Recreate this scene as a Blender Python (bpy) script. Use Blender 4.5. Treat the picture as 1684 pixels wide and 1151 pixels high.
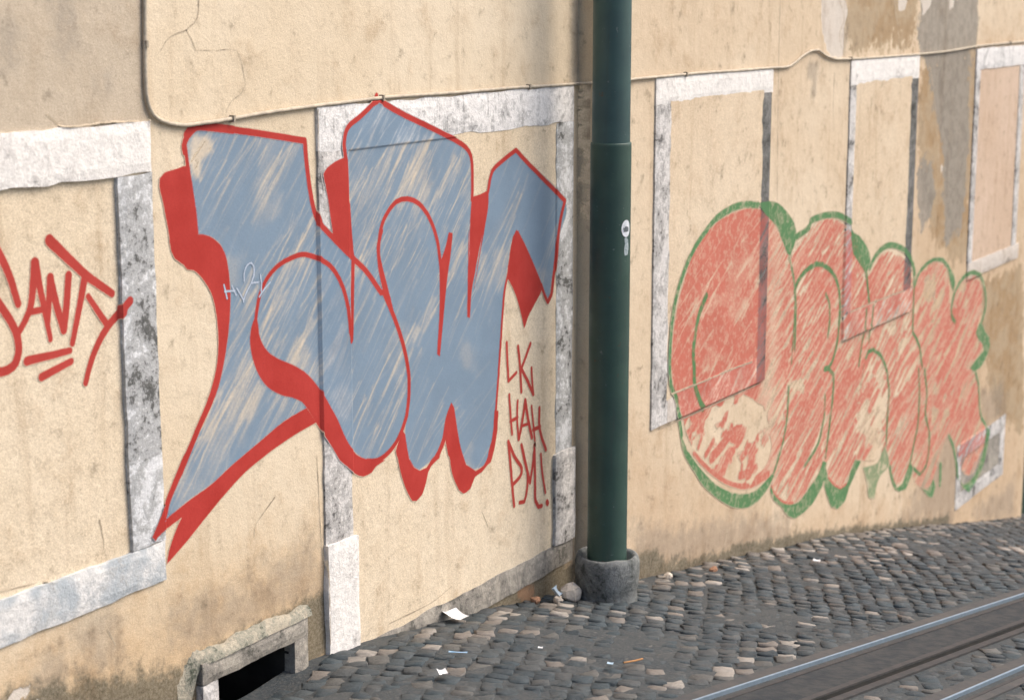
import bpy, math, random
import numpy as np
from mathutils import Vector

# ------------------------------------------------------------------ scene, camera, light
for o in list(bpy.data.objects): bpy.data.objects.remove(o, do_unlink=True)
S = bpy.context.scene
COL = S.collection
CAM_LOC = (-7.784, -4.227, 2.981)
cam_d = bpy.data.cameras.new('camera'); cam = bpy.data.objects.new('camera', cam_d); COL.objects.link(cam)
cam.location = CAM_LOC
cam.rotation_euler = (math.radians(90 - 10.918), 0, math.radians(-59.459))
cam_d.sensor_width = 36.0; cam_d.lens = 3030.3 / 1684 * 36; cam_d.clip_start = .05; cam_d.clip_end = 600
cam_d.dof.use_dof = True; cam_d.dof.focus_distance = 7.6; cam_d.dof.aperture_fstop = 2.8
S.camera = cam
W = bpy.data.worlds.new('World'); S.world = W; W.use_nodes = True
nt = W.node_tree; nt.nodes.clear()
sky = nt.nodes.new('ShaderNodeTexSky'); sky.sky_type = 'NISHITA'; sky.sun_disc = False
SUN_DIR = Vector((.55, -.62, .95)).normalized()
sky.sun_elevation = math.asin(SUN_DIR.z); sky.sun_rotation = math.atan2(SUN_DIR.x, SUN_DIR.y)
sky.air_density = 1.0; sky.dust_density = 4.0; sky.ozone_density = 1.0
bg = nt.nodes.new('ShaderNodeBackground'); bg.inputs['Strength'].default_value = .12
wo = nt.nodes.new('ShaderNodeOutputWorld')
nt.links.new(sky.outputs[0], bg.inputs[0]); nt.links.new(bg.outputs[0], wo.inputs[0])
sd = bpy.data.lights.new('sun', 'SUN'); sd.energy = 1.5; sd.angle = math.radians(40); sd.color = (1, .91, .80)
sun = bpy.data.objects.new('sun', sd); COL.objects.link(sun)
sun.rotation_euler = (-SUN_DIR).to_track_quat('-Z', 'Y').to_euler()
S.view_settings.view_transform = 'Standard'; S.view_settings.look = 'None'
S.view_settings.exposure = 0.92; S.view_settings.gamma = 1.0; S.view_settings.use_curve_mapping = False
S.render.engine = 'CYCLES'
S.cycles.max_bounces = 6; S.cycles.diffuse_bounces = 2; S.cycles.glossy_bounces = 2; S.cycles.transparent_max_bounces = 8
S.cycles.use_adaptive_sampling = True; S.cycles.adaptive_threshold = .02; S.cycles.adaptive_min_samples = 16

# ------------------------------------------------------------------ measured data (metres, in the plane of the wall: x along it, z up)
# relief of the two wall planes: (x0, x1, z0, z1, y of the front face)
MEMBERS = {
 'win0': dict(y=-.012, back=.06, infill=(-4.335,-3.20,1.10,2.39,.006), parts=[
   ('lintel',-4.50,-3.035,2.39,2.562,'stone_white'),('jamb',-3.20,-3.035,1.10,2.39,'stone_mottled'),
   ('jamb',-4.50,-4.335,1.10,2.39,'stone_mottled'),('sill',-4.50,-3.035,.95,1.10,'stone_bluish')]),
 'door': dict(y=-.012, back=.06, infill=(-1.905,-.222,.34,2.39,-.007), parts=[
   ('lintel',-2.09,-.055,2.39,2.558,'stone_streaked'),('jamb',-2.09,-1.905,.825,2.39,'stone_pale'),
   ('jamb',-.222,-.058,.80,2.39,'stone_mottled'),('plinth_block',-2.095,-1.885,.25,.825,'stone_white'),
   ('plinth_block',-.242,-.042,.34,.80,'stone_pale'),('threshold',-1.885,-.042,.215,.34,'stone_grey')]),
 'r1': dict(y=-.112, back=-.03, infill=(.81,1.985,.90,2.43,-.1105), parts=[
   ('lintel',.622,2.135,2.43,2.572,'stone_white'),('jamb',.622,.81,.757,2.43,'stone_pale'),
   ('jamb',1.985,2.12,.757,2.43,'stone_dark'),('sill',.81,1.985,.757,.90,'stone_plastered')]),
 'r2': dict(y=-.112, back=-.03, infill=(3.522,4.575,.94,2.412,-.1105), parts=[
   ('lintel',3.402,4.74,2.412,2.572,'stone_white'),('jamb',3.405,3.522,.94,2.412,'stone_pale'),
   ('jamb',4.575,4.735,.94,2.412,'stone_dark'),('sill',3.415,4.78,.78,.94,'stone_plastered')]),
 'r3': dict(y=-.112, back=-.03, infill=(6.20,7.30,.945,2.42,-.104), parts=[
   ('lintel',6.085,7.62,2.42,2.578,'stone_streaked'),('jamb',6.088,6.20,.945,2.42,'stone_pale'),
   ('jamb',7.30,7.43,.945,2.42,'stone_pale'),('sill',6.10,7.52,.82,.945,'stone_plastered')]),
 'low': dict(y=-.106, back=-.04, infill=(6.20,7.28,-.90,-.62,-.101), parts=[
   ('lintel',6.08,7.42,-.62,-.50,'stone_pale'),('sill',6.08,7.42,-1.02,-.90,'stone_pale'),
   ('jamb',6.08,6.20,-.90,-.62,'stone_pale'),('jamb',7.28,7.42,-.90,-.62,'stone_pale')]),
}
PLINTH_Y = -.026
GROUND_KNOTS = [(-60,12.2),(-30,5.9),(-12,2.2),(-8,1.38),(-6,.98),(-4,.62),(-2.86,.445),(-1.89,.36),(-.96,.222),(-.46,.128),(0,.045),(.515,-.032),(.88,-.092),(1.7,-.23),(2.63,-.4),(3.38,-.53),(5.04,-.89),(6.61,-1.253),(8.1,-1.575),(14,-2.85),(40,-8.6),(60,-13.)]

DATA = {
 'blue_fill': [
  ('p',[(-2.839,2.399),(-2.841,2.416),(-2.844,2.434),(-2.846,2.451),(-2.845,2.466),(-2.839,2.483),(-2.828,2.497),(-2.814,2.508),(-2.791,2.522),(-2.761,2.526),(-2.748,2.525),(-2.733,2.523),(-2.716,2.521),(-2.698,2.518),(-2.678,2.515),(-2.657,2.512),(-2.635,2.509),(-2.612,2.505),(-2.587,2.502),(-2.562,2.498),(-2.536,2.494),(-2.509,2.489),(-2.481,2.485),(-2.453,2.481),(-2.424,2.476),(-2.395,2.471),(-2.366,2.467),(-2.337,2.462),(-2.307,2.457),(-2.278,2.453),(-2.249,2.448),(-2.221,2.444),(-2.193,2.440),(-2.166,2.435),(-2.163,2.419),(-2.161,2.402),(-2.159,2.385),(-2.157,2.368),(-2.154,2.349),(-2.151,2.334),(-2.148,2.318),(-2.146,2.301),(-2.142,2.283),(-2.139,2.266),(-2.135,2.248),(-2.131,2.232),(-2.125,2.213),(-2.120,2.193),(-2.113,2.174),(-2.106,2.156),(-2.098,2.138),(-2.089,2.123),(-2.086,2.105),(-2.065,2.088),(-2.041,2.072),(-2.015,2.054),(-1.997,2.040),(-1.977,2.027),(-1.957,2.012),(-1.935,1.997),(-1.914,1.982),(-1.885,1.964),(-1.868,1.950),(-1.848,1.934),(-1.827,1.917),(-1.805,1.899),(-1.782,1.880),(-1.760,1.862),(-1.738,1.843),(-1.717,1.825),(-1.698,1.808),(-1.682,1.792),(-1.662,1.771),(-1.644,1.751),(-1.629,1.731),(-1.614,1.712),(-1.601,1.692),(-1.588,1.672),(-1.575,1.653),(-1.564,1.634),(-1.554,1.615),(-1.544,1.596),(-1.535,1.577),(-1.527,1.558),(-1.520,1.539),(-1.513,1.519),(-1.507,1.499),(-1.501,1.480),(-1.497,1.461),(-1.493,1.444),(-1.489,1.424),(-1.487,1.406),(-1.485,1.388),(-1.485,1.370),(-1.486,1.351),(-1.487,1.331),(-1.490,1.310),(-1.494,1.289),(-1.499,1.268),(-1.506,1.248),(-1.515,1.228),(-1.527,1.209),(-1.539,1.190),(-1.553,1.173),(-1.567,1.158),(-1.586,1.143),(-1.607,1.131),(-1.628,1.121),(-1.649,1.113),(-1.686,1.102),(-1.725,1.098),(-1.768,1.103),(-1.811,1.117),(-1.839,1.134),(-1.867,1.155),(-1.895,1.179),(-1.923,1.199),(-1.944,1.218),(-1.964,1.239),(-1.983,1.261),(-1.994,1.276),(-2.006,1.294),(-2.019,1.314),(-2.031,1.334),(-2.044,1.354),(-2.055,1.373),(-2.065,1.390),(-2.076,1.405),(-2.090,1.428),(-2.096,1.447),(-2.114,1.469),(-2.129,1.453),(-2.143,1.437),(-2.160,1.422),(-2.183,1.410),(-2.203,1.404),(-2.226,1.399),(-2.251,1.396),(-2.277,1.393),(-2.304,1.389),(-2.330,1.384),(-2.352,1.378),(-2.374,1.371),(-2.396,1.364),(-2.419,1.356),(-2.442,1.349),(-2.465,1.341),(-2.488,1.334),(-2.508,1.327),(-2.529,1.320),(-2.551,1.314),(-2.572,1.307),(-2.593,1.300),(-2.614,1.293),(-2.633,1.287),(-2.651,1.281),(-2.671,1.273),(-2.690,1.266),(-2.707,1.259),(-2.725,1.251),(-2.743,1.244),(-2.764,1.238),(-2.781,1.233),(-2.800,1.229),(-2.820,1.224),(-2.840,1.220),(-2.861,1.216),(-2.882,1.211),(-2.903,1.206),(-2.922,1.200),(-2.940,1.194),(-2.956,1.187),(-2.972,1.179),(-2.987,1.170),(-3.002,1.161),(-3.016,1.152),(-3.044,1.148),(-3.058,1.139),(-3.072,1.130),(-3.086,1.121),(-3.079,1.135),(-3.070,1.148),(-3.065,1.162),(-3.057,1.175),(-3.050,1.188),(-3.043,1.202),(-3.035,1.216),(-3.014,1.224),(-3.005,1.239),(-2.997,1.252),(-2.989,1.265),(-2.980,1.279),(-2.972,1.294),(-2.963,1.308),(-2.953,1.322),(-2.944,1.335),(-2.934,1.349),(-2.924,1.361),(-2.914,1.373),(-2.901,1.386),(-2.887,1.398),(-2.872,1.409),(-2.857,1.419),(-2.841,1.429),(-2.827,1.440),(-2.813,1.451),(-2.800,1.463),(-2.789,1.475),(-2.778,1.489),(-2.768,1.502),(-2.758,1.516),(-2.749,1.531),(-2.740,1.545),(-2.732,1.559),(-2.724,1.573),(-2.716,1.587),(-2.709,1.601),(-2.702,1.615),(-2.696,1.628),(-2.690,1.642),(-2.685,1.657),(-2.679,1.672),(-2.674,1.688),(-2.670,1.701),(-2.666,1.715),(-2.662,1.730),(-2.657,1.746),(-2.653,1.762),(-2.650,1.778),(-2.646,1.794),(-2.643,1.810),(-2.640,1.825),(-2.637,1.840),(-2.635,1.854),(-2.633,1.873),(-2.632,1.891),(-2.631,1.909),(-2.631,1.927),(-2.631,1.944),(-2.632,1.961),(-2.634,1.977),(-2.636,1.992),(-2.640,2.012),(-2.645,2.032),(-2.652,2.051),(-2.659,2.069),(-2.667,2.085),(-2.675,2.099),(-2.694,2.116),(-2.717,2.129),(-2.741,2.139),(-2.772,2.146),(-2.803,2.150),(-2.805,2.167),(-2.807,2.184),(-2.810,2.201),(-2.812,2.218),(-2.815,2.235),(-2.818,2.250),(-2.821,2.266),(-2.824,2.281),(-2.828,2.297),(-2.831,2.312),(-2.833,2.326),(-2.835,2.345),(-2.837,2.364),(-2.838,2.381)],1,0.006),
  ('p',[(-1.913,2.357),(-1.915,2.377),(-1.917,2.397),(-1.919,2.415),(-1.917,2.433),(-1.911,2.450),(-1.898,2.467),(-1.884,2.479),(-1.867,2.489),(-1.847,2.500),(-1.824,2.511),(-1.799,2.521),(-1.774,2.532),(-1.749,2.542),(-1.724,2.553),(-1.683,2.562),(-1.673,2.554),(-1.644,2.545),(-1.615,2.535),(-1.585,2.525),(-1.555,2.515),(-1.524,2.505),(-1.495,2.495),(-1.464,2.485),(-1.433,2.475),(-1.405,2.465),(-1.376,2.455),(-1.348,2.446),(-1.321,2.436),(-1.295,2.427),(-1.271,2.419),(-1.239,2.408),(-1.204,2.397),(-1.165,2.386),(-1.132,2.376),(-1.101,2.365),(-1.072,2.354),(-1.045,2.342),(-1.022,2.328),(-1.004,2.313),(-0.990,2.296),(-0.980,2.278),(-0.974,2.259),(-0.972,2.239),(-0.971,2.218),(-0.970,2.197),(-0.974,2.175),(-0.975,2.153),(-0.973,2.131),(-0.975,2.115),(-0.975,2.097),(-0.976,2.079),(-0.976,2.060),(-0.978,2.041),(-0.979,2.022),(-0.980,2.002),(-0.980,1.981),(-0.982,1.961),(-0.984,1.940),(-0.987,1.920),(-0.989,1.900),(-0.991,1.880),(-0.992,1.861),(-0.994,1.841),(-0.995,1.822),(-0.997,1.803),(-0.997,1.783),(-1.000,1.764),(-1.000,1.744),(-1.003,1.725),(-1.005,1.706),(-1.005,1.686),(-1.008,1.667),(-1.010,1.647),(-1.010,1.627),(-1.013,1.608),(-1.015,1.589),(-1.010,1.607),(-1.005,1.626),(-1.000,1.644),(-0.995,1.663),(-0.990,1.682),(-0.985,1.700),(-0.980,1.719),(-0.974,1.737),(-0.970,1.756),(-0.965,1.774),(-0.959,1.792),(-0.953,1.810),(-0.945,1.828),(-0.939,1.848),(-0.931,1.868),(-0.922,1.889),(-0.913,1.910),(-0.903,1.931),(-0.892,1.951),(-0.884,1.971),(-0.873,1.990),(-0.867,2.009),(-0.859,2.026),(-0.853,2.041),(-0.848,2.055),(-0.845,2.075),(-0.847,2.094),(-0.849,2.114),(-0.848,2.133),(-0.844,2.153),(-0.840,2.173),(-0.830,2.193),(-0.811,2.210),(-0.790,2.221),(-0.764,2.232),(-0.733,2.243),(-0.700,2.254),(-0.665,2.264),(-0.631,2.275),(-0.599,2.286),(-0.571,2.270),(-0.539,2.254),(-0.509,2.237),(-0.477,2.221),(-0.444,2.204),(-0.408,2.186),(-0.377,2.169),(-0.344,2.152),(-0.311,2.134),(-0.278,2.117),(-0.250,2.100),(-0.223,2.083),(-0.207,2.068),(-0.185,2.052),(-0.166,2.036),(-0.150,2.021),(-0.136,1.998),(-0.132,1.976),(-0.136,1.955),(-0.147,1.935),(-0.162,1.915),(-0.177,1.895),(-0.196,1.875),(-0.210,1.854),(-0.219,1.832),(-0.221,1.814),(-0.222,1.796),(-0.228,1.778),(-0.234,1.759),(-0.239,1.739),(-0.245,1.720),(-0.251,1.700),(-0.257,1.679),(-0.263,1.659),(-0.268,1.639),(-0.274,1.618),(-0.278,1.598),(-0.286,1.578),(-0.290,1.558),(-0.315,1.585),(-0.339,1.611),(-0.362,1.638),(-0.375,1.656),(-0.391,1.677),(-0.408,1.700),(-0.425,1.724),(-0.445,1.750),(-0.463,1.775),(-0.480,1.798),(-0.496,1.819),(-0.510,1.836),(-0.530,1.860),(-0.551,1.882),(-0.572,1.903),(-0.593,1.924),(-0.615,1.903),(-0.636,1.879),(-0.642,1.864),(-0.649,1.845),(-0.656,1.824),(-0.662,1.802),(-0.669,1.779),(-0.675,1.757),(-0.680,1.737),(-0.685,1.721),(-0.693,1.696),(-0.701,1.674),(-0.707,1.649),(-0.709,1.634),(-0.712,1.618),(-0.715,1.600),(-0.717,1.581),(-0.720,1.560),(-0.723,1.539),(-0.726,1.518),(-0.729,1.497),(-0.731,1.477),(-0.734,1.457),(-0.737,1.436),(-0.740,1.414),(-0.743,1.393),(-0.745,1.371),(-0.750,1.350),(-0.753,1.329),(-0.756,1.308),(-0.759,1.287),(-0.761,1.268),(-0.764,1.246),(-0.767,1.225),(-0.769,1.204),(-0.771,1.184),(-0.774,1.164),(-0.777,1.145),(-0.780,1.125),(-0.783,1.105),(-0.788,1.084),(-0.792,1.062),(-0.797,1.041),(-0.802,1.019),(-0.808,0.998),(-0.814,0.979),(-0.820,0.961),(-0.825,0.946),(-0.843,0.922),(-0.865,0.902),(-0.891,0.889),(-0.936,0.886),(-0.985,0.891),(-1.010,0.910),(-1.035,0.930),(-1.056,0.951),(-1.067,0.971),(-1.079,0.993),(-1.087,1.016),(-1.096,1.040),(-1.100,1.061),(-1.108,1.085),(-1.113,1.110),(-1.119,1.133),(-1.125,1.153),(-1.135,1.178),(-1.147,1.202),(-1.157,1.225),(-1.168,1.206),(-1.177,1.187),(-1.186,1.168),(-1.196,1.149),(-1.203,1.130),(-1.214,1.113),(-1.224,1.097),(-1.236,1.078),(-1.248,1.060),(-1.261,1.044),(-1.276,1.029),(-1.293,1.017),(-1.320,1.006),(-1.350,0.999),(-1.382,0.993),(-1.413,0.987),(-1.447,1.004),(-1.473,1.024),(-1.483,1.040),(-1.494,1.059),(-1.504,1.081),(-1.513,1.103),(-1.519,1.126),(-1.522,1.149),(-1.521,1.164),(-1.519,1.180),(-1.516,1.198),(-1.512,1.216),(-1.507,1.235),(-1.501,1.254),(-1.497,1.274),(-1.492,1.293),(-1.489,1.313),(-1.486,1.332),(-1.486,1.351),(-1.486,1.370),(-1.487,1.388),(-1.488,1.406),(-1.490,1.425),(-1.493,1.443),(-1.496,1.462),(-1.500,1.480),(-1.505,1.499),(-1.512,1.518),(-1.519,1.538),(-1.527,1.558),(-1.536,1.577),(-1.546,1.596),(-1.557,1.616),(-1.569,1.637),(-1.581,1.657),(-1.595,1.678),(-1.608,1.698),(-1.623,1.718),(-1.637,1.737),(-1.652,1.756),(-1.667,1.775),(-1.682,1.792),(-1.701,1.812),(-1.723,1.830),(-1.746,1.847),(-1.770,1.864),(-1.794,1.880),(-1.817,1.896),(-1.838,1.913),(-1.857,1.929),(-1.873,1.946),(-1.885,1.964),(-1.893,1.981),(-1.897,1.998),(-1.906,2.017),(-1.907,2.035),(-1.905,2.053),(-1.896,2.070),(-1.894,2.089),(-1.891,2.107),(-1.889,2.126),(-1.888,2.144),(-1.888,2.162),(-1.889,2.180),(-1.891,2.199),(-1.893,2.218),(-1.895,2.237),(-1.897,2.256),(-1.906,2.275),(-1.909,2.293),(-1.910,2.311),(-1.912,2.327),(-1.913,2.343)],1,0.006)],
 'red_line': [
  ('s',[(-2.852,2.445),(-2.856,2.467),(-2.849,2.483),(-2.835,2.499),(-2.818,2.511),(-2.795,2.524),(-2.766,2.529),(-2.750,2.528),(-2.731,2.526),(-2.709,2.524),(-2.685,2.521),(-2.660,2.517),(-2.633,2.513),(-2.605,2.509),(-2.577,2.504),(-2.549,2.499),(-2.521,2.495),(-2.493,2.491),(-2.468,2.487),(-2.442,2.483),(-2.417,2.479),(-2.392,2.475),(-2.367,2.471),(-2.342,2.467),(-2.317,2.463),(-2.292,2.459),(-2.267,2.455),(-2.241,2.450),(-2.216,2.446),(-2.190,2.442),(-2.164,2.438),(-2.162,2.420),(-2.161,2.401),(-2.159,2.383),(-2.157,2.363),(-2.155,2.349),(-2.153,2.334),(-2.150,2.317),(-2.147,2.300),(-2.144,2.282),(-2.141,2.264),(-2.137,2.248),(-2.133,2.232),(-2.129,2.214),(-2.124,2.196),(-2.118,2.179),(-2.112,2.162),(-2.104,2.146),(-2.094,2.131),(-2.090,2.116),(-2.077,2.101),(-2.056,2.086),(-2.037,2.071),(-2.014,2.055),(-1.996,2.040),(-1.975,2.025),(-1.953,2.009),(-1.932,1.993),(-1.910,1.978),(-1.884,1.963),(-1.858,1.944),(-1.833,1.927),(-1.808,1.910),(-1.784,1.891),(-1.767,1.876),(-1.750,1.860),(-1.733,1.843),(-1.716,1.825),(-1.699,1.808),(-1.682,1.791),(-1.663,1.790),(-1.651,1.771),(-1.638,1.751),(-1.625,1.732),(-1.613,1.713),(-1.601,1.693),(-1.589,1.674),(-1.578,1.654),(-1.567,1.635),(-1.557,1.616),(-1.547,1.596),(-1.538,1.577),(-1.529,1.558),(-1.521,1.538),(-1.514,1.519),(-1.507,1.499),(-1.501,1.480),(-1.496,1.461),(-1.492,1.444),(-1.487,1.419),(-1.485,1.397),(-1.485,1.375),(-1.486,1.352),(-1.487,1.331),(-1.490,1.310),(-1.494,1.288),(-1.500,1.267),(-1.505,1.246),(-1.516,1.227),(-1.528,1.208),(-1.541,1.190),(-1.555,1.174),(-1.569,1.159),(-1.587,1.145),(-1.607,1.132),(-1.628,1.121),(-1.648,1.113),(-1.673,1.105),(-1.699,1.100),(-1.725,1.098),(-1.763,1.103),(-1.801,1.112)],0.0117,0.01014,1,0.006),
  ('s',[(-2.841,2.503),(-2.827,2.515),(-2.812,2.524),(-2.791,2.529),(-2.766,2.529),(-2.748,2.527),(-2.726,2.524),(-2.700,2.521),(-2.672,2.517),(-2.643,2.513),(-2.615,2.509),(-2.587,2.505)],0.01404,0.01404,1,0.006),
  ('s',[(-2.849,2.460),(-2.847,2.445),(-2.845,2.431),(-2.843,2.415),(-2.841,2.403),(-2.838,2.389),(-2.836,2.373),(-2.833,2.357),(-2.830,2.341),(-2.827,2.326),(-2.824,2.311),(-2.822,2.295),(-2.819,2.280),(-2.816,2.265),(-2.814,2.250),(-2.811,2.235),(-2.809,2.219),(-2.808,2.203),(-2.807,2.188),(-2.805,2.172),(-2.804,2.156)],0.0078,0.0078,1,0.006),
  ('p',[(-2.985,2.365),(-2.959,2.382),(-2.931,2.386),(-2.902,2.389),(-2.879,2.393),(-2.859,2.396),(-2.837,2.393),(-2.835,2.377),(-2.833,2.361),(-2.830,2.345),(-2.828,2.328),(-2.826,2.311),(-2.824,2.297),(-2.821,2.281),(-2.819,2.265),(-2.817,2.248),(-2.815,2.233),(-2.812,2.218),(-2.811,2.206),(-2.808,2.187),(-2.805,2.170),(-2.802,2.152),(-2.771,2.148),(-2.739,2.139),(-2.718,2.129),(-2.696,2.115),(-2.677,2.100),(-2.663,2.082),(-2.652,2.062),(-2.644,2.041),(-2.641,2.027),(-2.638,2.012),(-2.635,1.996),(-2.633,1.979),(-2.632,1.962),(-2.631,1.946),(-2.630,1.928),(-2.630,1.909),(-2.631,1.891),(-2.633,1.872),(-2.635,1.854),(-2.637,1.835),(-2.640,1.817),(-2.644,1.798),(-2.647,1.780),(-2.651,1.763),(-2.655,1.747),(-2.659,1.733),(-2.663,1.719),(-2.667,1.704),(-2.672,1.689),(-2.677,1.675),(-2.682,1.660),(-2.688,1.644),(-2.694,1.629),(-2.700,1.615),(-2.706,1.601),(-2.714,1.586),(-2.723,1.572),(-2.731,1.558),(-2.741,1.545),(-2.751,1.531),(-2.760,1.519),(-2.771,1.507),(-2.781,1.495),(-2.792,1.483),(-2.803,1.470),(-2.813,1.458),(-2.824,1.445),(-2.834,1.431),(-2.845,1.417),(-2.855,1.404),(-2.865,1.390),(-2.875,1.378),(-2.886,1.363),(-2.897,1.347),(-2.908,1.333),(-2.917,1.321),(-2.924,1.311),(-2.936,1.300),(-2.944,1.291),(-2.954,1.278),(-2.966,1.263),(-2.978,1.248),(-2.988,1.234),(-2.996,1.222),(-3.003,1.207),(-3.008,1.192),(-3.015,1.177),(-3.037,1.171),(-3.046,1.160),(-3.056,1.148),(-3.067,1.135),(-3.078,1.123),(-3.088,1.111),(-3.104,1.128),(-3.093,1.141),(-3.082,1.155),(-3.072,1.168),(-3.061,1.182),(-3.052,1.194),(-3.044,1.205),(-3.037,1.219),(-3.019,1.227),(-3.012,1.241),(-3.003,1.255),(-2.993,1.269),(-2.982,1.284),(-2.970,1.301),(-2.959,1.315),(-2.947,1.331),(-2.935,1.347),(-2.924,1.362),(-2.915,1.373),(-2.897,1.390),(-2.890,1.400),(-2.880,1.412),(-2.869,1.426),(-2.858,1.441),(-2.847,1.456),(-2.836,1.470),(-2.825,1.484),(-2.814,1.497),(-2.804,1.510),(-2.793,1.524),(-2.783,1.537),(-2.774,1.551),(-2.765,1.565),(-2.756,1.579),(-2.748,1.594),(-2.741,1.608),(-2.734,1.622),(-2.728,1.636),(-2.722,1.651),(-2.717,1.666),(-2.713,1.681),(-2.710,1.695),(-2.707,1.710),(-2.705,1.729),(-2.703,1.748),(-2.703,1.768),(-2.703,1.787),(-2.704,1.807),(-2.706,1.827),(-2.708,1.847),(-2.712,1.865),(-2.715,1.882),(-2.720,1.899),(-2.725,1.914),(-2.732,1.930),(-2.741,1.945),(-2.752,1.961),(-2.764,1.975),(-2.776,1.989),(-2.792,2.005),(-2.809,2.019),(-2.825,2.029),(-2.859,2.036),(-2.877,2.054),(-2.900,2.068),(-2.923,2.082),(-2.940,2.110),(-2.943,2.125),(-2.946,2.142),(-2.948,2.162),(-2.951,2.181),(-2.954,2.197),(-2.958,2.214),(-2.962,2.232),(-2.966,2.250),(-2.969,2.266),(-2.973,2.281),(-2.979,2.301),(-2.985,2.320),(-2.989,2.336)],1,0.006),
  ('p',[(-2.189,1.408),(-2.213,1.404),(-2.236,1.401),(-2.259,1.397),(-2.283,1.394),(-2.306,1.389),(-2.330,1.384),(-2.352,1.378),(-2.374,1.372),(-2.396,1.365),(-2.418,1.357),(-2.441,1.350),(-2.464,1.342),(-2.487,1.334),(-2.508,1.328),(-2.529,1.321),(-2.550,1.314),(-2.572,1.307),(-2.593,1.300),(-2.613,1.294),(-2.633,1.287),(-2.651,1.281),(-2.672,1.273),(-2.691,1.266),(-2.710,1.258),(-2.728,1.251),(-2.746,1.244),(-2.765,1.238),(-2.785,1.232),(-2.807,1.226),(-2.828,1.222),(-2.848,1.217),(-2.867,1.213),(-2.883,1.209),(-2.904,1.203),(-2.922,1.198),(-2.942,1.192),(-2.964,1.185),(-2.987,1.179),(-3.010,1.170),(-3.041,1.166),(-3.059,1.155),(-3.075,1.144),(-3.087,1.135),(-3.093,1.114),(-3.075,1.122),(-3.057,1.130),(-3.037,1.138),(-3.007,1.137),(-2.990,1.142),(-2.970,1.147),(-2.951,1.152),(-2.932,1.157),(-2.944,1.144),(-2.956,1.130),(-2.968,1.114),(-2.977,1.102),(-2.986,1.088),(-2.995,1.073),(-3.003,1.059),(-3.009,1.047),(-3.016,1.027),(-3.021,1.007),(-3.003,1.016),(-2.985,1.025),(-2.967,1.034),(-2.949,1.043),(-2.931,1.052),(-2.914,1.061),(-2.897,1.070),(-2.882,1.079),(-2.866,1.088),(-2.851,1.097),(-2.835,1.106),(-2.818,1.116),(-2.803,1.124),(-2.788,1.133),(-2.773,1.141),(-2.757,1.150),(-2.741,1.159),(-2.725,1.168),(-2.708,1.176),(-2.691,1.185),(-2.673,1.194),(-2.655,1.203),(-2.637,1.212),(-2.619,1.220),(-2.601,1.228),(-2.583,1.236),(-2.562,1.244),(-2.540,1.251),(-2.519,1.258),(-2.498,1.264),(-2.479,1.269),(-2.462,1.274),(-2.441,1.280),(-2.421,1.286),(-2.399,1.291),(-2.381,1.295),(-2.360,1.300),(-2.337,1.305),(-2.314,1.310),(-2.289,1.315),(-2.266,1.319),(-2.239,1.324),(-2.212,1.328),(-2.185,1.332),(-2.157,1.336),(-2.130,1.340),(-2.145,1.357),(-2.159,1.374),(-2.174,1.391)],1,0.006),
  ('p',[(-2.484,1.816),(-2.499,1.799),(-2.511,1.780),(-2.517,1.764),(-2.521,1.746),(-2.523,1.727),(-2.522,1.711),(-2.520,1.695),(-2.516,1.678),(-2.511,1.661),(-2.504,1.644),(-2.496,1.625),(-2.487,1.608),(-2.476,1.591),(-2.462,1.572),(-2.446,1.554),(-2.428,1.538),(-2.405,1.522),(-2.379,1.507),(-2.352,1.494),(-2.326,1.483),(-2.299,1.475),(-2.274,1.467),(-2.242,1.452),(-2.215,1.438),(-2.185,1.409),(-2.172,1.394),(-2.158,1.376),(-2.143,1.356),(-2.130,1.340),(-2.110,1.316),(-2.090,1.293),(-2.089,1.279),(-2.071,1.258),(-2.052,1.235),(-2.035,1.215),(-2.020,1.194),(-2.004,1.174),(-1.990,1.157),(-1.969,1.141),(-1.945,1.125),(-1.919,1.104),(-1.885,1.080),(-1.856,1.064),(-1.826,1.054),(-1.793,1.054),(-1.765,1.058),(-1.738,1.076),(-1.708,1.082),(-1.672,1.087),(-1.725,1.098),(-1.762,1.107),(-1.801,1.119),(-1.839,1.135),(-1.874,1.155),(-1.897,1.177),(-1.924,1.204),(-1.938,1.221),(-1.952,1.240),(-1.965,1.260),(-1.978,1.282),(-1.991,1.305),(-2.006,1.329),(-2.018,1.346),(-2.032,1.365),(-2.047,1.384),(-2.061,1.403),(-2.073,1.419),(-2.089,1.440),(-2.093,1.456),(-2.111,1.476),(-2.132,1.497),(-2.154,1.518),(-2.178,1.538),(-2.202,1.555),(-2.228,1.570),(-2.256,1.585),(-2.282,1.597),(-2.309,1.609),(-2.336,1.620),(-2.360,1.631),(-2.383,1.644),(-2.404,1.656),(-2.422,1.670),(-2.439,1.687),(-2.453,1.706),(-2.464,1.725),(-2.471,1.745),(-2.473,1.765),(-2.476,1.783),(-2.480,1.800)],1,0.006),
  ('s',[(-1.896,1.626),(-1.897,1.645),(-1.905,1.666),(-1.907,1.685),(-1.909,1.705),(-1.912,1.723),(-1.915,1.741),(-1.917,1.758),(-1.923,1.776),(-1.928,1.793),(-1.935,1.812),(-1.943,1.831),(-1.951,1.848),(-1.962,1.865),(-1.973,1.883),(-1.987,1.900),(-2.001,1.916),(-2.016,1.931),(-2.036,1.947),(-2.058,1.960),(-2.084,1.972),(-2.092,1.980),(-2.120,1.990),(-2.149,1.999),(-2.175,2.006),(-2.202,2.009),(-2.228,2.008),(-2.254,2.005),(-2.277,2.001),(-2.301,1.997),(-2.324,1.991),(-2.346,1.984),(-2.366,1.975),(-2.385,1.965),(-2.402,1.954),(-2.418,1.941),(-2.431,1.928),(-2.443,1.914),(-2.453,1.899),(-2.462,1.884),(-2.469,1.867),(-2.475,1.848),(-2.480,1.831),(-2.484,1.816),(-2.491,1.785)],0.01014,0.0078,1,0.006),
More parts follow.
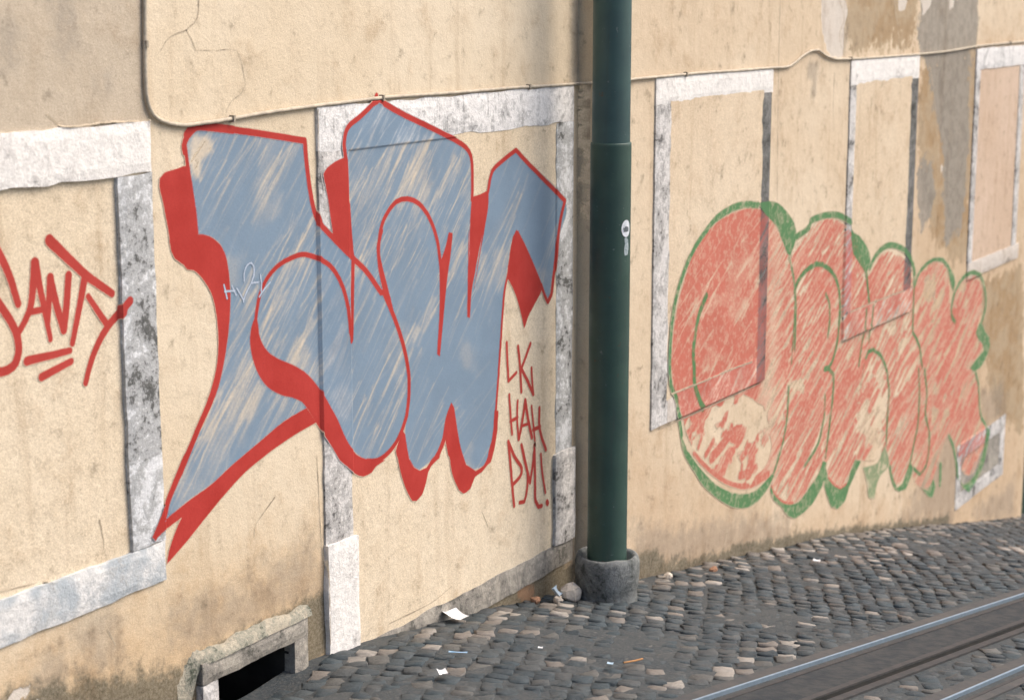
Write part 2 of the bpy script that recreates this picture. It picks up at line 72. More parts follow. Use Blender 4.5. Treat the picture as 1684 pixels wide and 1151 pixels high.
  ('s',[(-1.893,1.630),(-1.892,1.647),(-1.890,1.665),(-1.889,1.683),(-1.888,1.702),(-1.887,1.718),(-1.886,1.735),(-1.885,1.753),(-1.884,1.772),(-1.883,1.792),(-1.882,1.812),(-1.881,1.829),(-1.880,1.848),(-1.878,1.868),(-1.877,1.889),(-1.876,1.909),(-1.875,1.927),(-1.874,1.943),(-1.873,1.955),(-1.879,1.970),(-1.881,1.984),(-1.883,2.001),(-1.885,2.021),(-1.888,2.042),(-1.890,2.064),(-1.892,2.086),(-1.894,2.106),(-1.895,2.126),(-1.897,2.146),(-1.898,2.166),(-1.906,2.186),(-1.906,2.206),(-1.907,2.224),(-1.908,2.241),(-1.910,2.263),(-1.912,2.284),(-1.913,2.305),(-1.915,2.324),(-1.915,2.341),(-1.921,2.364),(-1.925,2.386),(-1.928,2.408),(-1.925,2.424),(-1.921,2.441),(-1.914,2.457),(-1.902,2.471),(-1.882,2.484),(-1.857,2.494),(-1.829,2.504),(-1.804,2.515),(-1.778,2.528),(-1.752,2.541),(-1.729,2.554),(-1.695,2.563),(-1.685,2.585)],0.01014,0.01014,1,0.006),
  ('s',[(-1.686,2.571),(-1.656,2.560),(-1.645,2.550),(-1.616,2.539),(-1.586,2.527),(-1.555,2.516),(-1.521,2.504),(-1.493,2.494),(-1.462,2.484),(-1.430,2.474),(-1.397,2.463),(-1.363,2.453),(-1.331,2.442),(-1.299,2.432),(-1.269,2.422),(-1.232,2.410),(-1.195,2.397),(-1.151,2.384),(-1.117,2.372),(-1.087,2.360),(-1.062,2.351),(-1.027,2.334),(-1.001,2.314),(-0.984,2.291),(-0.977,2.264),(-0.975,2.247),(-0.974,2.225),(-0.974,2.201),(-0.974,2.178),(-0.974,2.156),(-0.974,2.140),(-0.978,2.103)],0.0117,0.00936,1,0.006),
  ('p',[(-2.065,2.305),(-2.041,2.326),(-2.021,2.334),(-1.995,2.343),(-1.971,2.349),(-1.919,2.358),(-1.916,2.337),(-1.913,2.317),(-1.910,2.296),(-1.907,2.274),(-1.906,2.257),(-1.898,2.236),(-1.896,2.216),(-1.895,2.196),(-1.894,2.175),(-1.893,2.156),(-1.890,2.135),(-1.888,2.114),(-1.885,2.094),(-1.883,2.074),(-1.881,2.055),(-1.880,2.035),(-1.879,2.016),(-1.878,1.998),(-1.877,1.979),(-1.877,1.960),(-1.909,1.973),(-1.933,1.986),(-1.958,2.004),(-1.981,2.025),(-1.998,2.042),(-2.008,2.061),(-2.012,2.074),(-2.015,2.090),(-2.019,2.109),(-2.023,2.128),(-2.027,2.149),(-2.031,2.169),(-2.034,2.187),(-2.038,2.204),(-2.043,2.223),(-2.049,2.242),(-2.053,2.261),(-2.060,2.278),(-2.063,2.294)],1,0.006),
  ('p',[(-0.978,2.114),(-0.942,2.116),(-0.907,2.119),(-0.873,2.125),(-0.839,2.132),(-0.840,2.113),(-0.841,2.094),(-0.842,2.074),(-0.845,2.053),(-0.849,2.037),(-0.855,2.020),(-0.861,2.002),(-0.868,1.983),(-0.875,1.964),(-0.880,1.944),(-0.888,1.927),(-0.894,1.909),(-0.901,1.891),(-0.908,1.872),(-0.914,1.853),(-0.921,1.835),(-0.927,1.818),(-0.932,1.799),(-0.938,1.780),(-0.944,1.763),(-0.952,1.745),(-0.957,1.728),(-0.962,1.710),(-0.956,1.729),(-0.951,1.748),(-0.946,1.767),(-0.938,1.785),(-0.934,1.805),(-0.928,1.824),(-0.922,1.842),(-0.916,1.861),(-0.910,1.880),(-0.904,1.899),(-0.898,1.918),(-0.892,1.937),(-0.886,1.956),(-0.895,1.937),(-0.904,1.917),(-0.912,1.897),(-0.923,1.876),(-0.928,1.857),(-0.936,1.837),(-0.945,1.816),(-0.952,1.796),(-0.957,1.777),(-0.966,1.756),(-0.974,1.737),(-0.980,1.717),(-0.986,1.696),(-0.990,1.676),(-0.993,1.654),(-0.995,1.631),(-0.998,1.608),(-1.001,1.585),(-1.020,1.593),(-1.019,1.613),(-1.020,1.634),(-1.019,1.654),(-1.017,1.673),(-1.017,1.694),(-1.015,1.715),(-1.014,1.737),(-1.015,1.754),(-1.014,1.771),(-1.013,1.790),(-1.013,1.809),(-1.010,1.828),(-1.009,1.848),(-1.010,1.869),(-1.009,1.889),(-1.009,1.910),(-1.008,1.930),(-1.007,1.950),(-1.006,1.969),(-1.004,1.949),(-1.005,1.929),(-1.004,1.909),(-1.003,1.888),(-1.003,1.868),(-1.002,1.848),(-1.000,1.827),(-1.000,1.848),(-0.998,1.870),(-0.999,1.892),(-0.998,1.914),(-0.997,1.936),(-0.996,1.957),(-0.995,1.977),(-0.992,1.995),(-0.993,2.012),(-0.989,2.034),(-0.987,2.055),(-0.984,2.075),(-0.981,2.094)],1,0.006),
  ('s',[(-0.843,2.128),(-0.835,2.150),(-0.829,2.173),(-0.818,2.194),(-0.807,2.213),(-0.779,2.230),(-0.744,2.243),(-0.708,2.256),(-0.673,2.268),(-0.636,2.280),(-0.600,2.291),(-0.573,2.275),(-0.548,2.258),(-0.520,2.241),(-0.498,2.228),(-0.473,2.212),(-0.442,2.195),(-0.412,2.178),(-0.383,2.160),(-0.352,2.142),(-0.324,2.125),(-0.291,2.107),(-0.260,2.089),(-0.232,2.072),(-0.208,2.055),(-0.180,2.038),(-0.149,2.020),(-0.159,2.000),(-0.170,1.981),(-0.180,1.961),(-0.189,1.939),(-0.196,1.919),(-0.202,1.899),(-0.208,1.877),(-0.213,1.855),(-0.217,1.831),(-0.220,1.811),(-0.222,1.789),(-0.225,1.767),(-0.230,1.745),(-0.235,1.723),(-0.238,1.702),(-0.245,1.681),(-0.250,1.659),(-0.255,1.637),(-0.259,1.617),(-0.263,1.599),(-0.269,1.585),(-0.298,1.558)],0.00936,0.0117,1,0.006),
  ('s',[(-0.366,1.645),(-0.351,1.620),(-0.336,1.596),(-0.305,1.556)],0.00858,0.00858,1,0.006),
  ('p',[(-0.596,1.927),(-0.624,1.902),(-0.634,1.882),(-0.644,1.858),(-0.653,1.832),(-0.656,1.815),(-0.662,1.794),(-0.670,1.773),(-0.673,1.751),(-0.679,1.733),(-0.681,1.720),(-0.663,1.708),(-0.648,1.691),(-0.627,1.668),(-0.610,1.644),(-0.596,1.624),(-0.584,1.603),(-0.573,1.581),(-0.562,1.559),(-0.552,1.536),(-0.541,1.512),(-0.533,1.488),(-0.523,1.464),(-0.508,1.484),(-0.494,1.505),(-0.475,1.526),(-0.453,1.542),(-0.431,1.562),(-0.405,1.581),(-0.382,1.599),(-0.366,1.613),(-0.360,1.645),(-0.371,1.661),(-0.385,1.682),(-0.403,1.706),(-0.422,1.731),(-0.442,1.758),(-0.462,1.783),(-0.480,1.806),(-0.495,1.825),(-0.517,1.852),(-0.539,1.876),(-0.560,1.899),(-0.582,1.923),(-0.573,1.918)],1,0.006),
  ('s',[(-1.630,1.740),(-1.639,1.760),(-1.648,1.781),(-1.657,1.801),(-1.666,1.822),(-1.673,1.842),(-1.680,1.862),(-1.686,1.881),(-1.691,1.901),(-1.694,1.921),(-1.696,1.940),(-1.697,1.959),(-1.695,1.979),(-1.692,1.998),(-1.688,2.016),(-1.684,2.033),(-1.677,2.051),(-1.668,2.068),(-1.658,2.083),(-1.644,2.098),(-1.628,2.112),(-1.609,2.127),(-1.588,2.139),(-1.567,2.149),(-1.526,2.156),(-1.482,2.154),(-1.438,2.144),(-1.395,2.125),(-1.374,2.111),(-1.354,2.094),(-1.332,2.075),(-1.316,2.055),(-1.303,2.038),(-1.290,2.019),(-1.279,1.999),(-1.269,1.979),(-1.260,1.959),(-1.253,1.939),(-1.248,1.918),(-1.244,1.897),(-1.240,1.877),(-1.236,1.857),(-1.232,1.833),(-1.227,1.809),(-1.224,1.786),(-1.221,1.763),(-1.220,1.740),(-1.219,1.717),(-1.219,1.694),(-1.219,1.671)],0.00936,0.00936,1,0.006),
  ('s',[(-1.672,2.042),(-1.680,2.026),(-1.687,2.009),(-1.696,1.993),(-1.700,1.976),(-1.699,1.959),(-1.695,1.942),(-1.690,1.924),(-1.683,1.905),(-1.678,1.889),(-1.671,1.871),(-1.663,1.852),(-1.655,1.832),(-1.647,1.813),(-1.640,1.795),(-1.633,1.776),(-1.624,1.757),(-1.618,1.739),(-1.611,1.721),(-1.604,1.703)],0.00858,0.00858,1,0.006),
  ('p',[(-1.167,1.980),(-1.139,1.973),(-1.141,1.951),(-1.146,1.929),(-1.150,1.907),(-1.155,1.885),(-1.159,1.868),(-1.164,1.850),(-1.170,1.833),(-1.175,1.815),(-1.180,1.797),(-1.184,1.778),(-1.189,1.758),(-1.193,1.738),(-1.197,1.718),(-1.201,1.698),(-1.205,1.679),(-1.208,1.660),(-1.212,1.641),(-1.215,1.621),(-1.219,1.600),(-1.222,1.584),(-1.225,1.567),(-1.229,1.549),(-1.232,1.530),(-1.236,1.511),(-1.239,1.492),(-1.243,1.473),(-1.246,1.454),(-1.265,1.467),(-1.264,1.478),(-1.263,1.494),(-1.261,1.511),(-1.258,1.531),(-1.255,1.552),(-1.252,1.573),(-1.250,1.594),(-1.247,1.613),(-1.246,1.631),(-1.244,1.653),(-1.243,1.674),(-1.242,1.695),(-1.241,1.715),(-1.241,1.734),(-1.241,1.752),(-1.240,1.768),(-1.241,1.791),(-1.242,1.814),(-1.243,1.834),(-1.243,1.850),(-1.224,1.875),(-1.213,1.890),(-1.201,1.908),(-1.190,1.926),(-1.182,1.943),(-1.174,1.962)],1,0.006),
  ('p',[(-1.545,1.191),(-1.521,1.168),(-1.517,1.152),(-1.513,1.132),(-1.508,1.110),(-1.503,1.091),(-1.495,1.066),(-1.486,1.043),(-1.476,1.025),(-1.446,1.000),(-1.464,1.021),(-1.481,1.043),(-1.499,1.065),(-1.485,1.041),(-1.467,1.019),(-1.441,1.000),(-1.411,0.983),(-1.357,0.985),(-1.336,0.998),(-1.320,1.011),(-1.299,1.021),(-1.320,1.004),(-1.294,1.021),(-1.269,1.040),(-1.256,1.054),(-1.242,1.070),(-1.230,1.088),(-1.217,1.105),(-1.206,1.074),(-1.219,1.055),(-1.238,1.034),(-1.253,1.018),(-1.253,1.008),(-1.286,0.998),(-1.320,0.986),(-1.345,0.964),(-1.354,0.944),(-1.363,0.922),(-1.372,0.906),(-1.384,0.888),(-1.396,0.874),(-1.438,0.858),(-1.470,0.866),(-1.487,0.887),(-1.503,0.908),(-1.517,0.930),(-1.528,0.950),(-1.538,0.971),(-1.548,0.993),(-1.556,1.013),(-1.564,1.037),(-1.571,1.059),(-1.578,1.082),(-1.571,1.069),(-1.583,1.089),(-1.589,1.109),(-1.577,1.131),(-1.561,1.153),(-1.552,1.172)],1,0.006),
  ('p',[(-1.156,1.232),(-1.135,1.206),(-1.130,1.188),(-1.125,1.166),(-1.119,1.141),(-1.114,1.123),(-1.110,1.103),(-1.104,1.082),(-1.097,1.060),(-1.092,1.040),(-1.082,1.015),(-1.071,0.990),(-1.059,0.967),(-1.049,0.949),(-1.036,0.924),(-1.027,0.921),(-0.996,0.903),(-0.956,0.879),(-0.919,0.883),(-0.887,0.889),(-0.864,0.906),(-0.850,0.923),(-0.845,0.939),(-0.839,0.952),(-0.828,0.970),(-0.816,0.989),(-0.809,1.010),(-0.804,1.030),(-0.798,1.052),(-0.797,1.077),(-0.793,1.101),(-0.790,1.125),(-0.758,1.118),(-0.759,1.096),(-0.763,1.075),(-0.765,1.053),(-0.766,1.032),(-0.772,1.012),(-0.779,0.989),(-0.787,0.967),(-0.794,0.946),(-0.804,0.930),(-0.815,0.908),(-0.827,0.892),(-0.850,0.888),(-0.873,0.877),(-0.901,0.865),(-0.932,0.861),(-0.963,0.855),(-0.983,0.832),(-1.002,0.810),(-1.055,0.797),(-1.099,0.828),(-1.110,0.845),(-1.126,0.867),(-1.140,0.890),(-1.151,0.912),(-1.159,0.934),(-1.165,0.957),(-1.168,0.978),(-1.174,0.994),(-1.184,1.003),(-1.189,1.023),(-1.198,1.051),(-1.206,1.079),(-1.230,1.084),(-1.224,1.103),(-1.218,1.123),(-1.212,1.142),(-1.206,1.160),(-1.199,1.176),(-1.186,1.197),(-1.171,1.214)],1,0.006),
  ('s',[(-0.675,1.726),(-0.684,1.707),(-0.692,1.688),(-0.699,1.669),(-0.705,1.648),(-0.708,1.631),(-0.711,1.613),(-0.713,1.592),(-0.717,1.571),(-0.721,1.548),(-0.724,1.525),(-0.727,1.502),(-0.730,1.479),(-0.731,1.457),(-0.736,1.436),(-0.737,1.414),(-0.742,1.392),(-0.744,1.370),(-0.747,1.348),(-0.750,1.327),(-0.753,1.306),(-0.753,1.285),(-0.758,1.266),(-0.761,1.242),(-0.764,1.220),(-0.768,1.198),(-0.771,1.177),(-0.774,1.156),(-0.777,1.135),(-0.781,1.113)],0.00702,0.00702,1,0.006)],
 'tag_line': [
  ('s',[(-3.771,2.251),(-3.757,2.235),(-3.743,2.218),(-3.735,2.205),(-3.726,2.191),(-3.718,2.176),(-3.710,2.162),(-3.703,2.148),(-3.696,2.132),(-3.689,2.116),(-3.684,2.103),(-3.679,2.089),(-3.675,2.074),(-3.670,2.059),(-3.665,2.043),(-3.660,2.028)],0.01512,0.0126,1,0.006),
  ('s',[(-3.759,2.066),(-3.749,2.052),(-3.739,2.039),(-3.728,2.025),(-3.717,2.009),(-3.705,1.993),(-3.694,1.976),(-3.685,1.960),(-3.677,1.943),(-3.671,1.925),(-3.668,1.907),(-3.667,1.888),(-3.670,1.871),(-3.676,1.857),(-3.684,1.844),(-3.695,1.835),(-3.718,1.827),(-3.742,1.825),(-3.776,1.829)],0.01428,0.01428,1,0.006),
  ('s',[(-3.581,2.149),(-3.583,2.133),(-3.586,2.117),(-3.588,2.100),(-3.592,2.083),(-3.594,2.070),(-3.596,2.057),(-3.599,2.043),(-3.602,2.030),(-3.606,2.017),(-3.611,2.004),(-3.619,1.991),(-3.629,1.978),(-3.639,1.965),(-3.650,1.953),(-3.661,1.941)],0.01596,0.01092,1,0.006),
  ('s',[(-3.578,2.149),(-3.575,2.133),(-3.573,2.119),(-3.570,2.103),(-3.568,2.088),(-3.565,2.072),(-3.562,2.059),(-3.559,2.045),(-3.556,2.031),(-3.553,2.017),(-3.550,2.003),(-3.547,1.988),(-3.544,1.973),(-3.541,1.958),(-3.538,1.942),(-3.534,1.926),(-3.531,1.910),(-3.528,1.894)],0.01512,0.00924,1,0.006),
  ('s',[(-3.616,1.995),(-3.598,1.995),(-3.579,1.995),(-3.561,1.995)],0.01008,0.01008,1,0.006),
  ('s',[(-3.516,2.092),(-3.518,2.077),(-3.520,2.063),(-3.522,2.048),(-3.524,2.033),(-3.526,2.019),(-3.529,2.002),(-3.531,1.985),(-3.533,1.969),(-3.535,1.952)],0.01512,0.01008,1,0.006),
  ('s',[(-3.516,2.090),(-3.513,2.075),(-3.509,2.060),(-3.506,2.045),(-3.502,2.030),(-3.498,2.016),(-3.495,2.001),(-3.490,1.987),(-3.486,1.972),(-3.481,1.958),(-3.475,1.943),(-3.471,1.929),(-3.467,1.915)],0.01428,0.01428,1,0.006),
  ('s',[(-3.434,2.089),(-3.437,2.073),(-3.439,2.057),(-3.442,2.041),(-3.444,2.025),(-3.447,2.009),(-3.449,1.994),(-3.453,1.978),(-3.456,1.962),(-3.460,1.946),(-3.463,1.931),(-3.467,1.915)],0.01428,0.01428,1,0.006),
  ('s',[(-3.360,2.076),(-3.364,2.062),(-3.369,2.048),(-3.373,2.034),(-3.378,2.020),(-3.382,2.006),(-3.387,1.993),(-3.391,1.979),(-3.396,1.966),(-3.401,1.951),(-3.406,1.936),(-3.411,1.922),(-3.416,1.908),(-3.421,1.893),(-3.426,1.879),(-3.431,1.865)],0.01512,0.01092,1,0.006),
  ('s',[(-3.512,2.212),(-3.499,2.200),(-3.485,2.189),(-3.472,2.178),(-3.459,2.166),(-3.446,2.155),(-3.433,2.144),(-3.418,2.132),(-3.404,2.120),(-3.390,2.108),(-3.376,2.096),(-3.359,2.083),(-3.344,2.072),(-3.328,2.061),(-3.310,2.050),(-3.292,2.038),(-3.273,2.026),(-3.254,2.014),(-3.236,2.002)],0.0189,0.0126,1,0.006),
  ('s',[(-3.349,2.008),(-3.339,1.995),(-3.328,1.981),(-3.318,1.968),(-3.308,1.954),(-3.297,1.941),(-3.287,1.927),(-3.276,1.914),(-3.266,1.900)],0.01008,0.0126,1,0.006),
  ('s',[(-3.170,1.969),(-3.186,1.959),(-3.199,1.948),(-3.201,1.935),(-3.217,1.925),(-3.233,1.915),(-3.248,1.906),(-3.261,1.896),(-3.274,1.884),(-3.287,1.873),(-3.298,1.861),(-3.308,1.850),(-3.317,1.838),(-3.325,1.828),(-3.336,1.812),(-3.345,1.797),(-3.352,1.783),(-3.359,1.769),(-3.366,1.754),(-3.372,1.739),(-3.378,1.724)],0.01512,0.01092,1,0.006),
  ('s',[(-3.635,1.841),(-3.617,1.842),(-3.598,1.842),(-3.579,1.842),(-3.560,1.842),(-3.540,1.842),(-3.521,1.842),(-3.502,1.842),(-3.482,1.843),(-3.462,1.843),(-3.443,1.843)],0.01428,0.01008,1,0.006),
  ('s',[(-3.575,1.779),(-3.556,1.783),(-3.537,1.787),(-3.518,1.791),(-3.498,1.795),(-3.479,1.799),(-3.460,1.803),(-3.440,1.807)],0.01344,0.01092,1,0.006)],
 'crew_line': [
  ('s',[(-0.681,1.421),(-0.680,1.399),(-0.679,1.376),(-0.677,1.353),(-0.675,1.330),(-0.673,1.308),(-0.669,1.285),(-0.669,1.264),(-0.666,1.242)],0.0085,0.0085,1,0.005),
  ('s',[(-0.665,1.240),(-0.631,1.253),(-0.594,1.267)],0.00765,0.00765,1,0.005),
  ('s',[(-0.579,1.387),(-0.574,1.362),(-0.568,1.337),(-0.564,1.311),(-0.561,1.291),(-0.558,1.268),(-0.556,1.244),(-0.553,1.218),(-0.551,1.193),(-0.548,1.168)],0.008925,0.008925,1,0.005),
  ('s',[(-0.465,1.381),(-0.480,1.362),(-0.495,1.343),(-0.509,1.325),(-0.529,1.301),(-0.548,1.278)],0.008925,0.008925,1,0.005),
  ('s',[(-0.548,1.276),(-0.530,1.255),(-0.512,1.233),(-0.491,1.210),(-0.475,1.186),(-0.456,1.161),(-0.437,1.135)],0.00935,0.00935,1,0.005),
  ('s',[(-0.454,1.264),(-0.452,1.238),(-0.449,1.210),(-0.446,1.188),(-0.442,1.164),(-0.437,1.139)],0.00765,0.00765,1,0.005),
  ('s',[(-0.659,1.174),(-0.657,1.151),(-0.654,1.128),(-0.650,1.103),(-0.648,1.083),(-0.645,1.059),(-0.641,1.034),(-0.637,1.009),(-0.633,0.984)],0.00765,0.00765,1,0.005),
  ('s',[(-0.582,1.130),(-0.585,1.109),(-0.586,1.087),(-0.587,1.065),(-0.587,1.043),(-0.585,1.019),(-0.580,0.995),(-0.578,0.971),(-0.574,0.947)],0.00765,0.00765,1,0.005),
  ('s',[(-0.648,1.047),(-0.583,1.052)],0.00765,0.00765,1,0.005),
  ('s',[(-0.512,1.121),(-0.518,1.097),(-0.524,1.073),(-0.532,1.048),(-0.539,1.030),(-0.546,1.009),(-0.553,0.988),(-0.563,0.967),(-0.571,0.947)],0.009775,0.009775,1,0.005),
  ('s',[(-0.512,1.121),(-0.505,1.096),(-0.499,1.071),(-0.492,1.047),(-0.485,1.022),(-0.476,0.999),(-0.468,0.976),(-0.458,0.953),(-0.449,0.929)],0.009775,0.009775,1,0.005),
  ('s',[(-0.535,1.004),(-0.485,1.002)],0.0068,0.0068,1,0.005),
  ('s',[(-0.453,1.081),(-0.448,1.054),(-0.442,1.026),(-0.437,0.996),(-0.433,0.976),(-0.429,0.954),(-0.425,0.931),(-0.421,0.908),(-0.417,0.886)],0.0068,0.0068,1,0.005),
  ('s',[(-0.378,1.058),(-0.378,1.033),(-0.381,1.009),(-0.381,0.985),(-0.375,0.955),(-0.362,0.923),(-0.350,0.898),(-0.332,0.870),(-0.314,0.841)],0.00935,0.00935,1,0.005),
  ('s',[(-0.437,0.964),(-0.372,0.965)],0.00935,0.00935,1,0.005),
  ('s',[(-0.668,0.955),(-0.664,0.933),(-0.660,0.912),(-0.656,0.890),(-0.652,0.868),(-0.648,0.846),(-0.645,0.824),(-0.640,0.802),(-0.639,0.780),(-0.636,0.759),(-0.631,0.737),(-0.628,0.711),(-0.624,0.686),(-0.619,0.661),(-0.614,0.635)],0.00935,0.00935,1,0.005),
  ('s',[(-0.668,0.955),(-0.649,0.926),(-0.630,0.897),(-0.610,0.870),(-0.585,0.844),(-0.558,0.819),(-0.544,0.799),(-0.545,0.778),(-0.563,0.762),(-0.595,0.750),(-0.633,0.739)],0.00935,0.00935,1,0.005),
  ('s',[(-0.547,0.913),(-0.539,0.891),(-0.530,0.867),(-0.523,0.845),(-0.514,0.824),(-0.500,0.797),(-0.489,0.770),(-0.488,0.749),(-0.488,0.724),(-0.492,0.701),(-0.496,0.681),(-0.505,0.655),(-0.520,0.633),(-0.563,0.639)],0.008925,0.008925,1,0.005),
  ('s',[(-0.547,0.913),(-0.536,0.888),(-0.526,0.864),(-0.518,0.840),(-0.508,0.815),(-0.498,0.790),(-0.487,0.764),(-0.477,0.739),(-0.466,0.713)],0.00935,0.00935,1,0.005),
  ('s',[(-0.424,0.887),(-0.425,0.865),(-0.431,0.843),(-0.433,0.821),(-0.439,0.800),(-0.445,0.778),(-0.452,0.757),(-0.459,0.735),(-0.466,0.713)],0.00935,0.00935,1,0.005),
  ('s',[(-0.425,0.863),(-0.424,0.840),(-0.423,0.818),(-0.422,0.795),(-0.421,0.773),(-0.420,0.751),(-0.418,0.729),(-0.419,0.703),(-0.417,0.677),(-0.418,0.652),(-0.417,0.630),(-0.414,0.612),(-0.386,0.576),(-0.354,0.572)],0.0102,0.0102,1,0.005),
  ('s',[(-0.363,0.829),(-0.360,0.806),(-0.358,0.785),(-0.354,0.762),(-0.350,0.738),(-0.343,0.713),(-0.335,0.686),(-0.326,0.658),(-0.318,0.630)],0.00765,0.00765,1,0.005),
  ('s',[(-0.301,0.578),(-0.296,0.571)],0.0136,0.0136,1,0.005)],
 'heart_line': [
  ('s',[(-2.664,1.954),(-2.662,1.947),(-2.659,1.939),(-2.657,1.932),(-2.655,1.925),(-2.653,1.918),(-2.651,1.911),(-2.648,1.903)],0.0035,0.0035,0.75,0.004),
  ('s',[(-2.660,1.930),(-2.650,1.929),(-2.639,1.928),(-2.627,1.927),(-2.616,1.926),(-2.605,1.925)],0.0035,0.0035,0.75,0.004),
  ('s',[(-2.619,1.946),(-2.615,1.938),(-2.610,1.931),(-2.606,1.923),(-2.602,1.915),(-2.597,1.908)],0.0035,0.0035,0.75,0.004),
  ('s',[(-2.556,1.877),(-2.553,1.886),(-2.549,1.895),(-2.544,1.901),(-2.539,1.908),(-2.533,1.915),(-2.527,1.921),(-2.521,1.927),(-2.514,1.934),(-2.508,1.941),(-2.504,1.947),(-2.500,1.953),(-2.496,1.959),(-2.493,1.966),(-2.491,1.974),(-2.490,1.983),(-2.490,1.992),(-2.491,1.999),(-2.497,2.007),(-2.505,2.015),(-2.516,2.014),(-2.525,2.011),(-2.534,2.005),(-2.541,1.996),(-2.545,1.989),(-2.547,1.981),(-2.549,1.973),(-2.549,1.963),(-2.548,1.954)],0.0035,0.0035,0.75,0.004),
  ('s',[(-2.555,1.884),(-2.562,1.892),(-2.568,1.901),(-2.574,1.909),(-2.580,1.916),(-2.584,1.922),(-2.593,1.933)],0.0035,0.0035,0.75,0.004),
  ('s',[(-2.507,1.940),(-2.496,1.940),(-2.485,1.939),(-2.474,1.938),(-2.464,1.938)],0.0035,0.0035,0.75,0.004),
  ('s',[(-2.453,1.965),(-2.452,1.958),(-2.451,1.951),(-2.450,1.944),(-2.449,1.937),(-2.449,1.929),(-2.450,1.920),(-2.450,1.912),(-2.451,1.903)],0.0035,0.0035,0.75,0.004),
  ('s',[(-2.395,1.929),(-2.402,1.925),(-2.411,1.920),(-2.419,1.916),(-2.426,1.911),(-2.433,1.907),(-2.441,1.901),(-2.449,1.895),(-2.456,1.889),(-2.463,1.883)],0.0035,0.0035,0.75,0.004)],
 'faded_fill': [
  ('p',[(0.836,1.067),(0.838,1.085),(0.840,1.108),(0.844,1.136),(0.848,1.165),(0.853,1.194),(0.858,1.222),(0.864,1.244),(0.870,1.266),(0.876,1.289),(0.883,1.311),(0.891,1.333),(0.898,1.353),(0.907,1.372),(0.918,1.396),(0.931,1.418),(0.945,1.439),(0.959,1.460),(0.975,1.482),(0.990,1.505),(1.007,1.529),(1.024,1.554),(1.042,1.577),(1.061,1.597),(1.086,1.618),(1.113,1.637),(1.142,1.654),(1.174,1.671),(1.207,1.690),(1.242,1.709),(1.280,1.727),(1.322,1.743),(1.370,1.757),(1.423,1.768),(1.479,1.778),(1.536,1.786),(1.595,1.791),(1.659,1.795),(1.721,1.796),(1.779,1.796),(1.846,1.793),(1.911,1.787),(1.970,1.777),(2.039,1.754),(2.099,1.724),(2.188,1.689),(2.243,1.652),(2.273,1.628),(2.304,1.600),(2.335,1.570),(2.364,1.543),(2.400,1.509),(2.433,1.477),(2.463,1.442),(2.483,1.414),(2.500,1.384),(2.516,1.354),(2.530,1.326),(2.547,1.294),(2.561,1.263),(2.573,1.230),(2.580,1.204),(2.586,1.176),(2.594,1.145),(2.597,1.113),(2.601,1.081),(2.603,1.052),(2.605,1.020),(2.606,0.988),(2.610,0.955),(2.608,0.925),(2.610,0.896),(2.615,0.866),(2.621,0.836),(2.627,0.807),(2.630,0.780),(2.628,0.755),(2.615,0.729),(2.597,0.706),(2.573,0.684),(2.557,0.658),(2.550,0.635),(2.546,0.608),(2.542,0.578),(2.541,0.547),(2.534,0.517),(2.530,0.488),(2.524,0.461),(2.516,0.432),(2.507,0.404),(2.496,0.377),(2.486,0.352),(2.475,0.328),(2.465,0.306),(2.451,0.279),(2.435,0.253),(2.419,0.229),(2.402,0.209),(2.382,0.186),(2.360,0.167),(2.324,0.152),(2.278,0.141),(2.219,0.132),(2.157,0.124),(2.100,0.121),(2.035,0.121),(1.969,0.127),(1.901,0.138),(1.830,0.155),(1.758,0.178),(1.685,0.204),(1.632,0.226),(1.580,0.250),(1.527,0.277),(1.475,0.305),(1.423,0.335),(1.370,0.367),(1.319,0.401),(1.271,0.436),(1.235,0.465),(1.201,0.496),(1.169,0.528),(1.138,0.560),(1.111,0.592),(1.091,0.618),(1.073,0.646),(1.057,0.673),(1.042,0.700),(1.027,0.726),(0.985,0.759),(0.965,0.788),(0.944,0.815),(0.926,0.842),(0.905,0.870),(0.888,0.899),(0.881,0.924),(0.871,0.953),(0.861,0.982),(0.854,1.010),(0.847,1.033),(0.842,1.051)],1,0.012),
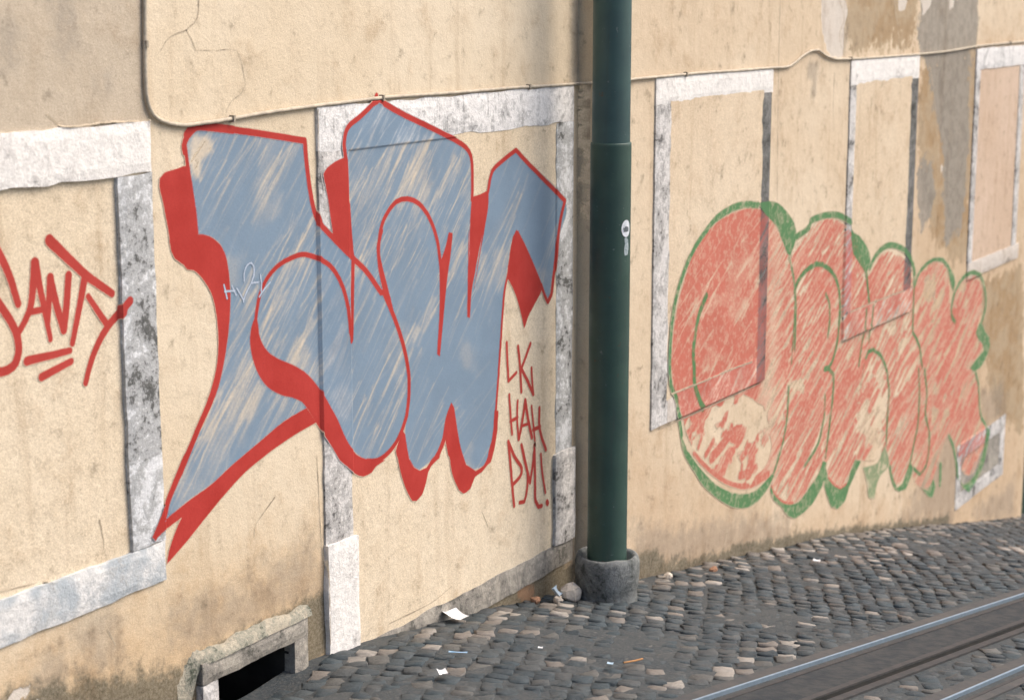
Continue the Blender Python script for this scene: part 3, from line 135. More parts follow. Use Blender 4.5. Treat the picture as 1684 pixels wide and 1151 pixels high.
  ('p',[(2.497,1.456),(2.513,1.484),(2.553,1.506),(2.597,1.525),(2.656,1.541),(2.725,1.555),(2.786,1.567),(2.835,1.585),(2.891,1.600),(2.953,1.606),(3.027,1.609),(3.103,1.606),(3.177,1.598),(3.252,1.583),(3.326,1.562),(3.387,1.540),(3.419,1.516),(3.477,1.485),(3.537,1.451),(3.574,1.424),(3.606,1.394),(3.635,1.363),(3.664,1.332),(3.692,1.302),(3.727,1.265),(3.760,1.227),(3.793,1.190),(3.827,1.152),(3.835,1.160),(3.867,1.182),(3.916,1.209),(3.981,1.237),(4.059,1.260),(4.145,1.269),(4.236,1.266),(4.329,1.252),(4.424,1.226),(4.525,1.191),(4.617,1.148),(4.690,1.102),(4.778,1.046),(4.800,1.008),(4.814,0.969),(4.828,0.930),(4.879,0.969),(4.920,0.994),(4.971,1.021),(5.033,1.047),(5.108,1.066),(5.207,1.070),(5.313,1.063),(5.499,1.019),(5.566,0.982),(5.617,0.937),(5.644,0.905),(5.663,0.870),(5.679,0.833),(5.689,0.790),(5.695,0.743),(5.704,0.704),(5.754,0.638),(5.793,0.691),(5.815,0.727),(5.846,0.762),(5.899,0.790),(5.965,0.814),(6.039,0.832),(6.103,0.845),(6.286,0.834),(6.470,0.756),(6.522,0.712),(6.554,0.664),(6.564,0.625),(6.564,0.582),(6.557,0.541),(6.540,0.501),(6.514,0.463),(6.490,0.429),(6.453,0.391),(6.434,0.356),(6.514,0.281),(6.663,0.216),(6.566,0.170),(6.501,0.151),(6.425,0.130),(6.371,0.111),(6.369,0.058),(6.500,-0.013),(6.545,-0.060),(6.576,-0.112),(6.590,-0.150),(6.601,-0.195),(6.612,-0.240),(6.624,-0.279),(6.646,-0.335),(6.682,-0.389),(6.753,-0.441),(6.823,-0.491),(6.844,-0.531),(6.858,-0.572),(6.843,-0.603),(6.834,-0.641),(6.802,-0.675),(6.772,-0.704),(6.724,-0.746),(6.661,-0.779),(6.568,-0.803),(6.466,-0.822),(6.300,-0.772),(6.228,-0.724),(6.150,-0.665),(6.111,-0.608),(6.083,-0.554),(6.056,-0.513),(6.006,-0.467),(5.927,-0.407),(5.838,-0.343),(5.792,-0.370),(5.746,-0.396),(5.703,-0.426),(5.673,-0.453),(5.645,-0.483),(5.618,-0.513),(5.592,-0.541),(5.561,-0.577),(5.532,-0.610),(5.498,-0.636),(5.434,-0.655),(5.360,-0.662),(5.218,-0.640),(5.118,-0.591),(5.035,-0.541),(5.004,-0.498),(4.986,-0.451),(4.969,-0.414),(4.913,-0.368),(4.888,-0.395),(4.854,-0.421),(4.807,-0.441),(4.749,-0.461),(4.698,-0.474),(4.600,-0.464),(4.553,-0.426),(4.512,-0.387),(4.490,-0.350),(4.472,-0.308),(4.451,-0.266),(4.427,-0.224),(4.401,-0.183),(4.375,-0.142),(4.254,-0.158),(4.201,-0.176),(4.137,-0.185),(4.037,-0.168),(3.925,-0.139),(3.834,-0.114),(3.748,-0.089),(3.716,-0.110),(3.684,-0.130),(3.656,-0.151),(3.625,-0.188),(3.592,-0.218),(3.483,-0.225),(3.370,-0.178),(3.309,-0.142),(3.256,-0.100),(3.220,-0.052),(3.195,-0.007),(3.165,0.039),(3.136,0.013),(3.108,-0.012),(3.073,-0.037),(3.032,-0.052),(2.987,-0.067),(2.940,-0.080),(2.897,-0.093),(2.847,-0.111),(2.799,-0.126),(2.751,-0.136),(2.679,-0.134),(2.604,-0.121),(2.529,-0.102),(2.460,-0.075),(2.390,-0.034),(2.334,0.011),(2.297,0.050),(2.283,0.088),(2.295,0.113),(2.321,0.138),(2.347,0.165),(2.363,0.185),(2.382,0.206),(2.402,0.229),(2.422,0.254),(2.439,0.281),(2.453,0.309),(2.460,0.330),(2.466,0.354),(2.471,0.379),(2.475,0.405),(2.479,0.432),(2.482,0.460),(2.487,0.489),(2.491,0.518),(2.497,0.547),(2.504,0.576),(2.511,0.600),(2.520,0.626),(2.530,0.652),(2.540,0.678),(2.551,0.704),(2.562,0.731),(2.573,0.759),(2.583,0.786),(2.595,0.813),(2.600,0.841),(2.606,0.869),(2.610,0.896),(2.612,0.924),(2.613,0.953),(2.612,0.982),(2.610,1.011),(2.609,1.040),(2.603,1.070),(2.598,1.099),(2.593,1.127),(2.588,1.154),(2.583,1.181),(2.578,1.206),(2.573,1.230),(2.564,1.262),(2.553,1.294),(2.540,1.325),(2.527,1.356),(2.514,1.385),(2.505,1.412),(2.498,1.436)],1,0.012)],
 'faded_bare': [
  ('p',[(1.059,0.701),(1.103,0.720),(1.162,0.730),(1.207,0.735),(1.257,0.737),(1.333,0.735),(1.414,0.731),(1.485,0.723),(1.555,0.717),(1.612,0.723),(1.674,0.733),(1.739,0.733),(1.812,0.715),(1.888,0.688),(1.956,0.662),(2.028,0.636),(2.091,0.609),(2.144,0.579),(2.184,0.546),(2.201,0.520),(2.214,0.490),(2.226,0.458),(2.237,0.427),(2.248,0.397),(2.260,0.367),(2.267,0.338),(2.268,0.311),(2.256,0.281),(2.234,0.256),(2.205,0.234),(2.164,0.216),(2.116,0.203),(2.073,0.190),(2.038,0.167),(1.987,0.156),(1.932,0.164),(1.863,0.179),(1.790,0.198),(1.727,0.216),(1.658,0.240),(1.596,0.265),(1.536,0.295),(1.485,0.324),(1.431,0.356),(1.379,0.390),(1.330,0.423),(1.285,0.455),(1.243,0.487),(1.204,0.518),(1.170,0.546),(1.134,0.576),(1.106,0.604),(1.081,0.631),(1.058,0.670)],0.92,0.02),
  ('p',[(3.869,0.539),(3.968,0.522),(4.069,0.504),(4.171,0.487),(4.275,0.469),(4.290,0.434),(4.306,0.399),(4.323,0.364),(4.338,0.330),(4.351,0.296),(4.362,0.264),(4.363,0.230),(4.361,0.196),(4.357,0.165),(4.351,0.136),(4.346,0.109),(4.343,0.073),(4.338,0.040),(4.327,0.007),(4.313,-0.024),(4.294,-0.057),(4.273,-0.088),(4.249,-0.115),(4.219,-0.141),(4.183,-0.163),(4.136,-0.175),(4.034,-0.164),(3.925,-0.139),(3.830,-0.115),(3.748,-0.084),(3.681,-0.041),(3.640,0.005),(3.642,0.033),(3.662,0.059),(3.674,0.090),(3.677,0.117),(3.677,0.150),(3.678,0.184),(3.680,0.218),(3.686,0.249),(3.699,0.283),(3.716,0.314),(3.736,0.344),(3.758,0.377),(3.774,0.402),(3.792,0.428),(3.811,0.456),(3.830,0.484),(3.850,0.512)],0.8,0.02),
  ('p',[(5.040,0.929),(5.074,0.957),(5.123,0.979),(5.176,0.994),(5.351,1.000),(5.438,0.963),(5.513,0.922),(5.551,0.883),(5.580,0.839),(5.592,0.797),(5.586,0.756),(5.563,0.718),(5.515,0.693),(5.431,0.687),(5.322,0.693),(5.216,0.699),(5.109,0.749),(5.029,0.801),(5.015,0.832),(5.014,0.867),(5.024,0.900)],0.5,0.04),
  ('p',[(4.219,0.767),(4.318,0.764),(4.419,0.762),(4.509,0.758),(4.606,0.749),(4.701,0.738),(4.718,0.700),(4.736,0.662),(4.742,0.622),(4.739,0.595),(4.733,0.563),(4.725,0.529),(4.713,0.497),(4.699,0.470),(4.681,0.449),(4.612,0.434),(4.521,0.431),(4.491,0.470),(4.462,0.508),(4.434,0.546),(4.396,0.587),(4.364,0.622),(4.329,0.658),(4.292,0.694),(4.255,0.731)],0.35,0.04),
  ('p',[(5.391,0.140),(5.516,0.129),(5.644,0.117),(5.671,0.078),(5.699,0.040),(5.727,0.001),(5.754,-0.039),(5.782,-0.081),(5.802,-0.116),(5.823,-0.152),(5.845,-0.189),(5.866,-0.228),(5.888,-0.267),(5.910,-0.306),(5.932,-0.345),(5.802,-0.348),(5.674,-0.350),(5.596,-0.307),(5.514,-0.264),(5.443,-0.221),(5.400,-0.179),(5.388,-0.150),(5.381,-0.118),(5.378,-0.083),(5.378,-0.047),(5.381,-0.010),(5.385,0.029),(5.388,0.067),(5.391,0.104)],0.35,0.05),
  ('p',[(2.497,0.669),(2.577,0.661),(2.657,0.652),(2.738,0.644),(2.760,0.612),(2.787,0.579),(2.804,0.547),(2.797,0.520),(2.766,0.503),(2.716,0.489),(2.658,0.477),(2.603,0.465),(2.560,0.454),(2.524,0.436),(2.497,0.417),(2.470,0.398),(2.453,0.428),(2.434,0.459),(2.419,0.489),(2.414,0.519),(2.420,0.543),(2.432,0.567),(2.447,0.592),(2.464,0.618),(2.482,0.644)],0.5,0.03),
  ('p',[(5.843,0.782),(5.936,0.802),(6.064,0.801),(6.196,0.782),(6.336,0.754),(6.339,0.717),(6.346,0.679),(6.345,0.643),(6.324,0.615),(6.256,0.594),(6.161,0.583),(6.067,0.573),(5.948,0.610),(5.831,0.647),(5.829,0.683),(5.824,0.722),(5.825,0.756)],0.35,0.05)],
 'faded_touch': [
  ('s',[(1.409,0.435),(1.448,0.446),(1.487,0.457),(1.527,0.470),(1.561,0.482),(1.596,0.497),(1.632,0.512),(1.668,0.526)],0.035,0.035,1,0.012),
  ('s',[(1.555,0.334),(1.587,0.350),(1.619,0.365),(1.651,0.381),(1.683,0.396),(1.716,0.412)],0.0225,0.0225,1,0.012),
  ('s',[(1.328,0.470),(1.362,0.488),(1.392,0.507),(1.424,0.526)],0.02,0.02,1,0.012),
  ('s',[(1.228,0.534),(1.246,0.555),(1.265,0.576)],0.015,0.015,1,0.012),
  ('s',[(1.810,0.241),(1.896,0.231)],0.025,0.025,1,0.012),
  ('s',[(1.838,0.297),(1.835,0.271),(1.831,0.246)],0.015,0.015,1,0.012),
  ('s',[(1.932,0.347),(1.963,0.367)],0.01,0.01,1,0.012),
  ('s',[(2.098,0.148),(2.165,0.151),(2.233,0.154)],0.025,0.025,1,0.012),
  ('s',[(1.171,0.512),(1.212,0.484),(1.248,0.457),(1.290,0.429),(1.331,0.401),(1.380,0.372),(1.432,0.342),(1.485,0.313),(1.537,0.286),(1.601,0.256),(1.665,0.229),(1.727,0.206),(1.815,0.180),(1.900,0.158)],0.014,0.014,1,0.01),
  ('s',[(3.256,-0.100),(3.313,-0.141),(3.370,-0.178),(3.483,-0.228),(3.593,-0.223)],0.011,0.011,1,0.01),
  ('s',[(2.296,0.066),(2.322,0.032),(2.358,-0.004),(2.426,-0.048),(2.505,-0.088),(2.579,-0.110),(2.652,-0.126)],0.01,0.01,1,0.01)],
 'green_line': [
  ('s',[(1.947,1.807),(1.867,1.814),(1.788,1.822),(1.715,1.826),(1.650,1.825),(1.591,1.821),(1.534,1.815),(1.478,1.807),(1.425,1.797),(1.378,1.786),(1.328,1.768),(1.284,1.747),(1.254,1.733),(1.220,1.717),(1.185,1.700),(1.149,1.681),(1.118,1.662),(1.090,1.643),(1.064,1.623),(1.040,1.603),(1.016,1.581),(0.993,1.558),(0.974,1.538),(0.956,1.516),(0.937,1.493),(0.920,1.470),(0.904,1.446),(0.890,1.422),(0.880,1.401),(0.870,1.380),(0.862,1.358),(0.855,1.336),(0.848,1.313),(0.842,1.289),(0.837,1.264),(0.833,1.241),(0.830,1.217),(0.827,1.191),(0.824,1.165),(0.823,1.139),(0.822,1.114),(0.821,1.090),(0.821,1.069),(0.823,1.043),(0.826,1.017),(0.831,0.991),(0.837,0.968),(0.846,0.946),(0.865,0.921),(0.886,0.897),(0.910,0.870),(0.920,0.843),(0.930,0.811),(0.942,0.779),(0.974,0.743),(0.985,0.710),(0.996,0.678),(1.006,0.647)],0.018125,0.018125,1,0.012),
  ('s',[(1.947,1.803),(1.867,1.812),(1.789,1.820),(1.716,1.824),(1.651,1.823),(1.591,1.819),(1.534,1.812),(1.480,1.804),(1.429,1.794),(1.378,1.784)],0.02125,0.02125,1,0.012),
  ('p',[(0.975,0.735),(0.982,0.706),(0.990,0.678),(1.006,0.647),(1.026,0.619),(1.052,0.588),(1.081,0.556),(1.114,0.525),(1.149,0.494),(1.189,0.461),(1.229,0.430),(1.273,0.398),(1.320,0.364),(1.372,0.329),(1.425,0.296),(1.477,0.265),(1.545,0.231),(1.615,0.200),(1.687,0.173),(1.750,0.152),(1.819,0.132),(1.886,0.114),(1.947,0.102),(2.012,0.097),(2.068,0.100),(2.123,0.106),(2.168,0.113),(2.212,0.123),(2.257,0.133),(2.302,0.143),(2.331,0.123),(2.296,0.100),(2.261,0.077),(2.217,0.057),(2.174,0.042),(2.125,0.028),(2.073,0.018),(2.018,0.013),(1.941,0.018),(1.859,0.033),(1.778,0.054),(1.719,0.074),(1.660,0.098),(1.602,0.126),(1.544,0.154),(1.485,0.185),(1.426,0.218),(1.369,0.252),(1.317,0.286),(1.280,0.313),(1.246,0.341),(1.217,0.369),(1.185,0.397),(1.156,0.424),(1.122,0.455),(1.090,0.485),(1.062,0.514),(1.038,0.541),(1.015,0.576),(0.999,0.610),(0.988,0.642),(0.980,0.674),(0.978,0.704)],1,0.011),
  ('p',[(1.946,1.812),(2.026,1.812),(2.106,1.809),(2.209,1.796),(2.279,1.779),(2.351,1.750),(2.420,1.713),(2.465,1.686),(2.509,1.657),(2.542,1.629),(2.565,1.596),(2.571,1.564),(2.567,1.533),(2.552,1.503),(2.522,1.471),(2.486,1.439),(2.438,1.463),(2.404,1.499),(2.364,1.543),(2.337,1.569),(2.307,1.598),(2.275,1.627),(2.243,1.652),(2.199,1.677),(2.152,1.699),(2.077,1.727),(2.034,1.754),(1.989,1.783)],1,0.011),
  ('s',[(2.475,1.432),(2.493,1.403),(2.512,1.374),(2.529,1.344),(2.544,1.314),(2.559,1.282),(2.571,1.249),(2.580,1.220),(2.590,1.190),(2.595,1.159),(2.600,1.127),(2.602,1.100),(2.603,1.073),(2.603,1.045),(2.603,1.017),(2.603,0.989),(2.603,0.962),(2.603,0.934),(2.602,0.907),(2.602,0.879),(2.602,0.852)],0.01375,0.01375,1,0.012),
  ('s',[(2.523,0.637),(2.522,0.607),(2.520,0.577),(2.519,0.547),(2.518,0.517),(2.516,0.489),(2.512,0.463),(2.505,0.430),(2.497,0.399),(2.486,0.369),(2.474,0.341),(2.463,0.315),(2.445,0.291),(2.431,0.267),(2.411,0.244),(2.391,0.219),(2.369,0.193),(2.347,0.168),(2.325,0.142)],0.01375,0.01375,0.84,0.012),
  ('s',[(2.584,1.549),(2.656,1.560),(2.730,1.572),(2.784,1.584),(2.806,1.621),(2.874,1.628),(2.967,1.630),(3.058,1.630),(3.169,1.623),(3.278,1.607),(3.354,1.588),(3.407,1.567),(3.476,1.544)],0.02125,0.02125,1,0.012),
  ('p',[(3.488,1.502),(3.529,1.472),(3.650,1.434),(3.716,1.400),(3.777,1.361),(3.824,1.326),(3.857,1.293),(3.878,1.239),(3.843,1.201),(3.803,1.162),(3.720,1.217),(3.669,1.248),(3.619,1.280),(3.543,1.330),(3.521,1.363),(3.506,1.401),(3.492,1.436),(3.487,1.470)],1,0.011),
  ('s',[(3.810,1.163),(3.822,1.130),(3.833,1.097),(3.845,1.065),(3.857,1.032),(3.868,0.999),(3.880,0.966)],0.01625,0.01625,1,0.012),
  ('s',[(3.965,0.928),(3.961,0.896),(3.957,0.865),(3.953,0.834),(3.940,0.806),(3.955,0.774),(3.943,0.748),(3.939,0.714),(3.938,0.680)],0.0125,0.0125,1,0.012),
  ('s',[(3.833,0.921),(3.830,0.884),(3.824,0.848),(3.817,0.812),(3.837,0.772),(3.818,0.738),(3.801,0.702),(3.792,0.675),(3.782,0.646),(3.773,0.616),(3.764,0.585),(3.755,0.555)],0.01375,0.01375,0.9,0.012),
  ('s',[(2.573,1.221),(2.591,1.246),(2.617,1.270),(2.656,1.289),(2.706,1.309),(2.757,1.324),(2.828,1.333),(2.903,1.338),(2.902,1.343),(3.030,1.323),(3.143,1.281),(3.205,1.248),(3.261,1.209),(3.292,1.178),(3.318,1.144),(3.338,1.108),(3.348,1.080),(3.355,1.051),(3.361,1.020),(3.360,0.990),(3.361,0.957),(3.359,0.924),(3.355,0.890),(3.350,0.858),(3.344,0.829),(3.336,0.800),(3.327,0.773),(3.315,0.748),(3.293,0.714),(3.267,0.684),(3.244,0.660),(3.190,0.636),(3.276,0.580),(3.288,0.562),(3.290,0.540),(3.290,0.511),(3.289,0.478),(3.286,0.445),(3.282,0.419),(3.276,0.391),(3.269,0.360),(3.262,0.330),(3.255,0.302),(3.248,0.276),(3.241,0.247),(3.234,0.219),(3.226,0.192),(3.219,0.165),(3.212,0.137),(3.204,0.109),(3.197,0.081),(3.189,0.053)],0.0175,0.015,1,0.012),
  ('s',[(3.190,0.636),(3.123,0.642)],0.01875,0.01875,1,0.012),
  ('s',[(2.583,1.204),(2.583,1.176),(2.582,1.148),(2.582,1.120),(2.582,1.092),(2.581,1.064),(2.580,1.034),(2.578,1.004),(2.576,0.977),(2.574,0.949),(2.571,0.921),(2.571,0.891),(2.565,0.863),(2.562,0.833),(2.559,0.804),(2.556,0.775)],0.01,0.01,0.84,0.012),
  ('s',[(3.102,1.125),(3.139,1.092),(3.163,1.059),(3.175,1.026),(3.182,0.988),(3.184,0.950),(3.179,0.915),(3.170,0.881),(3.160,0.847)],0.015,0.015,0.96,0.012),
  ('s',[(1.267,1.373),(1.240,1.349),(1.214,1.324),(1.191,1.299),(1.173,1.273),(1.159,1.246),(1.147,1.216),(1.139,1.195),(1.131,1.171),(1.124,1.147),(1.118,1.122),(1.115,1.100),(1.115,1.074),(1.119,1.049),(1.124,1.024),(1.128,1.001),(1.130,0.972),(1.130,0.945),(1.136,0.918),(1.147,0.888),(1.168,0.856),(1.189,0.826),(1.220,0.786),(1.272,0.742)],0.02,0.02,1,0.012),
  ('s',[(3.143,0.465),(3.144,0.433),(3.146,0.402),(3.146,0.371),(3.141,0.339),(3.133,0.310),(3.121,0.280),(3.108,0.249),(3.092,0.221),(3.076,0.197),(3.050,0.171),(3.018,0.150),(2.980,0.130),(2.934,0.111),(2.884,0.093),(2.833,0.075)],0.015,0.015,0.84,0.012),
  ('p',[(2.280,0.070),(2.334,0.011),(2.390,-0.032),(2.460,-0.075),(2.529,-0.104),(2.604,-0.124),(2.680,-0.138),(2.751,-0.141),(2.793,-0.133),(2.836,-0.119),(2.880,-0.104),(2.922,-0.089),(2.976,-0.072),(3.027,-0.055),(3.073,-0.037),(3.100,-0.013),(3.121,0.011),(3.142,0.036),(3.215,0.010),(3.205,-0.017),(3.197,-0.046),(3.190,-0.075),(3.175,-0.100),(3.156,-0.124),(3.128,-0.146),(3.093,-0.166),(3.055,-0.183),(3.017,-0.199),(2.983,-0.211),(2.910,-0.226),(2.833,-0.233),(2.757,-0.238),(2.685,-0.235),(2.560,-0.185),(2.509,-0.145),(2.459,-0.103),(2.396,-0.069),(2.338,-0.036),(2.298,0.001),(2.275,0.034)],1,0.011),
  ('p',[(3.140,0.025),(3.196,-0.017),(3.223,-0.062),(3.257,-0.110),(3.313,-0.152),(3.370,-0.186),(3.483,-0.233),(3.549,-0.230),(3.607,-0.221),(3.641,-0.191),(3.670,-0.154),(3.708,-0.122),(3.748,-0.089),(3.866,-0.126),(3.830,-0.149),(3.794,-0.172),(3.759,-0.195),(3.722,-0.217),(3.686,-0.239),(3.655,-0.263),(3.627,-0.289),(3.605,-0.315),(3.579,-0.337),(3.512,-0.351),(3.441,-0.360),(3.329,-0.317),(3.292,-0.284),(3.256,-0.242),(3.225,-0.202),(3.200,-0.167),(3.179,-0.134),(3.164,-0.099),(3.155,-0.069),(3.149,-0.038),(3.145,-0.007)],1,0.011),
  ('p',[(4.341,-0.113),(4.381,-0.159),(4.422,-0.205),(4.449,-0.244),(4.450,-0.278),(4.424,-0.303),(4.303,-0.318),(4.253,-0.336),(4.216,-0.362),(4.197,-0.393),(4.182,-0.431),(4.167,-0.468),(4.044,-0.428),(4.024,-0.385),(4.005,-0.340),(3.986,-0.299),(3.968,-0.263),(3.935,-0.218),(3.900,-0.175),(4.007,-0.190),(4.114,-0.205),(4.199,-0.210),(4.257,-0.187),(4.284,-0.154)],0.62,0.011),
  ('s',[(4.471,-0.302),(4.498,-0.353),(4.530,-0.402),(4.572,-0.446),(4.619,-0.489)],0.01875,0.01875,1,0.012),
  ('p',[(4.603,-0.490),(4.691,-0.495),(4.764,-0.489),(4.795,-0.471),(4.824,-0.446),(4.853,-0.416),(4.882,-0.385),(4.912,-0.356),(4.986,-0.418),(4.980,-0.453),(4.945,-0.486),(4.915,-0.511),(4.878,-0.535),(4.840,-0.551),(4.689,-0.535)],1,0.011),
  ('s',[(3.887,0.584),(3.932,0.620),(4.032,0.616),(4.165,0.563),(4.226,0.520),(4.278,0.473),(4.319,0.426),(4.340,0.390),(4.347,0.372),(4.357,0.347),(4.371,0.312),(4.385,0.274),(4.393,0.237),(4.393,0.204),(4.388,0.172),(4.382,0.138),(4.378,0.103),(4.376,0.075),(4.375,0.045),(4.375,0.014),(4.374,-0.020),(4.374,-0.054),(4.373,-0.087),(4.372,-0.120)],0.015,0.015,1,0.012),
  ('s',[(3.854,0.542),(3.846,0.513),(3.838,0.484),(3.829,0.455),(3.821,0.426),(3.812,0.397)],0.01,0.01,0.6,0.012),
  ('s',[(3.868,1.198),(3.905,1.223),(3.942,1.248),(3.983,1.269),(4.052,1.290),(4.130,1.303),(4.216,1.307),(4.310,1.299),(4.421,1.277),(4.527,1.248),(4.600,1.220),(4.664,1.187),(4.724,1.145),(4.807,1.096),(4.830,1.061),(4.844,1.028)],0.02125,0.02125,1,0.012),
  ('s',[(4.828,1.039),(4.834,1.003),(4.839,0.966),(4.843,0.928),(4.844,0.895),(4.845,0.860),(4.846,0.824),(4.846,0.790),(4.847,0.755),(4.847,0.720),(4.848,0.688),(4.849,0.661),(4.856,0.604),(4.948,0.543),(4.992,0.505),(5.030,0.465),(5.052,0.424),(5.069,0.383),(5.089,0.342),(5.109,0.301)],0.015,0.015,0.96,0.012),
  ('s',[(4.867,0.952),(4.886,0.981),(4.916,1.009),(4.975,1.035),(5.052,1.056),(5.145,1.072),(5.252,1.078),(5.377,1.068),(5.495,1.048),(5.626,0.984),(5.676,0.946),(5.715,0.905),(5.739,0.864),(5.758,0.822)],0.01625,0.01625,1,0.012),
  ('p',[(5.610,0.991),(5.690,0.955),(5.760,0.919),(5.800,0.881),(5.818,0.843),(5.806,0.807),(5.782,0.771),(5.709,0.839),(5.686,0.871),(5.661,0.910),(5.635,0.951)],1,0.011),
  ('s',[(5.865,0.529),(5.779,0.576),(5.759,0.612),(5.753,0.648),(5.776,0.703),(5.801,0.742),(5.843,0.782),(5.914,0.814),(5.994,0.840),(6.103,0.865),(6.245,0.862),(6.462,0.808),(6.527,0.768),(6.579,0.722),(6.619,0.677),(6.646,0.631),(6.663,0.577),(6.664,0.526),(6.640,0.485),(6.607,0.452),(6.546,0.399)],0.02,0.02,1,0.012),
  ('p',[(6.525,0.423),(6.466,0.389),(6.427,0.357),(6.475,0.308),(6.625,0.232),(6.670,0.173),(6.536,0.144),(6.467,0.128),(6.386,0.110),(6.307,0.091),(6.416,0.041),(6.587,0.042),(6.675,0.064),(6.753,0.097),(6.794,0.125),(6.826,0.157),(6.844,0.186),(6.815,0.254),(6.679,0.327),(6.606,0.390)],1,0.011),
  ('s',[(6.473,0.027),(6.509,-0.014),(6.546,-0.056),(6.574,-0.099),(6.589,-0.142),(6.600,-0.190),(6.610,-0.238),(6.624,-0.279),(6.658,-0.339),(6.704,-0.393),(6.819,-0.466),(6.871,-0.525)],0.01625,0.01625,1,0.012),
  ('p',[(6.866,-0.500),(6.945,-0.540),(6.945,-0.569),(6.935,-0.604),(6.935,-0.647),(6.915,-0.685),(6.896,-0.716),(6.875,-0.747),(6.851,-0.779),(6.824,-0.808),(6.794,-0.834),(6.734,-0.867),(6.666,-0.893),(6.584,-0.910),(6.507,-0.932),(6.430,-0.950),(6.277,-0.879),(6.217,-0.829),(6.147,-0.773),(6.273,-0.851),(6.432,-0.863),(6.533,-0.850),(6.627,-0.821),(6.669,-0.797),(6.708,-0.767),(6.743,-0.735),(6.772,-0.704),(6.801,-0.667),(6.821,-0.629),(6.819,-0.589),(6.834,-0.542)],1,0.011),
  ('s',[(5.027,0.305),(5.036,0.267),(5.046,0.229),(5.056,0.190),(5.064,0.151),(5.069,0.110),(5.072,0.074),(5.073,0.035),(5.074,-0.005),(5.072,-0.043),(5.069,-0.079),(5.064,-0.111),(5.052,-0.144),(5.034,-0.173),(5.014,-0.201),(4.996,-0.230),(4.979,-0.262),(4.962,-0.295),(4.945,-0.327),(4.929,-0.360)],0.015,0.015,1,0.012),
  ('s',[(5.165,0.281),(5.182,0.240),(5.201,0.197),(5.219,0.155),(5.234,0.115),(5.244,0.078),(5.243,0.039),(5.234,0.004),(5.226,-0.030),(5.228,-0.065),(5.249,-0.104),(5.280,-0.144),(5.312,-0.185),(5.336,-0.222),(5.351,-0.268),(5.356,-0.310),(5.353,-0.351),(5.347,-0.385),(5.336,-0.419),(5.321,-0.451),(5.300,-0.476),(5.241,-0.499),(5.168,-0.515),(5.086,-0.474),(5.005,-0.433)],0.015,0.015,1,0.012),
  ('p',[(5.217,-0.628),(5.363,-0.686),(5.408,-0.665),(5.452,-0.645),(5.496,-0.624),(5.560,-0.697),(5.529,-0.734),(5.481,-0.771),(5.388,-0.738),(5.307,-0.687)],1,0.011),
  ('s',[(5.660,-0.556),(5.662,-0.592),(5.664,-0.628),(5.667,-0.663),(5.669,-0.699)],0.03125,0.03125,0.84,0.012),
  ('s',[(5.841,-0.362),(5.897,-0.407),(5.948,-0.455),(5.981,-0.497),(6.014,-0.544),(6.044,-0.594),(6.066,-0.633),(6.083,-0.673),(6.086,-0.710),(6.106,-0.751)],0.01875,0.01875,0.96,0.012)],
 'wl_grey': [
  ([(-3.636,3.502),(-2.987,3.553),(-3.034,2.551),(-3.703,2.559)],0.03),
  ([(-5.006,3.394),(-3.636,3.502),(-3.703,2.559),(-5.085,2.622)],0.03)],
 'wl_smoke': [
  ([(-3.457,2.965),(-3.349,2.964),(-3.374,2.783),(-3.441,2.795)],0.08),
  ([(-3.680,2.893),(-3.604,2.892),(-3.626,2.763),(-3.689,2.765)],0.08),
  ([(-3.272,2.732),(-3.221,2.734),(-3.213,2.671),(-3.257,2.657)],0.02),
  ([(-3.605,1.252),(-3.554,1.270),(-3.504,1.277),(-3.530,1.222),(-3.580,1.210)],0.03),
  ([(-3.679,0.830),(-3.636,0.868),(-3.526,0.843),(-3.517,0.756),(-3.592,0.693),(-3.700,0.730)],0.06),
  ([(-0.081,2.956),(0.002,2.956),(0.008,2.572),(-0.077,2.575)],0.03),
  ([(-1.858,0.604),(-1.259,0.602),(-0.284,0.559),(-0.252,0.398),(-1.262,0.366),(-1.863,0.409)],0.15),
  ([(-3.026,0.844),(-2.601,0.814),(-2.141,0.885),(-2.129,0.630),(-2.609,0.625),(-2.856,0.608),(-3.033,0.710)],0.18),
  ([(-3.492,0.939),(-3.288,0.921),(-3.270,0.696),(-3.475,0.742)],0.12)],
 'wl_mould': [
  ([(-2.889,0.619),(-2.786,0.633),(-2.536,0.627),(-2.229,0.647),(-2.150,0.636),(-2.138,0.378),(-2.192,0.345),(-2.864,0.444)],0.05),
  ([(-3.155,0.544),(-2.962,0.503),(-2.860,0.516),(-2.830,0.432)],0.04),
  ([(-2.150,0.636),(-2.068,0.625),(-2.076,0.384),(-2.150,0.382)],0.03),
  ([(-1.820,0.409),(-1.360,0.394),(-0.904,0.335),(-0.281,0.252),(-0.003,0.192),(0.013,-0.020),(-0.958,0.205),(-1.822,0.330)],0.06),
  ([(-3.828,0.797),(-3.505,0.730),(-3.150,0.634),(-2.857,0.585),(-2.869,0.330),(-3.837,0.676)],0.1)],
 'wl_bare': [
  ([(-3.804,0.766),(-3.789,0.794),(-3.724,0.778),(-3.645,0.735),(-3.674,0.703),(-3.805,0.748)],0.02),
  ([(-3.252,2.727),(-3.233,2.726),(-3.230,2.681),(-3.254,2.663)],0.01),
  ([(-2.764,2.471),(-2.693,2.445),(-2.674,2.407),(-2.717,2.419)],0.012)],
 'wl_brick': [
  ([(-0.574,0.224),(-0.447,0.206),(-0.400,0.147),(-0.458,0.118),(-0.562,0.163)],0.015)],
 'wl_ochre': [
  ([(-5.282,0.705),(-5.196,1.547),(-3.821,0.896),(-3.009,0.873),(-2.141,0.885),(-0.043,0.903),(0.013,-0.020),(-2.003,0.020),(-3.880,0.066)],0.35)],
 'wr_grey': [
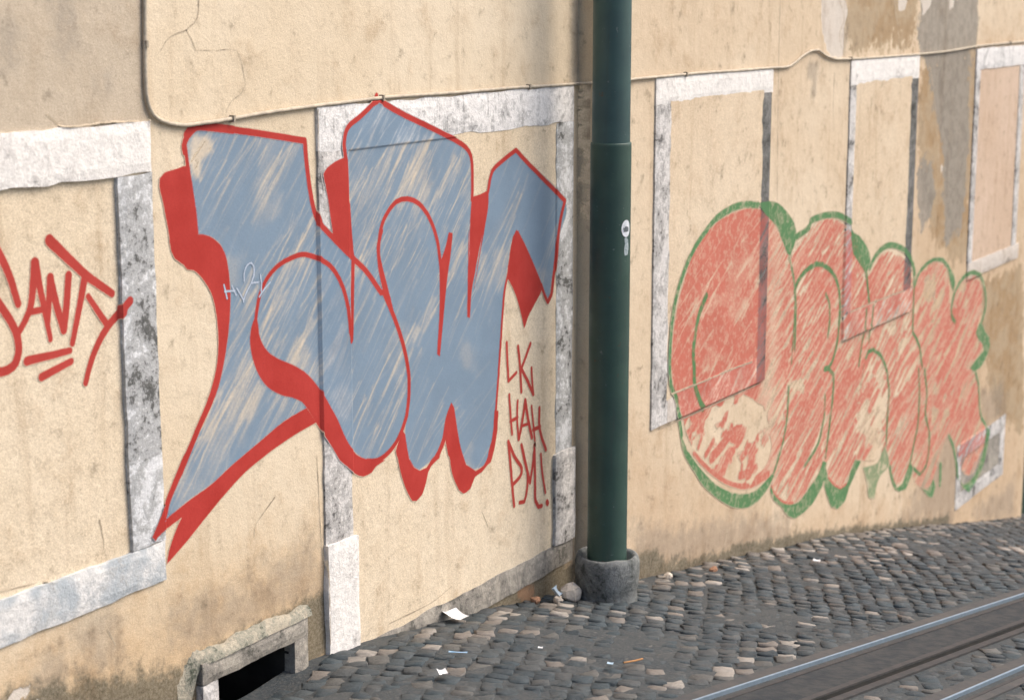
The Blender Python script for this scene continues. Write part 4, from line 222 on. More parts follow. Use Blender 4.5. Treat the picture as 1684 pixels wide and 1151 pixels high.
  ([(4.723,3.046),(6.064,3.051),(6.136,2.607),(5.858,2.567),(6.019,1.823),(5.782,1.653),(5.400,1.795),(5.246,2.058),(5.164,2.436),(4.817,2.534),(4.662,2.691)],0.16),
  ([(4.929,2.513),(5.925,2.538),(5.962,1.903),(5.968,1.257),(5.551,1.152),(5.400,1.795),(5.106,2.244)],0.16),
  ([(4.854,1.836),(5.139,1.797),(5.200,1.557),(5.143,1.345),(4.894,1.318),(4.817,1.698)],0.16)],
 'wr_mould': [
  ([(0.514,0.001),(1.692,-0.179),(3.493,-0.501),(5.936,-1.033),(5.959,-1.187),(1.698,-0.272),(0.516,-0.083)],0.035),
  ([(2.532,-0.343),(2.629,-0.321),(2.941,-0.393),(3.249,-0.505),(3.300,-0.585),(2.639,-0.458)],0.06),
  ([(0.496,0.138),(0.690,0.087),(0.842,-0.022),(1.111,-0.060),(1.115,-0.148),(0.515,-0.032)],0.06),
  ([(1.606,-0.156),(2.050,-0.217),(2.530,-0.323),(2.536,-0.403),(1.609,-0.230)],0.04)],
 'wr_smoke': [
  ([(0.435,0.301),(0.949,0.138),(1.769,0.003),(2.621,-0.209),(2.633,-0.369),(1.693,-0.198),(0.478,0.028)],0.12),
  ([(5.826,-0.278),(6.528,-0.723),(5.951,-1.136),(4.753,-0.785),(5.274,-0.539)],0.25),
  ([(2.668,2.568),(2.850,2.570),(2.839,2.458),(2.807,2.354),(2.745,2.357),(2.756,2.476),(2.675,2.480)],0.02),
  ([(3.164,2.783),(3.332,2.799),(3.329,2.604),(3.222,2.615)],0.02),
  ([(6.603,-0.159),(7.305,-0.212),(7.458,-0.556),(6.825,-0.481)],0.15),
  ([(6.596,-1.146),(7.813,-1.170),(7.877,-1.515),(6.789,-1.297)],0.15)],
 'wr_brown': [
  ([(4.734,2.545),(5.183,2.505),(5.359,1.870),(6.021,1.729),(6.154,0.965),(5.760,0.975),(5.187,1.230),(4.840,1.732),(4.803,2.224)],0.16),
  ([(3.295,3.040),(4.696,3.046),(4.700,2.606),(3.450,2.590),(3.299,2.780)],0.16),
  ([(6.384,0.784),(7.751,0.760),(8.060,-0.841),(7.177,-0.500),(6.861,-0.182),(6.635,0.258)],0.16),
  ([(5.914,2.612),(6.138,2.597),(6.154,0.965),(5.760,0.975),(5.187,1.230),(4.840,1.732),(4.736,2.536)],0.16)],
 'wr_bare': [
  ([(2.871,3.038),(3.230,3.039),(3.326,2.856),(3.255,2.780),(3.286,2.595),(3.022,2.610),(2.900,2.756)],0.015),
  ([(4.717,3.012),(5.028,3.013),(4.959,2.910),(4.805,2.834)],0.012),
  ([(4.254,2.978),(4.458,2.978),(4.439,2.879),(4.288,2.864)],0.012),
  ([(5.346,2.978),(5.492,2.978),(5.454,2.836),(5.394,2.890)],0.012),
  ([(5.343,1.781),(5.405,1.758),(5.403,1.685),(5.353,1.707)],0.012),
  ([(3.934,2.858),(4.021,2.853),(3.986,2.826),(3.936,2.834)],0.01)],
 'wr_ochre': [
  ([(0.354,0.770),(0.861,0.464),(2.624,-0.249),(5.899,-0.778),(8.082,-0.956),(8.379,-2.500),(0.386,-0.477)],0.5),
  ([(4.599,2.577),(7.388,2.647),(8.263,-1.894),(5.058,-1.049)],0.5)],
 'seams': [  # thin dark lines drawn along the sill edges
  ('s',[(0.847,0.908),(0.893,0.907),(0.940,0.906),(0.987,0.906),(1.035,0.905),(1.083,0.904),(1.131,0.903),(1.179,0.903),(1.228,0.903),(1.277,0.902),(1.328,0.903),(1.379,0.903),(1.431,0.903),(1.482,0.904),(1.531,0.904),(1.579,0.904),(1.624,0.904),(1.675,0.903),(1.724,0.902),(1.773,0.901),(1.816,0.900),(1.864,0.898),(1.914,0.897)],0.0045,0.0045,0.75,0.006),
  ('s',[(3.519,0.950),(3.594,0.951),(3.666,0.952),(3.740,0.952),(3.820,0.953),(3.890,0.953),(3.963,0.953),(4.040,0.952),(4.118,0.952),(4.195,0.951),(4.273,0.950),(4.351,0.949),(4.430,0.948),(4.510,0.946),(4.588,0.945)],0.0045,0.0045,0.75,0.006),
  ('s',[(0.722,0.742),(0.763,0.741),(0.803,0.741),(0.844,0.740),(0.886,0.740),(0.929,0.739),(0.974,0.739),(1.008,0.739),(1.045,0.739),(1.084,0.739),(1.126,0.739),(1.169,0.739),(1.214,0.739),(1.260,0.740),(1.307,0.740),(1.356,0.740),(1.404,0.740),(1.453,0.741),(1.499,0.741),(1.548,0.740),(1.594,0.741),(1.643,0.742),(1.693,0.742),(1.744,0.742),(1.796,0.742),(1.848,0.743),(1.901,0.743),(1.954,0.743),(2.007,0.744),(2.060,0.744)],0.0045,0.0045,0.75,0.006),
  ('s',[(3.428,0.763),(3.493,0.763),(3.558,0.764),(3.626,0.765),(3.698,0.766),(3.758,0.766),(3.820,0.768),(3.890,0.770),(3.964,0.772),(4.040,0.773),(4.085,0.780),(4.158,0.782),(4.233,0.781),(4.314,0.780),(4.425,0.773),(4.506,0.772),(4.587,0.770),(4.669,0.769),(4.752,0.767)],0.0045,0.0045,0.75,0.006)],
 'cracks_left': [
  ('s',[(-2.743,3.006),(-2.744,2.997),(-2.746,2.989),(-2.747,2.981),(-2.749,2.972),(-2.750,2.963),(-2.752,2.955),(-2.753,2.945),(-2.754,2.935),(-2.755,2.925),(-2.757,2.916),(-2.760,2.906),(-2.765,2.898),(-2.772,2.890),(-2.781,2.883),(-2.791,2.877),(-2.802,2.872),(-2.812,2.866),(-2.822,2.860),(-2.816,2.852),(-2.809,2.843),(-2.802,2.835),(-2.796,2.827),(-2.791,2.818),(-2.786,2.809),(-2.781,2.800),(-2.776,2.790),(-2.762,2.790),(-2.749,2.790),(-2.734,2.789),(-2.720,2.789),(-2.706,2.788),(-2.692,2.788),(-2.679,2.788),(-2.667,2.787),(-2.656,2.787),(-2.639,2.788),(-2.622,2.789),(-2.606,2.789),(-2.592,2.789),(-2.577,2.788),(-2.563,2.786),(-2.551,2.781),(-2.544,2.774),(-2.538,2.766),(-2.533,2.757),(-2.529,2.747),(-2.526,2.739),(-2.524,2.730),(-2.521,2.721),(-2.519,2.711),(-2.517,2.702),(-2.515,2.693),(-2.514,2.686),(-2.511,2.677),(-2.510,2.669),(-2.511,2.660),(-2.516,2.650),(-2.523,2.640),(-2.534,2.631),(-2.546,2.625),(-2.561,2.619),(-2.576,2.613),(-2.589,2.607),(-2.599,2.599),(-2.607,2.589),(-2.615,2.580),(-2.620,2.571),(-2.623,2.562),(-2.623,2.554),(-2.623,2.545)],0.003,0.0015,0.8,0.004),
  ('s',[(-2.822,2.860),(-2.835,2.856),(-2.849,2.853),(-2.863,2.851),(-2.876,2.848),(-2.889,2.844),(-2.901,2.841),(-2.911,2.836),(-2.921,2.830),(-2.929,2.824),(-2.936,2.817),(-2.943,2.809),(-2.949,2.802),(-2.956,2.795)],0.003,0.0015,0.8,0.004),
  ('s',[(-3.503,2.608),(-3.494,2.603),(-3.486,2.597),(-3.478,2.591),(-3.470,2.585),(-3.462,2.579),(-3.453,2.574),(-3.442,2.570),(-3.431,2.568),(-3.423,2.567),(-3.414,2.566),(-3.404,2.566),(-3.394,2.566),(-3.383,2.566),(-3.372,2.566),(-3.360,2.566),(-3.348,2.567),(-3.336,2.568),(-3.323,2.568),(-3.311,2.569),(-3.298,2.569),(-3.285,2.570),(-3.273,2.571),(-3.260,2.571),(-3.248,2.571),(-3.237,2.571),(-3.225,2.571),(-3.213,2.571),(-3.201,2.570),(-3.189,2.570),(-3.176,2.570),(-3.164,2.569),(-3.152,2.569),(-3.140,2.568),(-3.128,2.568),(-3.116,2.567),(-3.104,2.567),(-3.092,2.566),(-3.080,2.566),(-3.068,2.565),(-3.055,2.565),(-3.043,2.564)],0.003,0.0015,0.8,0.004),
  ('s',[(-2.089,2.551),(-2.090,2.540),(-2.089,2.530),(-2.090,2.520),(-2.089,2.509),(-2.089,2.498),(-2.090,2.487),(-2.089,2.480),(-2.089,2.472),(-2.090,2.463),(-2.089,2.454),(-2.090,2.444),(-2.089,2.434),(-2.089,2.424),(-2.090,2.413),(-2.090,2.402),(-2.089,2.392),(-2.089,2.381),(-2.088,2.371),(-2.087,2.361),(-2.086,2.351),(-2.085,2.342),(-2.084,2.333),(-2.082,2.326),(-2.081,2.315),(-2.079,2.304),(-2.077,2.294),(-2.075,2.284),(-2.073,2.273),(-2.070,2.263),(-2.068,2.253),(-2.065,2.243)],0.003,0.0015,0.8,0.004),
  ('s',[(-2.127,1.201),(-2.127,1.191),(-2.126,1.180),(-2.126,1.170),(-2.125,1.159),(-2.125,1.148),(-2.124,1.138),(-2.124,1.127),(-2.123,1.116),(-2.123,1.105),(-2.122,1.094),(-2.122,1.083),(-2.121,1.072),(-2.121,1.061),(-2.120,1.049),(-2.120,1.038),(-2.119,1.027),(-2.119,1.017),(-2.118,1.006),(-2.118,0.995),(-2.117,0.984),(-2.117,0.974),(-2.116,0.963),(-2.116,0.953),(-2.115,0.943),(-2.115,0.933),(-2.115,0.923),(-2.114,0.913),(-2.114,0.904),(-2.113,0.894),(-2.113,0.885),(-2.112,0.877),(-2.112,0.868),(-2.111,0.860),(-2.111,0.852),(-2.110,0.841),(-2.109,0.830),(-2.108,0.819),(-2.107,0.808),(-2.106,0.798),(-2.105,0.788),(-2.104,0.777),(-2.103,0.767),(-2.102,0.757),(-2.101,0.747),(-2.100,0.737),(-2.099,0.727),(-2.098,0.716),(-2.097,0.706),(-2.096,0.695),(-2.096,0.684),(-2.095,0.672),(-2.095,0.663),(-2.095,0.654),(-2.095,0.645),(-2.095,0.635),(-2.095,0.625),(-2.094,0.615),(-2.094,0.605),(-2.095,0.595),(-2.095,0.585),(-2.095,0.574),(-2.095,0.564),(-2.095,0.553),(-2.095,0.542),(-2.095,0.531),(-2.095,0.521),(-2.095,0.510),(-2.096,0.499),(-2.096,0.488),(-2.096,0.477),(-2.096,0.467),(-2.096,0.456),(-2.096,0.445),(-2.096,0.435),(-2.096,0.424)],0.003,0.0015,0.8,0.004),
  ('s',[(0.002,2.557),(0.001,2.545),(0.001,2.534),(0.001,2.522),(0.000,2.510),(0.002,2.499),(0.001,2.487),(0.001,2.476),(0.001,2.464),(0.000,2.453),(0.002,2.441),(0.001,2.429),(0.001,2.417),(0.001,2.405),(0.000,2.393),(0.000,2.381),(0.002,2.369),(0.001,2.356),(0.001,2.344),(0.001,2.331),(0.001,2.318),(0.001,2.308),(0.000,2.298),(0.000,2.288),(0.000,2.278),(0.000,2.267),(0.002,2.256),(0.002,2.245),(0.002,2.234),(0.001,2.223),(0.001,2.211),(0.001,2.199),(0.001,2.188),(0.001,2.176),(0.001,2.163),(0.001,2.151),(0.001,2.139),(0.001,2.126),(0.000,2.114),(0.000,2.101),(0.000,2.089),(0.000,2.076),(0.000,2.063),(0.002,2.050),(0.002,2.037),(0.002,2.025),(0.002,2.012),(0.001,1.999),(0.001,1.987),(0.001,1.974),(0.001,1.962),(0.001,1.949),(0.001,1.937),(0.001,1.925),(0.001,1.913)],0.003,0.0015,0.8,0.004),
  ('s',[(-3.799,1.124),(-3.789,1.123),(-3.778,1.122),(-3.767,1.121),(-3.755,1.120),(-3.744,1.119),(-3.733,1.118),(-3.722,1.117),(-3.710,1.116),(-3.700,1.115),(-3.689,1.114),(-3.679,1.113),(-3.670,1.112),(-3.661,1.112),(-3.653,1.111),(-3.640,1.110),(-3.630,1.109),(-3.619,1.109),(-3.608,1.108),(-3.598,1.107),(-3.587,1.107)],0.003,0.0015,0.8,0.004),
  ('s',[(-3.029,2.614),(-3.029,2.605),(-3.029,2.597),(-3.029,2.588),(-3.028,2.579),(-3.028,2.570),(-3.038,2.562),(-3.041,2.553),(-3.041,2.545)],0.003,0.0015,0.8,0.004),
  ('s',[(-2.784,2.514),(-2.773,2.506),(-2.763,2.497),(-2.751,2.490),(-2.737,2.483),(-2.722,2.478),(-2.706,2.472),(-2.707,2.462),(-2.707,2.452),(-2.707,2.442)],0.003,0.0015,0.8,0.004),
  ('s',[(-2.398,1.102),(-2.407,1.096),(-2.417,1.090),(-2.428,1.083),(-2.438,1.077),(-2.449,1.070),(-2.459,1.064),(-2.469,1.058),(-2.479,1.051),(-2.488,1.045),(-2.497,1.040),(-2.504,1.034),(-2.511,1.029),(-2.517,1.024),(-2.523,1.016),(-2.526,1.007),(-2.528,0.997),(-2.529,0.987),(-2.531,0.978)],0.003,0.0015,0.8,0.004),
  ('s',[(-3.341,1.246),(-3.339,1.235),(-3.336,1.225),(-3.334,1.214),(-3.332,1.204),(-3.330,1.193),(-3.328,1.184),(-3.326,1.175),(-3.325,1.168),(-3.325,1.157),(-3.326,1.148),(-3.327,1.138)],0.003,0.0015,0.8,0.004),
  ('s',[(-3.330,0.855),(-3.324,0.845),(-3.319,0.834),(-3.313,0.824),(-3.308,0.813),(-3.302,0.803),(-3.297,0.792)],0.003,0.0015,0.8,0.004),
  ('s',[(-1.657,0.373),(-1.640,0.373),(-1.622,0.372),(-1.605,0.372),(-1.587,0.372),(-1.569,0.371),(-1.550,0.371),(-1.532,0.371),(-1.513,0.370),(-1.495,0.370),(-1.477,0.370),(-1.458,0.369),(-1.441,0.369),(-1.423,0.369),(-1.406,0.369),(-1.389,0.369),(-1.373,0.369),(-1.358,0.370),(-1.343,0.370),(-1.328,0.370),(-1.311,0.372),(-1.294,0.373),(-1.278,0.376),(-1.262,0.378),(-1.245,0.380),(-1.232,0.384),(-1.217,0.387),(-1.202,0.390),(-1.186,0.392),(-1.172,0.396),(-1.156,0.399)],0.003,0.0015,0.8,0.004),
  ('s',[(-0.903,0.677),(-0.892,0.663),(-0.884,0.650),(-0.875,0.636),(-0.866,0.622),(-0.857,0.608),(-0.848,0.594)],0.003,0.0015,0.8,0.004),
  ('s',[(-3.035,2.699),(-3.035,2.691),(-3.034,2.682),(-3.034,2.674),(-3.033,2.665),(-3.032,2.657)],0.003,0.0015,0.8,0.004)],
 'cracks_right': [
  ('s',[(3.130,2.506),(3.127,2.487),(3.127,2.468),(3.126,2.448),(3.126,2.429),(3.125,2.409),(3.125,2.390),(3.124,2.370),(3.124,2.351),(3.124,2.333),(3.125,2.315),(3.125,2.298),(3.127,2.282),(3.129,2.262),(3.133,2.242),(3.137,2.223),(3.142,2.204),(3.147,2.186),(3.152,2.167),(3.157,2.149),(3.162,2.130)],0.006,0.003,0.6,0.008),
  ('s',[(2.227,2.951),(2.227,2.934),(2.230,2.917),(2.227,2.900),(2.227,2.883),(2.229,2.867),(2.227,2.850),(2.227,2.834),(2.226,2.817),(2.226,2.800),(2.226,2.784),(2.226,2.767),(2.226,2.750),(2.228,2.733),(2.228,2.716),(2.225,2.699),(2.225,2.682),(2.226,2.664),(2.226,2.646),(2.226,2.628),(2.226,2.610),(2.227,2.591),(2.227,2.573),(2.228,2.559),(2.228,2.546),(2.229,2.532),(2.229,2.518),(2.232,2.503),(2.230,2.488),(2.231,2.472),(2.234,2.457),(2.232,2.441),(2.233,2.425),(2.234,2.408),(2.235,2.391),(2.235,2.374),(2.236,2.357),(2.237,2.340),(2.238,2.322),(2.239,2.304),(2.239,2.286),(2.240,2.268),(2.241,2.250),(2.242,2.231),(2.243,2.212),(2.244,2.194),(2.245,2.175),(2.246,2.156),(2.247,2.137),(2.248,2.118),(2.249,2.099),(2.250,2.079),(2.251,2.060),(2.252,2.041),(2.253,2.022),(2.254,2.003),(2.255,1.983),(2.256,1.964),(2.257,1.945),(2.258,1.926),(2.258,1.908),(2.259,1.889),(2.260,1.870),(2.261,1.852),(2.262,1.833),(2.263,1.815),(2.264,1.797)],0.006,0.003,0.6,0.008),
  ('s',[(6.027,-0.489),(6.028,-0.514),(6.029,-0.538),(6.031,-0.563),(6.032,-0.587),(6.034,-0.611),(6.035,-0.636),(6.036,-0.660),(6.038,-0.685),(6.039,-0.710),(6.040,-0.735),(6.042,-0.760),(6.043,-0.786),(6.044,-0.812),(6.044,-0.837),(6.045,-0.862),(6.046,-0.887),(6.046,-0.913),(6.047,-0.939),(6.047,-0.965),(6.048,-0.991),(6.048,-1.018),(6.049,-1.044),(6.049,-1.070),(6.053,-1.098),(6.050,-1.123),(6.050,-1.150),(6.051,-1.176)],0.006,0.003,0.6,0.008),
  ('s',[(3.169,2.948),(3.187,2.930),(3.207,2.911),(3.227,2.893),(3.245,2.874),(3.258,2.856),(3.264,2.837),(3.262,2.818),(3.246,2.800),(3.227,2.782),(3.208,2.764),(3.195,2.746),(3.193,2.727),(3.196,2.707),(3.209,2.687),(3.227,2.667),(3.248,2.646),(3.268,2.626),(3.286,2.605)],0.006,0.003,0.6,0.008),
  ('s',[(5.007,2.481),(5.017,2.460),(5.028,2.438),(5.039,2.417),(5.050,2.396),(5.061,2.374),(5.072,2.353),(5.083,2.331),(5.094,2.310),(5.105,2.288),(5.116,2.267),(5.127,2.245),(5.138,2.223),(5.149,2.201),(5.159,2.178),(5.169,2.156),(5.179,2.133),(5.192,2.110),(5.198,2.087),(5.206,2.066),(5.214,2.044),(5.221,2.023),(5.228,2.001),(5.235,1.979),(5.242,1.957),(5.249,1.935),(5.255,1.912),(5.262,1.890),(5.268,1.867),(5.274,1.845),(5.280,1.822),(5.287,1.799),(5.293,1.776),(5.299,1.753),(5.305,1.730),(5.311,1.708),(5.318,1.685),(5.324,1.662),(5.331,1.639)],0.006,0.003,0.6,0.008),
  ('s',[(1.651,-0.041),(1.644,-0.057),(1.638,-0.074),(1.631,-0.090),(1.625,-0.107),(1.618,-0.123),(1.612,-0.140),(1.606,-0.156)],0.006,0.003,0.6,0.008),
  ('s',[(4.180,2.946),(4.191,2.926),(4.203,2.905),(4.215,2.884),(4.227,2.862),(4.239,2.840),(4.252,2.819),(4.263,2.798),(4.274,2.777),(4.284,2.758),(4.293,2.739),(4.301,2.722),(4.306,2.706),(4.311,2.684),(4.311,2.664),(4.308,2.644),(4.304,2.624),(4.299,2.605),(4.296,2.585)],0.006,0.003,0.6,0.008)],
 'cable_left': [
  (-3.015,3.396),(-3.016,3.378),(-3.017,3.359),(-3.018,3.341),(-3.019,3.322),(-3.020,3.303),(-3.021,3.284),(-3.022,3.265),(-3.023,3.246),(-3.024,3.227),(-3.025,3.208),(-3.026,3.189),(-3.027,3.170),(-3.028,3.151),(-3.028,3.132),(-3.029,3.114),(-3.030,3.095),(-3.031,3.078),(-3.032,3.060),(-3.033,3.043),(-3.034,3.026),(-3.034,3.010),(-3.035,2.994),(-3.036,2.978),(-3.037,2.964),(-3.038,2.943),(-3.039,2.922),(-3.040,2.901),(-3.041,2.880),(-3.042,2.860),(-3.043,2.839),(-3.044,2.819),(-3.044,2.800),(-3.045,2.781),(-3.046,2.763),(-3.047,2.746),(-3.047,2.731),(-3.048,2.717),(-3.048,2.704),(-3.048,2.678),(-3.047,2.654),(-3.043,2.633),(-3.034,2.607),(-3.018,2.585),(-2.995,2.569),(-2.965,2.558),(-2.937,2.550),(-2.904,2.544),(-2.872,2.540),(-2.840,2.538),(-2.809,2.539),(-2.775,2.540),(-2.746,2.541),(-2.716,2.541),(-2.683,2.542),(-2.649,2.544),(-2.625,2.545),(-2.599,2.546),(-2.569,2.547),(-2.538,2.549),(-2.504,2.551),(-2.469,2.553),(-2.432,2.555),(-2.395,2.556),(-2.357,2.558),(-2.319,2.559),(-2.291,2.560),(-2.260,2.561),(-2.228,2.562),(-2.193,2.563),(-2.157,2.564),(-2.120,2.565),(-2.082,2.566),(-2.042,2.567),(-2.003,2.568),(-1.963,2.568),(-1.923,2.569),(-1.883,2.570),(-1.844,2.571),(-1.806,2.572),(-1.769,2.572),(-1.734,2.573),(-1.700,2.573),(-1.658,2.574),(-1.618,2.574),(-1.578,2.574),(-1.539,2.574),(-1.500,2.574),(-1.462,2.573),(-1.422,2.573),(-1.382,2.573),(-1.340,2.572),(-1.296,2.572),(-1.250,2.572),(-1.210,2.572),(-1.168,2.572),(-1.124,2.571),(-1.078,2.571),(-1.030,2.571),(-0.982,2.571),(-0.932,2.571),(-0.883,2.571),(-0.833,2.570),(-0.783,2.570),(-0.735,2.570),(-0.687,2.570),(-0.641,2.570),(-0.597,2.569),(-0.542,2.569),(-0.488,2.568),(-0.435,2.568),(-0.382,2.567),(-0.330,2.567),(-0.278,2.566),(-0.225,2.565),(-0.172,2.565),(-0.118,2.564),(-0.062,2.564)],
 'cable_right': [
  (-0.005,2.564),(0.052,2.565),(0.111,2.567),(0.171,2.569),(0.231,2.570),(0.289,2.572),(0.343,2.573),(0.415,2.574),(0.483,2.574),(0.551,2.574),(0.626,2.574),(0.683,2.574),(0.746,2.574),(0.813,2.575),(0.885,2.575),(0.960,2.575),(1.037,2.575),(1.117,2.575),(1.177,2.574),(1.245,2.574),(1.320,2.574),(1.401,2.573),(1.486,2.573),(1.573,2.572),(1.662,2.572),(1.751,2.571),(1.837,2.571),(1.919,2.571),(1.994,2.570),(2.062,2.570),(2.119,2.570),(2.210,2.568),(2.296,2.566),(2.375,2.570),(2.474,2.594),(2.559,2.622),(2.702,2.650),(2.820,2.651),(2.955,2.611),(3.111,2.588),(3.233,2.584),(3.377,2.582),(3.473,2.581),(3.581,2.580),(3.700,2.580),(3.825,2.579),(3.926,2.578),(4.044,2.578),(4.174,2.577),(4.309,2.576),(4.444,2.576),(4.571,2.575),(4.683,2.575),(4.819,2.575),(4.948,2.575),(5.079,2.576),(5.221,2.577),(5.355,2.580),(5.501,2.583),(5.653,2.587),(5.805,2.591),(5.949,2.594),(6.110,2.597),(6.263,2.599),(6.418,2.601),(6.583,2.602),(6.761,2.603),(6.949,2.604),(7.143,2.604),(7.341,2.604)],
 'blue_flake': [
  ([(-2.801,2.500),(-2.751,2.497),(-2.706,2.476),(-2.702,2.438),(-2.766,2.410),(-2.775,2.344),(-2.803,2.353),(-2.828,2.414),(-2.820,2.465)],0.02)]}

# ------------------------------------------------------------------ helpers
rng = np.random.default_rng(7)
random.seed(7)

def tag(o, label=None, cat=None, group=None, kind=None):
    if cat and not kind: kind = 'thing'
    for k, v in (('label', label), ('category', cat), ('group', group), ('kind', kind)):
        if v: o[k] = v
    return o

def link(name, me, mat=None, parent=None):
    o = bpy.data.objects.new(name, me); COL.objects.link(o)
    if mat is not None and not me.materials: me.materials.append(mat)
    if parent is not None: o.parent = parent; o.matrix_parent_inverse = parent.matrix_world.inverted()
    return o

def empty(name, loc):
    o = bpy.data.objects.new(name, None); COL.objects.link(o); o.location = loc; o.empty_display_size = .1
    o.matrix_world.translation = Vector(loc)
    return o

def np_mesh(name, v, f, smooth=True, attrs=None):
    v = np.asarray(v, np.float32); f = np.asarray(f, np.int32)
    me = bpy.data.meshes.new(name)
    k = f.shape[1]
    me.vertices.add(len(v)); me.vertices.foreach_set('co', v.ravel())
    me.loops.add(f.size); me.loops.foreach_set('vertex_index', f.ravel())
    me.polygons.add(len(f)); me.polygons.foreach_set('loop_start', np.arange(0, f.size, k, dtype=np.int32))
    me.polygons.foreach_set('use_smooth', np.full(len(f), smooth))
    for n, a in (attrs or {}).items():
        a = np.asarray(a, np.float32)
        if a.ndim == 1:
            at = me.attributes.new(n, 'FLOAT', 'POINT'); at.data.foreach_set('value', a)
        else:
            at = me.attributes.new(n, 'FLOAT_COLOR', 'POINT'); at.data.foreach_set('color', a.ravel())
    me.update(calc_edges=True); me.validate()
    return me

def py_mesh(name, v, f, smooth=False):
    me = bpy.data.meshes.new(name); me.from_pydata([tuple(map(float, p)) for p in v], [], f)
    me.polygons.foreach_set('use_smooth', [smooth] * len(me.polygons)); me.update()
    return me

def sstep(a, b, x):
    t = np.clip((x - a) / (b - a), 0, 1); return t * t * (3 - 2 * t)

_NT = rng.random((64, 64))
def vnoise(x, y):
    x = np.asarray(x, float); y = np.asarray(y, float)
    xi = np.floor(x).astype(int); yi = np.floor(y).astype(int); fx = x - xi; fy = y - yi
    fx = fx * fx * (3 - 2 * fx); fy = fy * fy * (3 - 2 * fy)
    g = lambda a, b: _NT[a % 64, b % 64]
    return (g(xi, yi) * (1 - fx) + g(xi + 1, yi) * fx) * (1 - fy) + (g(xi, yi + 1) * (1 - fx) + g(xi + 1, yi + 1) * fx) * fy

def fbm(x, y, n=3):
    s = 0; a = .5; t = 0
    for i in range(n):
        s = s + a * vnoise(x * 2 ** i + 17.3 * i, y * 2 ** i + 9.1 * i); t += a; a *= .5
    return s / t

KX = np.array([k[0] for k in GROUND_KNOTS], float); KZ = np.array([k[1] for k in GROUND_KNOTS], float)
TX = np.array([-60, -30, -12, -8, -4, 3.5, 8.1, 14, 40, 60.]); TZ = np.array([12.2, 5.9, 2.2, 1.42, .711, -.532, -1.50, -2.8, -8.6, -13.])   # the roadway under the rails
def gz(x, y):
    x = np.asarray(x, float); y = np.asarray(y, float)
    def sm(sig, KX=KX, KZ=KZ):
        s = np.linspace(-2 * sig, 2 * sig, 13); w = np.exp(-(s / sig) ** 2); w /= w.sum()
        return sum(wi * np.interp(x + si, KX, KZ) for si, wi in zip(s, w))
    k = np.clip((-y - .3) / .8, 0, 1); t = np.clip(-y / .35, 0, 1)
    return sm(.25) * (1 - k) + sm(.5, TX, TZ) * k + .03 * t * t * (3 - 2 * t) - .065 * np.exp(-((x + 2.68) / .30) ** 2 - ((y + .02) / .22) ** 2)

RWALL = -.10
def relief(x, z, grow=.007):
    """y of the front surface (wall, frame stones, walled-up panels) at wall coordinates x, z"""
    y = np.where(x >= 0, RWALL, 0.0)
    for k, m in MEMBERS.items():
        a, b, c, d, Y = m['infill']
        y = np.where((x > a) & (x < b) & (z > c) & (z < d), Y, y)
    for k, m in MEMBERS.items():
        for n, a, b, c, d, _ in m['parts']:
            Y = PLINTH_Y if n == 'plinth_block' else m['y']
            inside = (x > a - grow) & (x < b + grow) & (z > c - grow) & (z < d + grow)
            y = np.where(inside, np.minimum(y, Y), y)
    return y

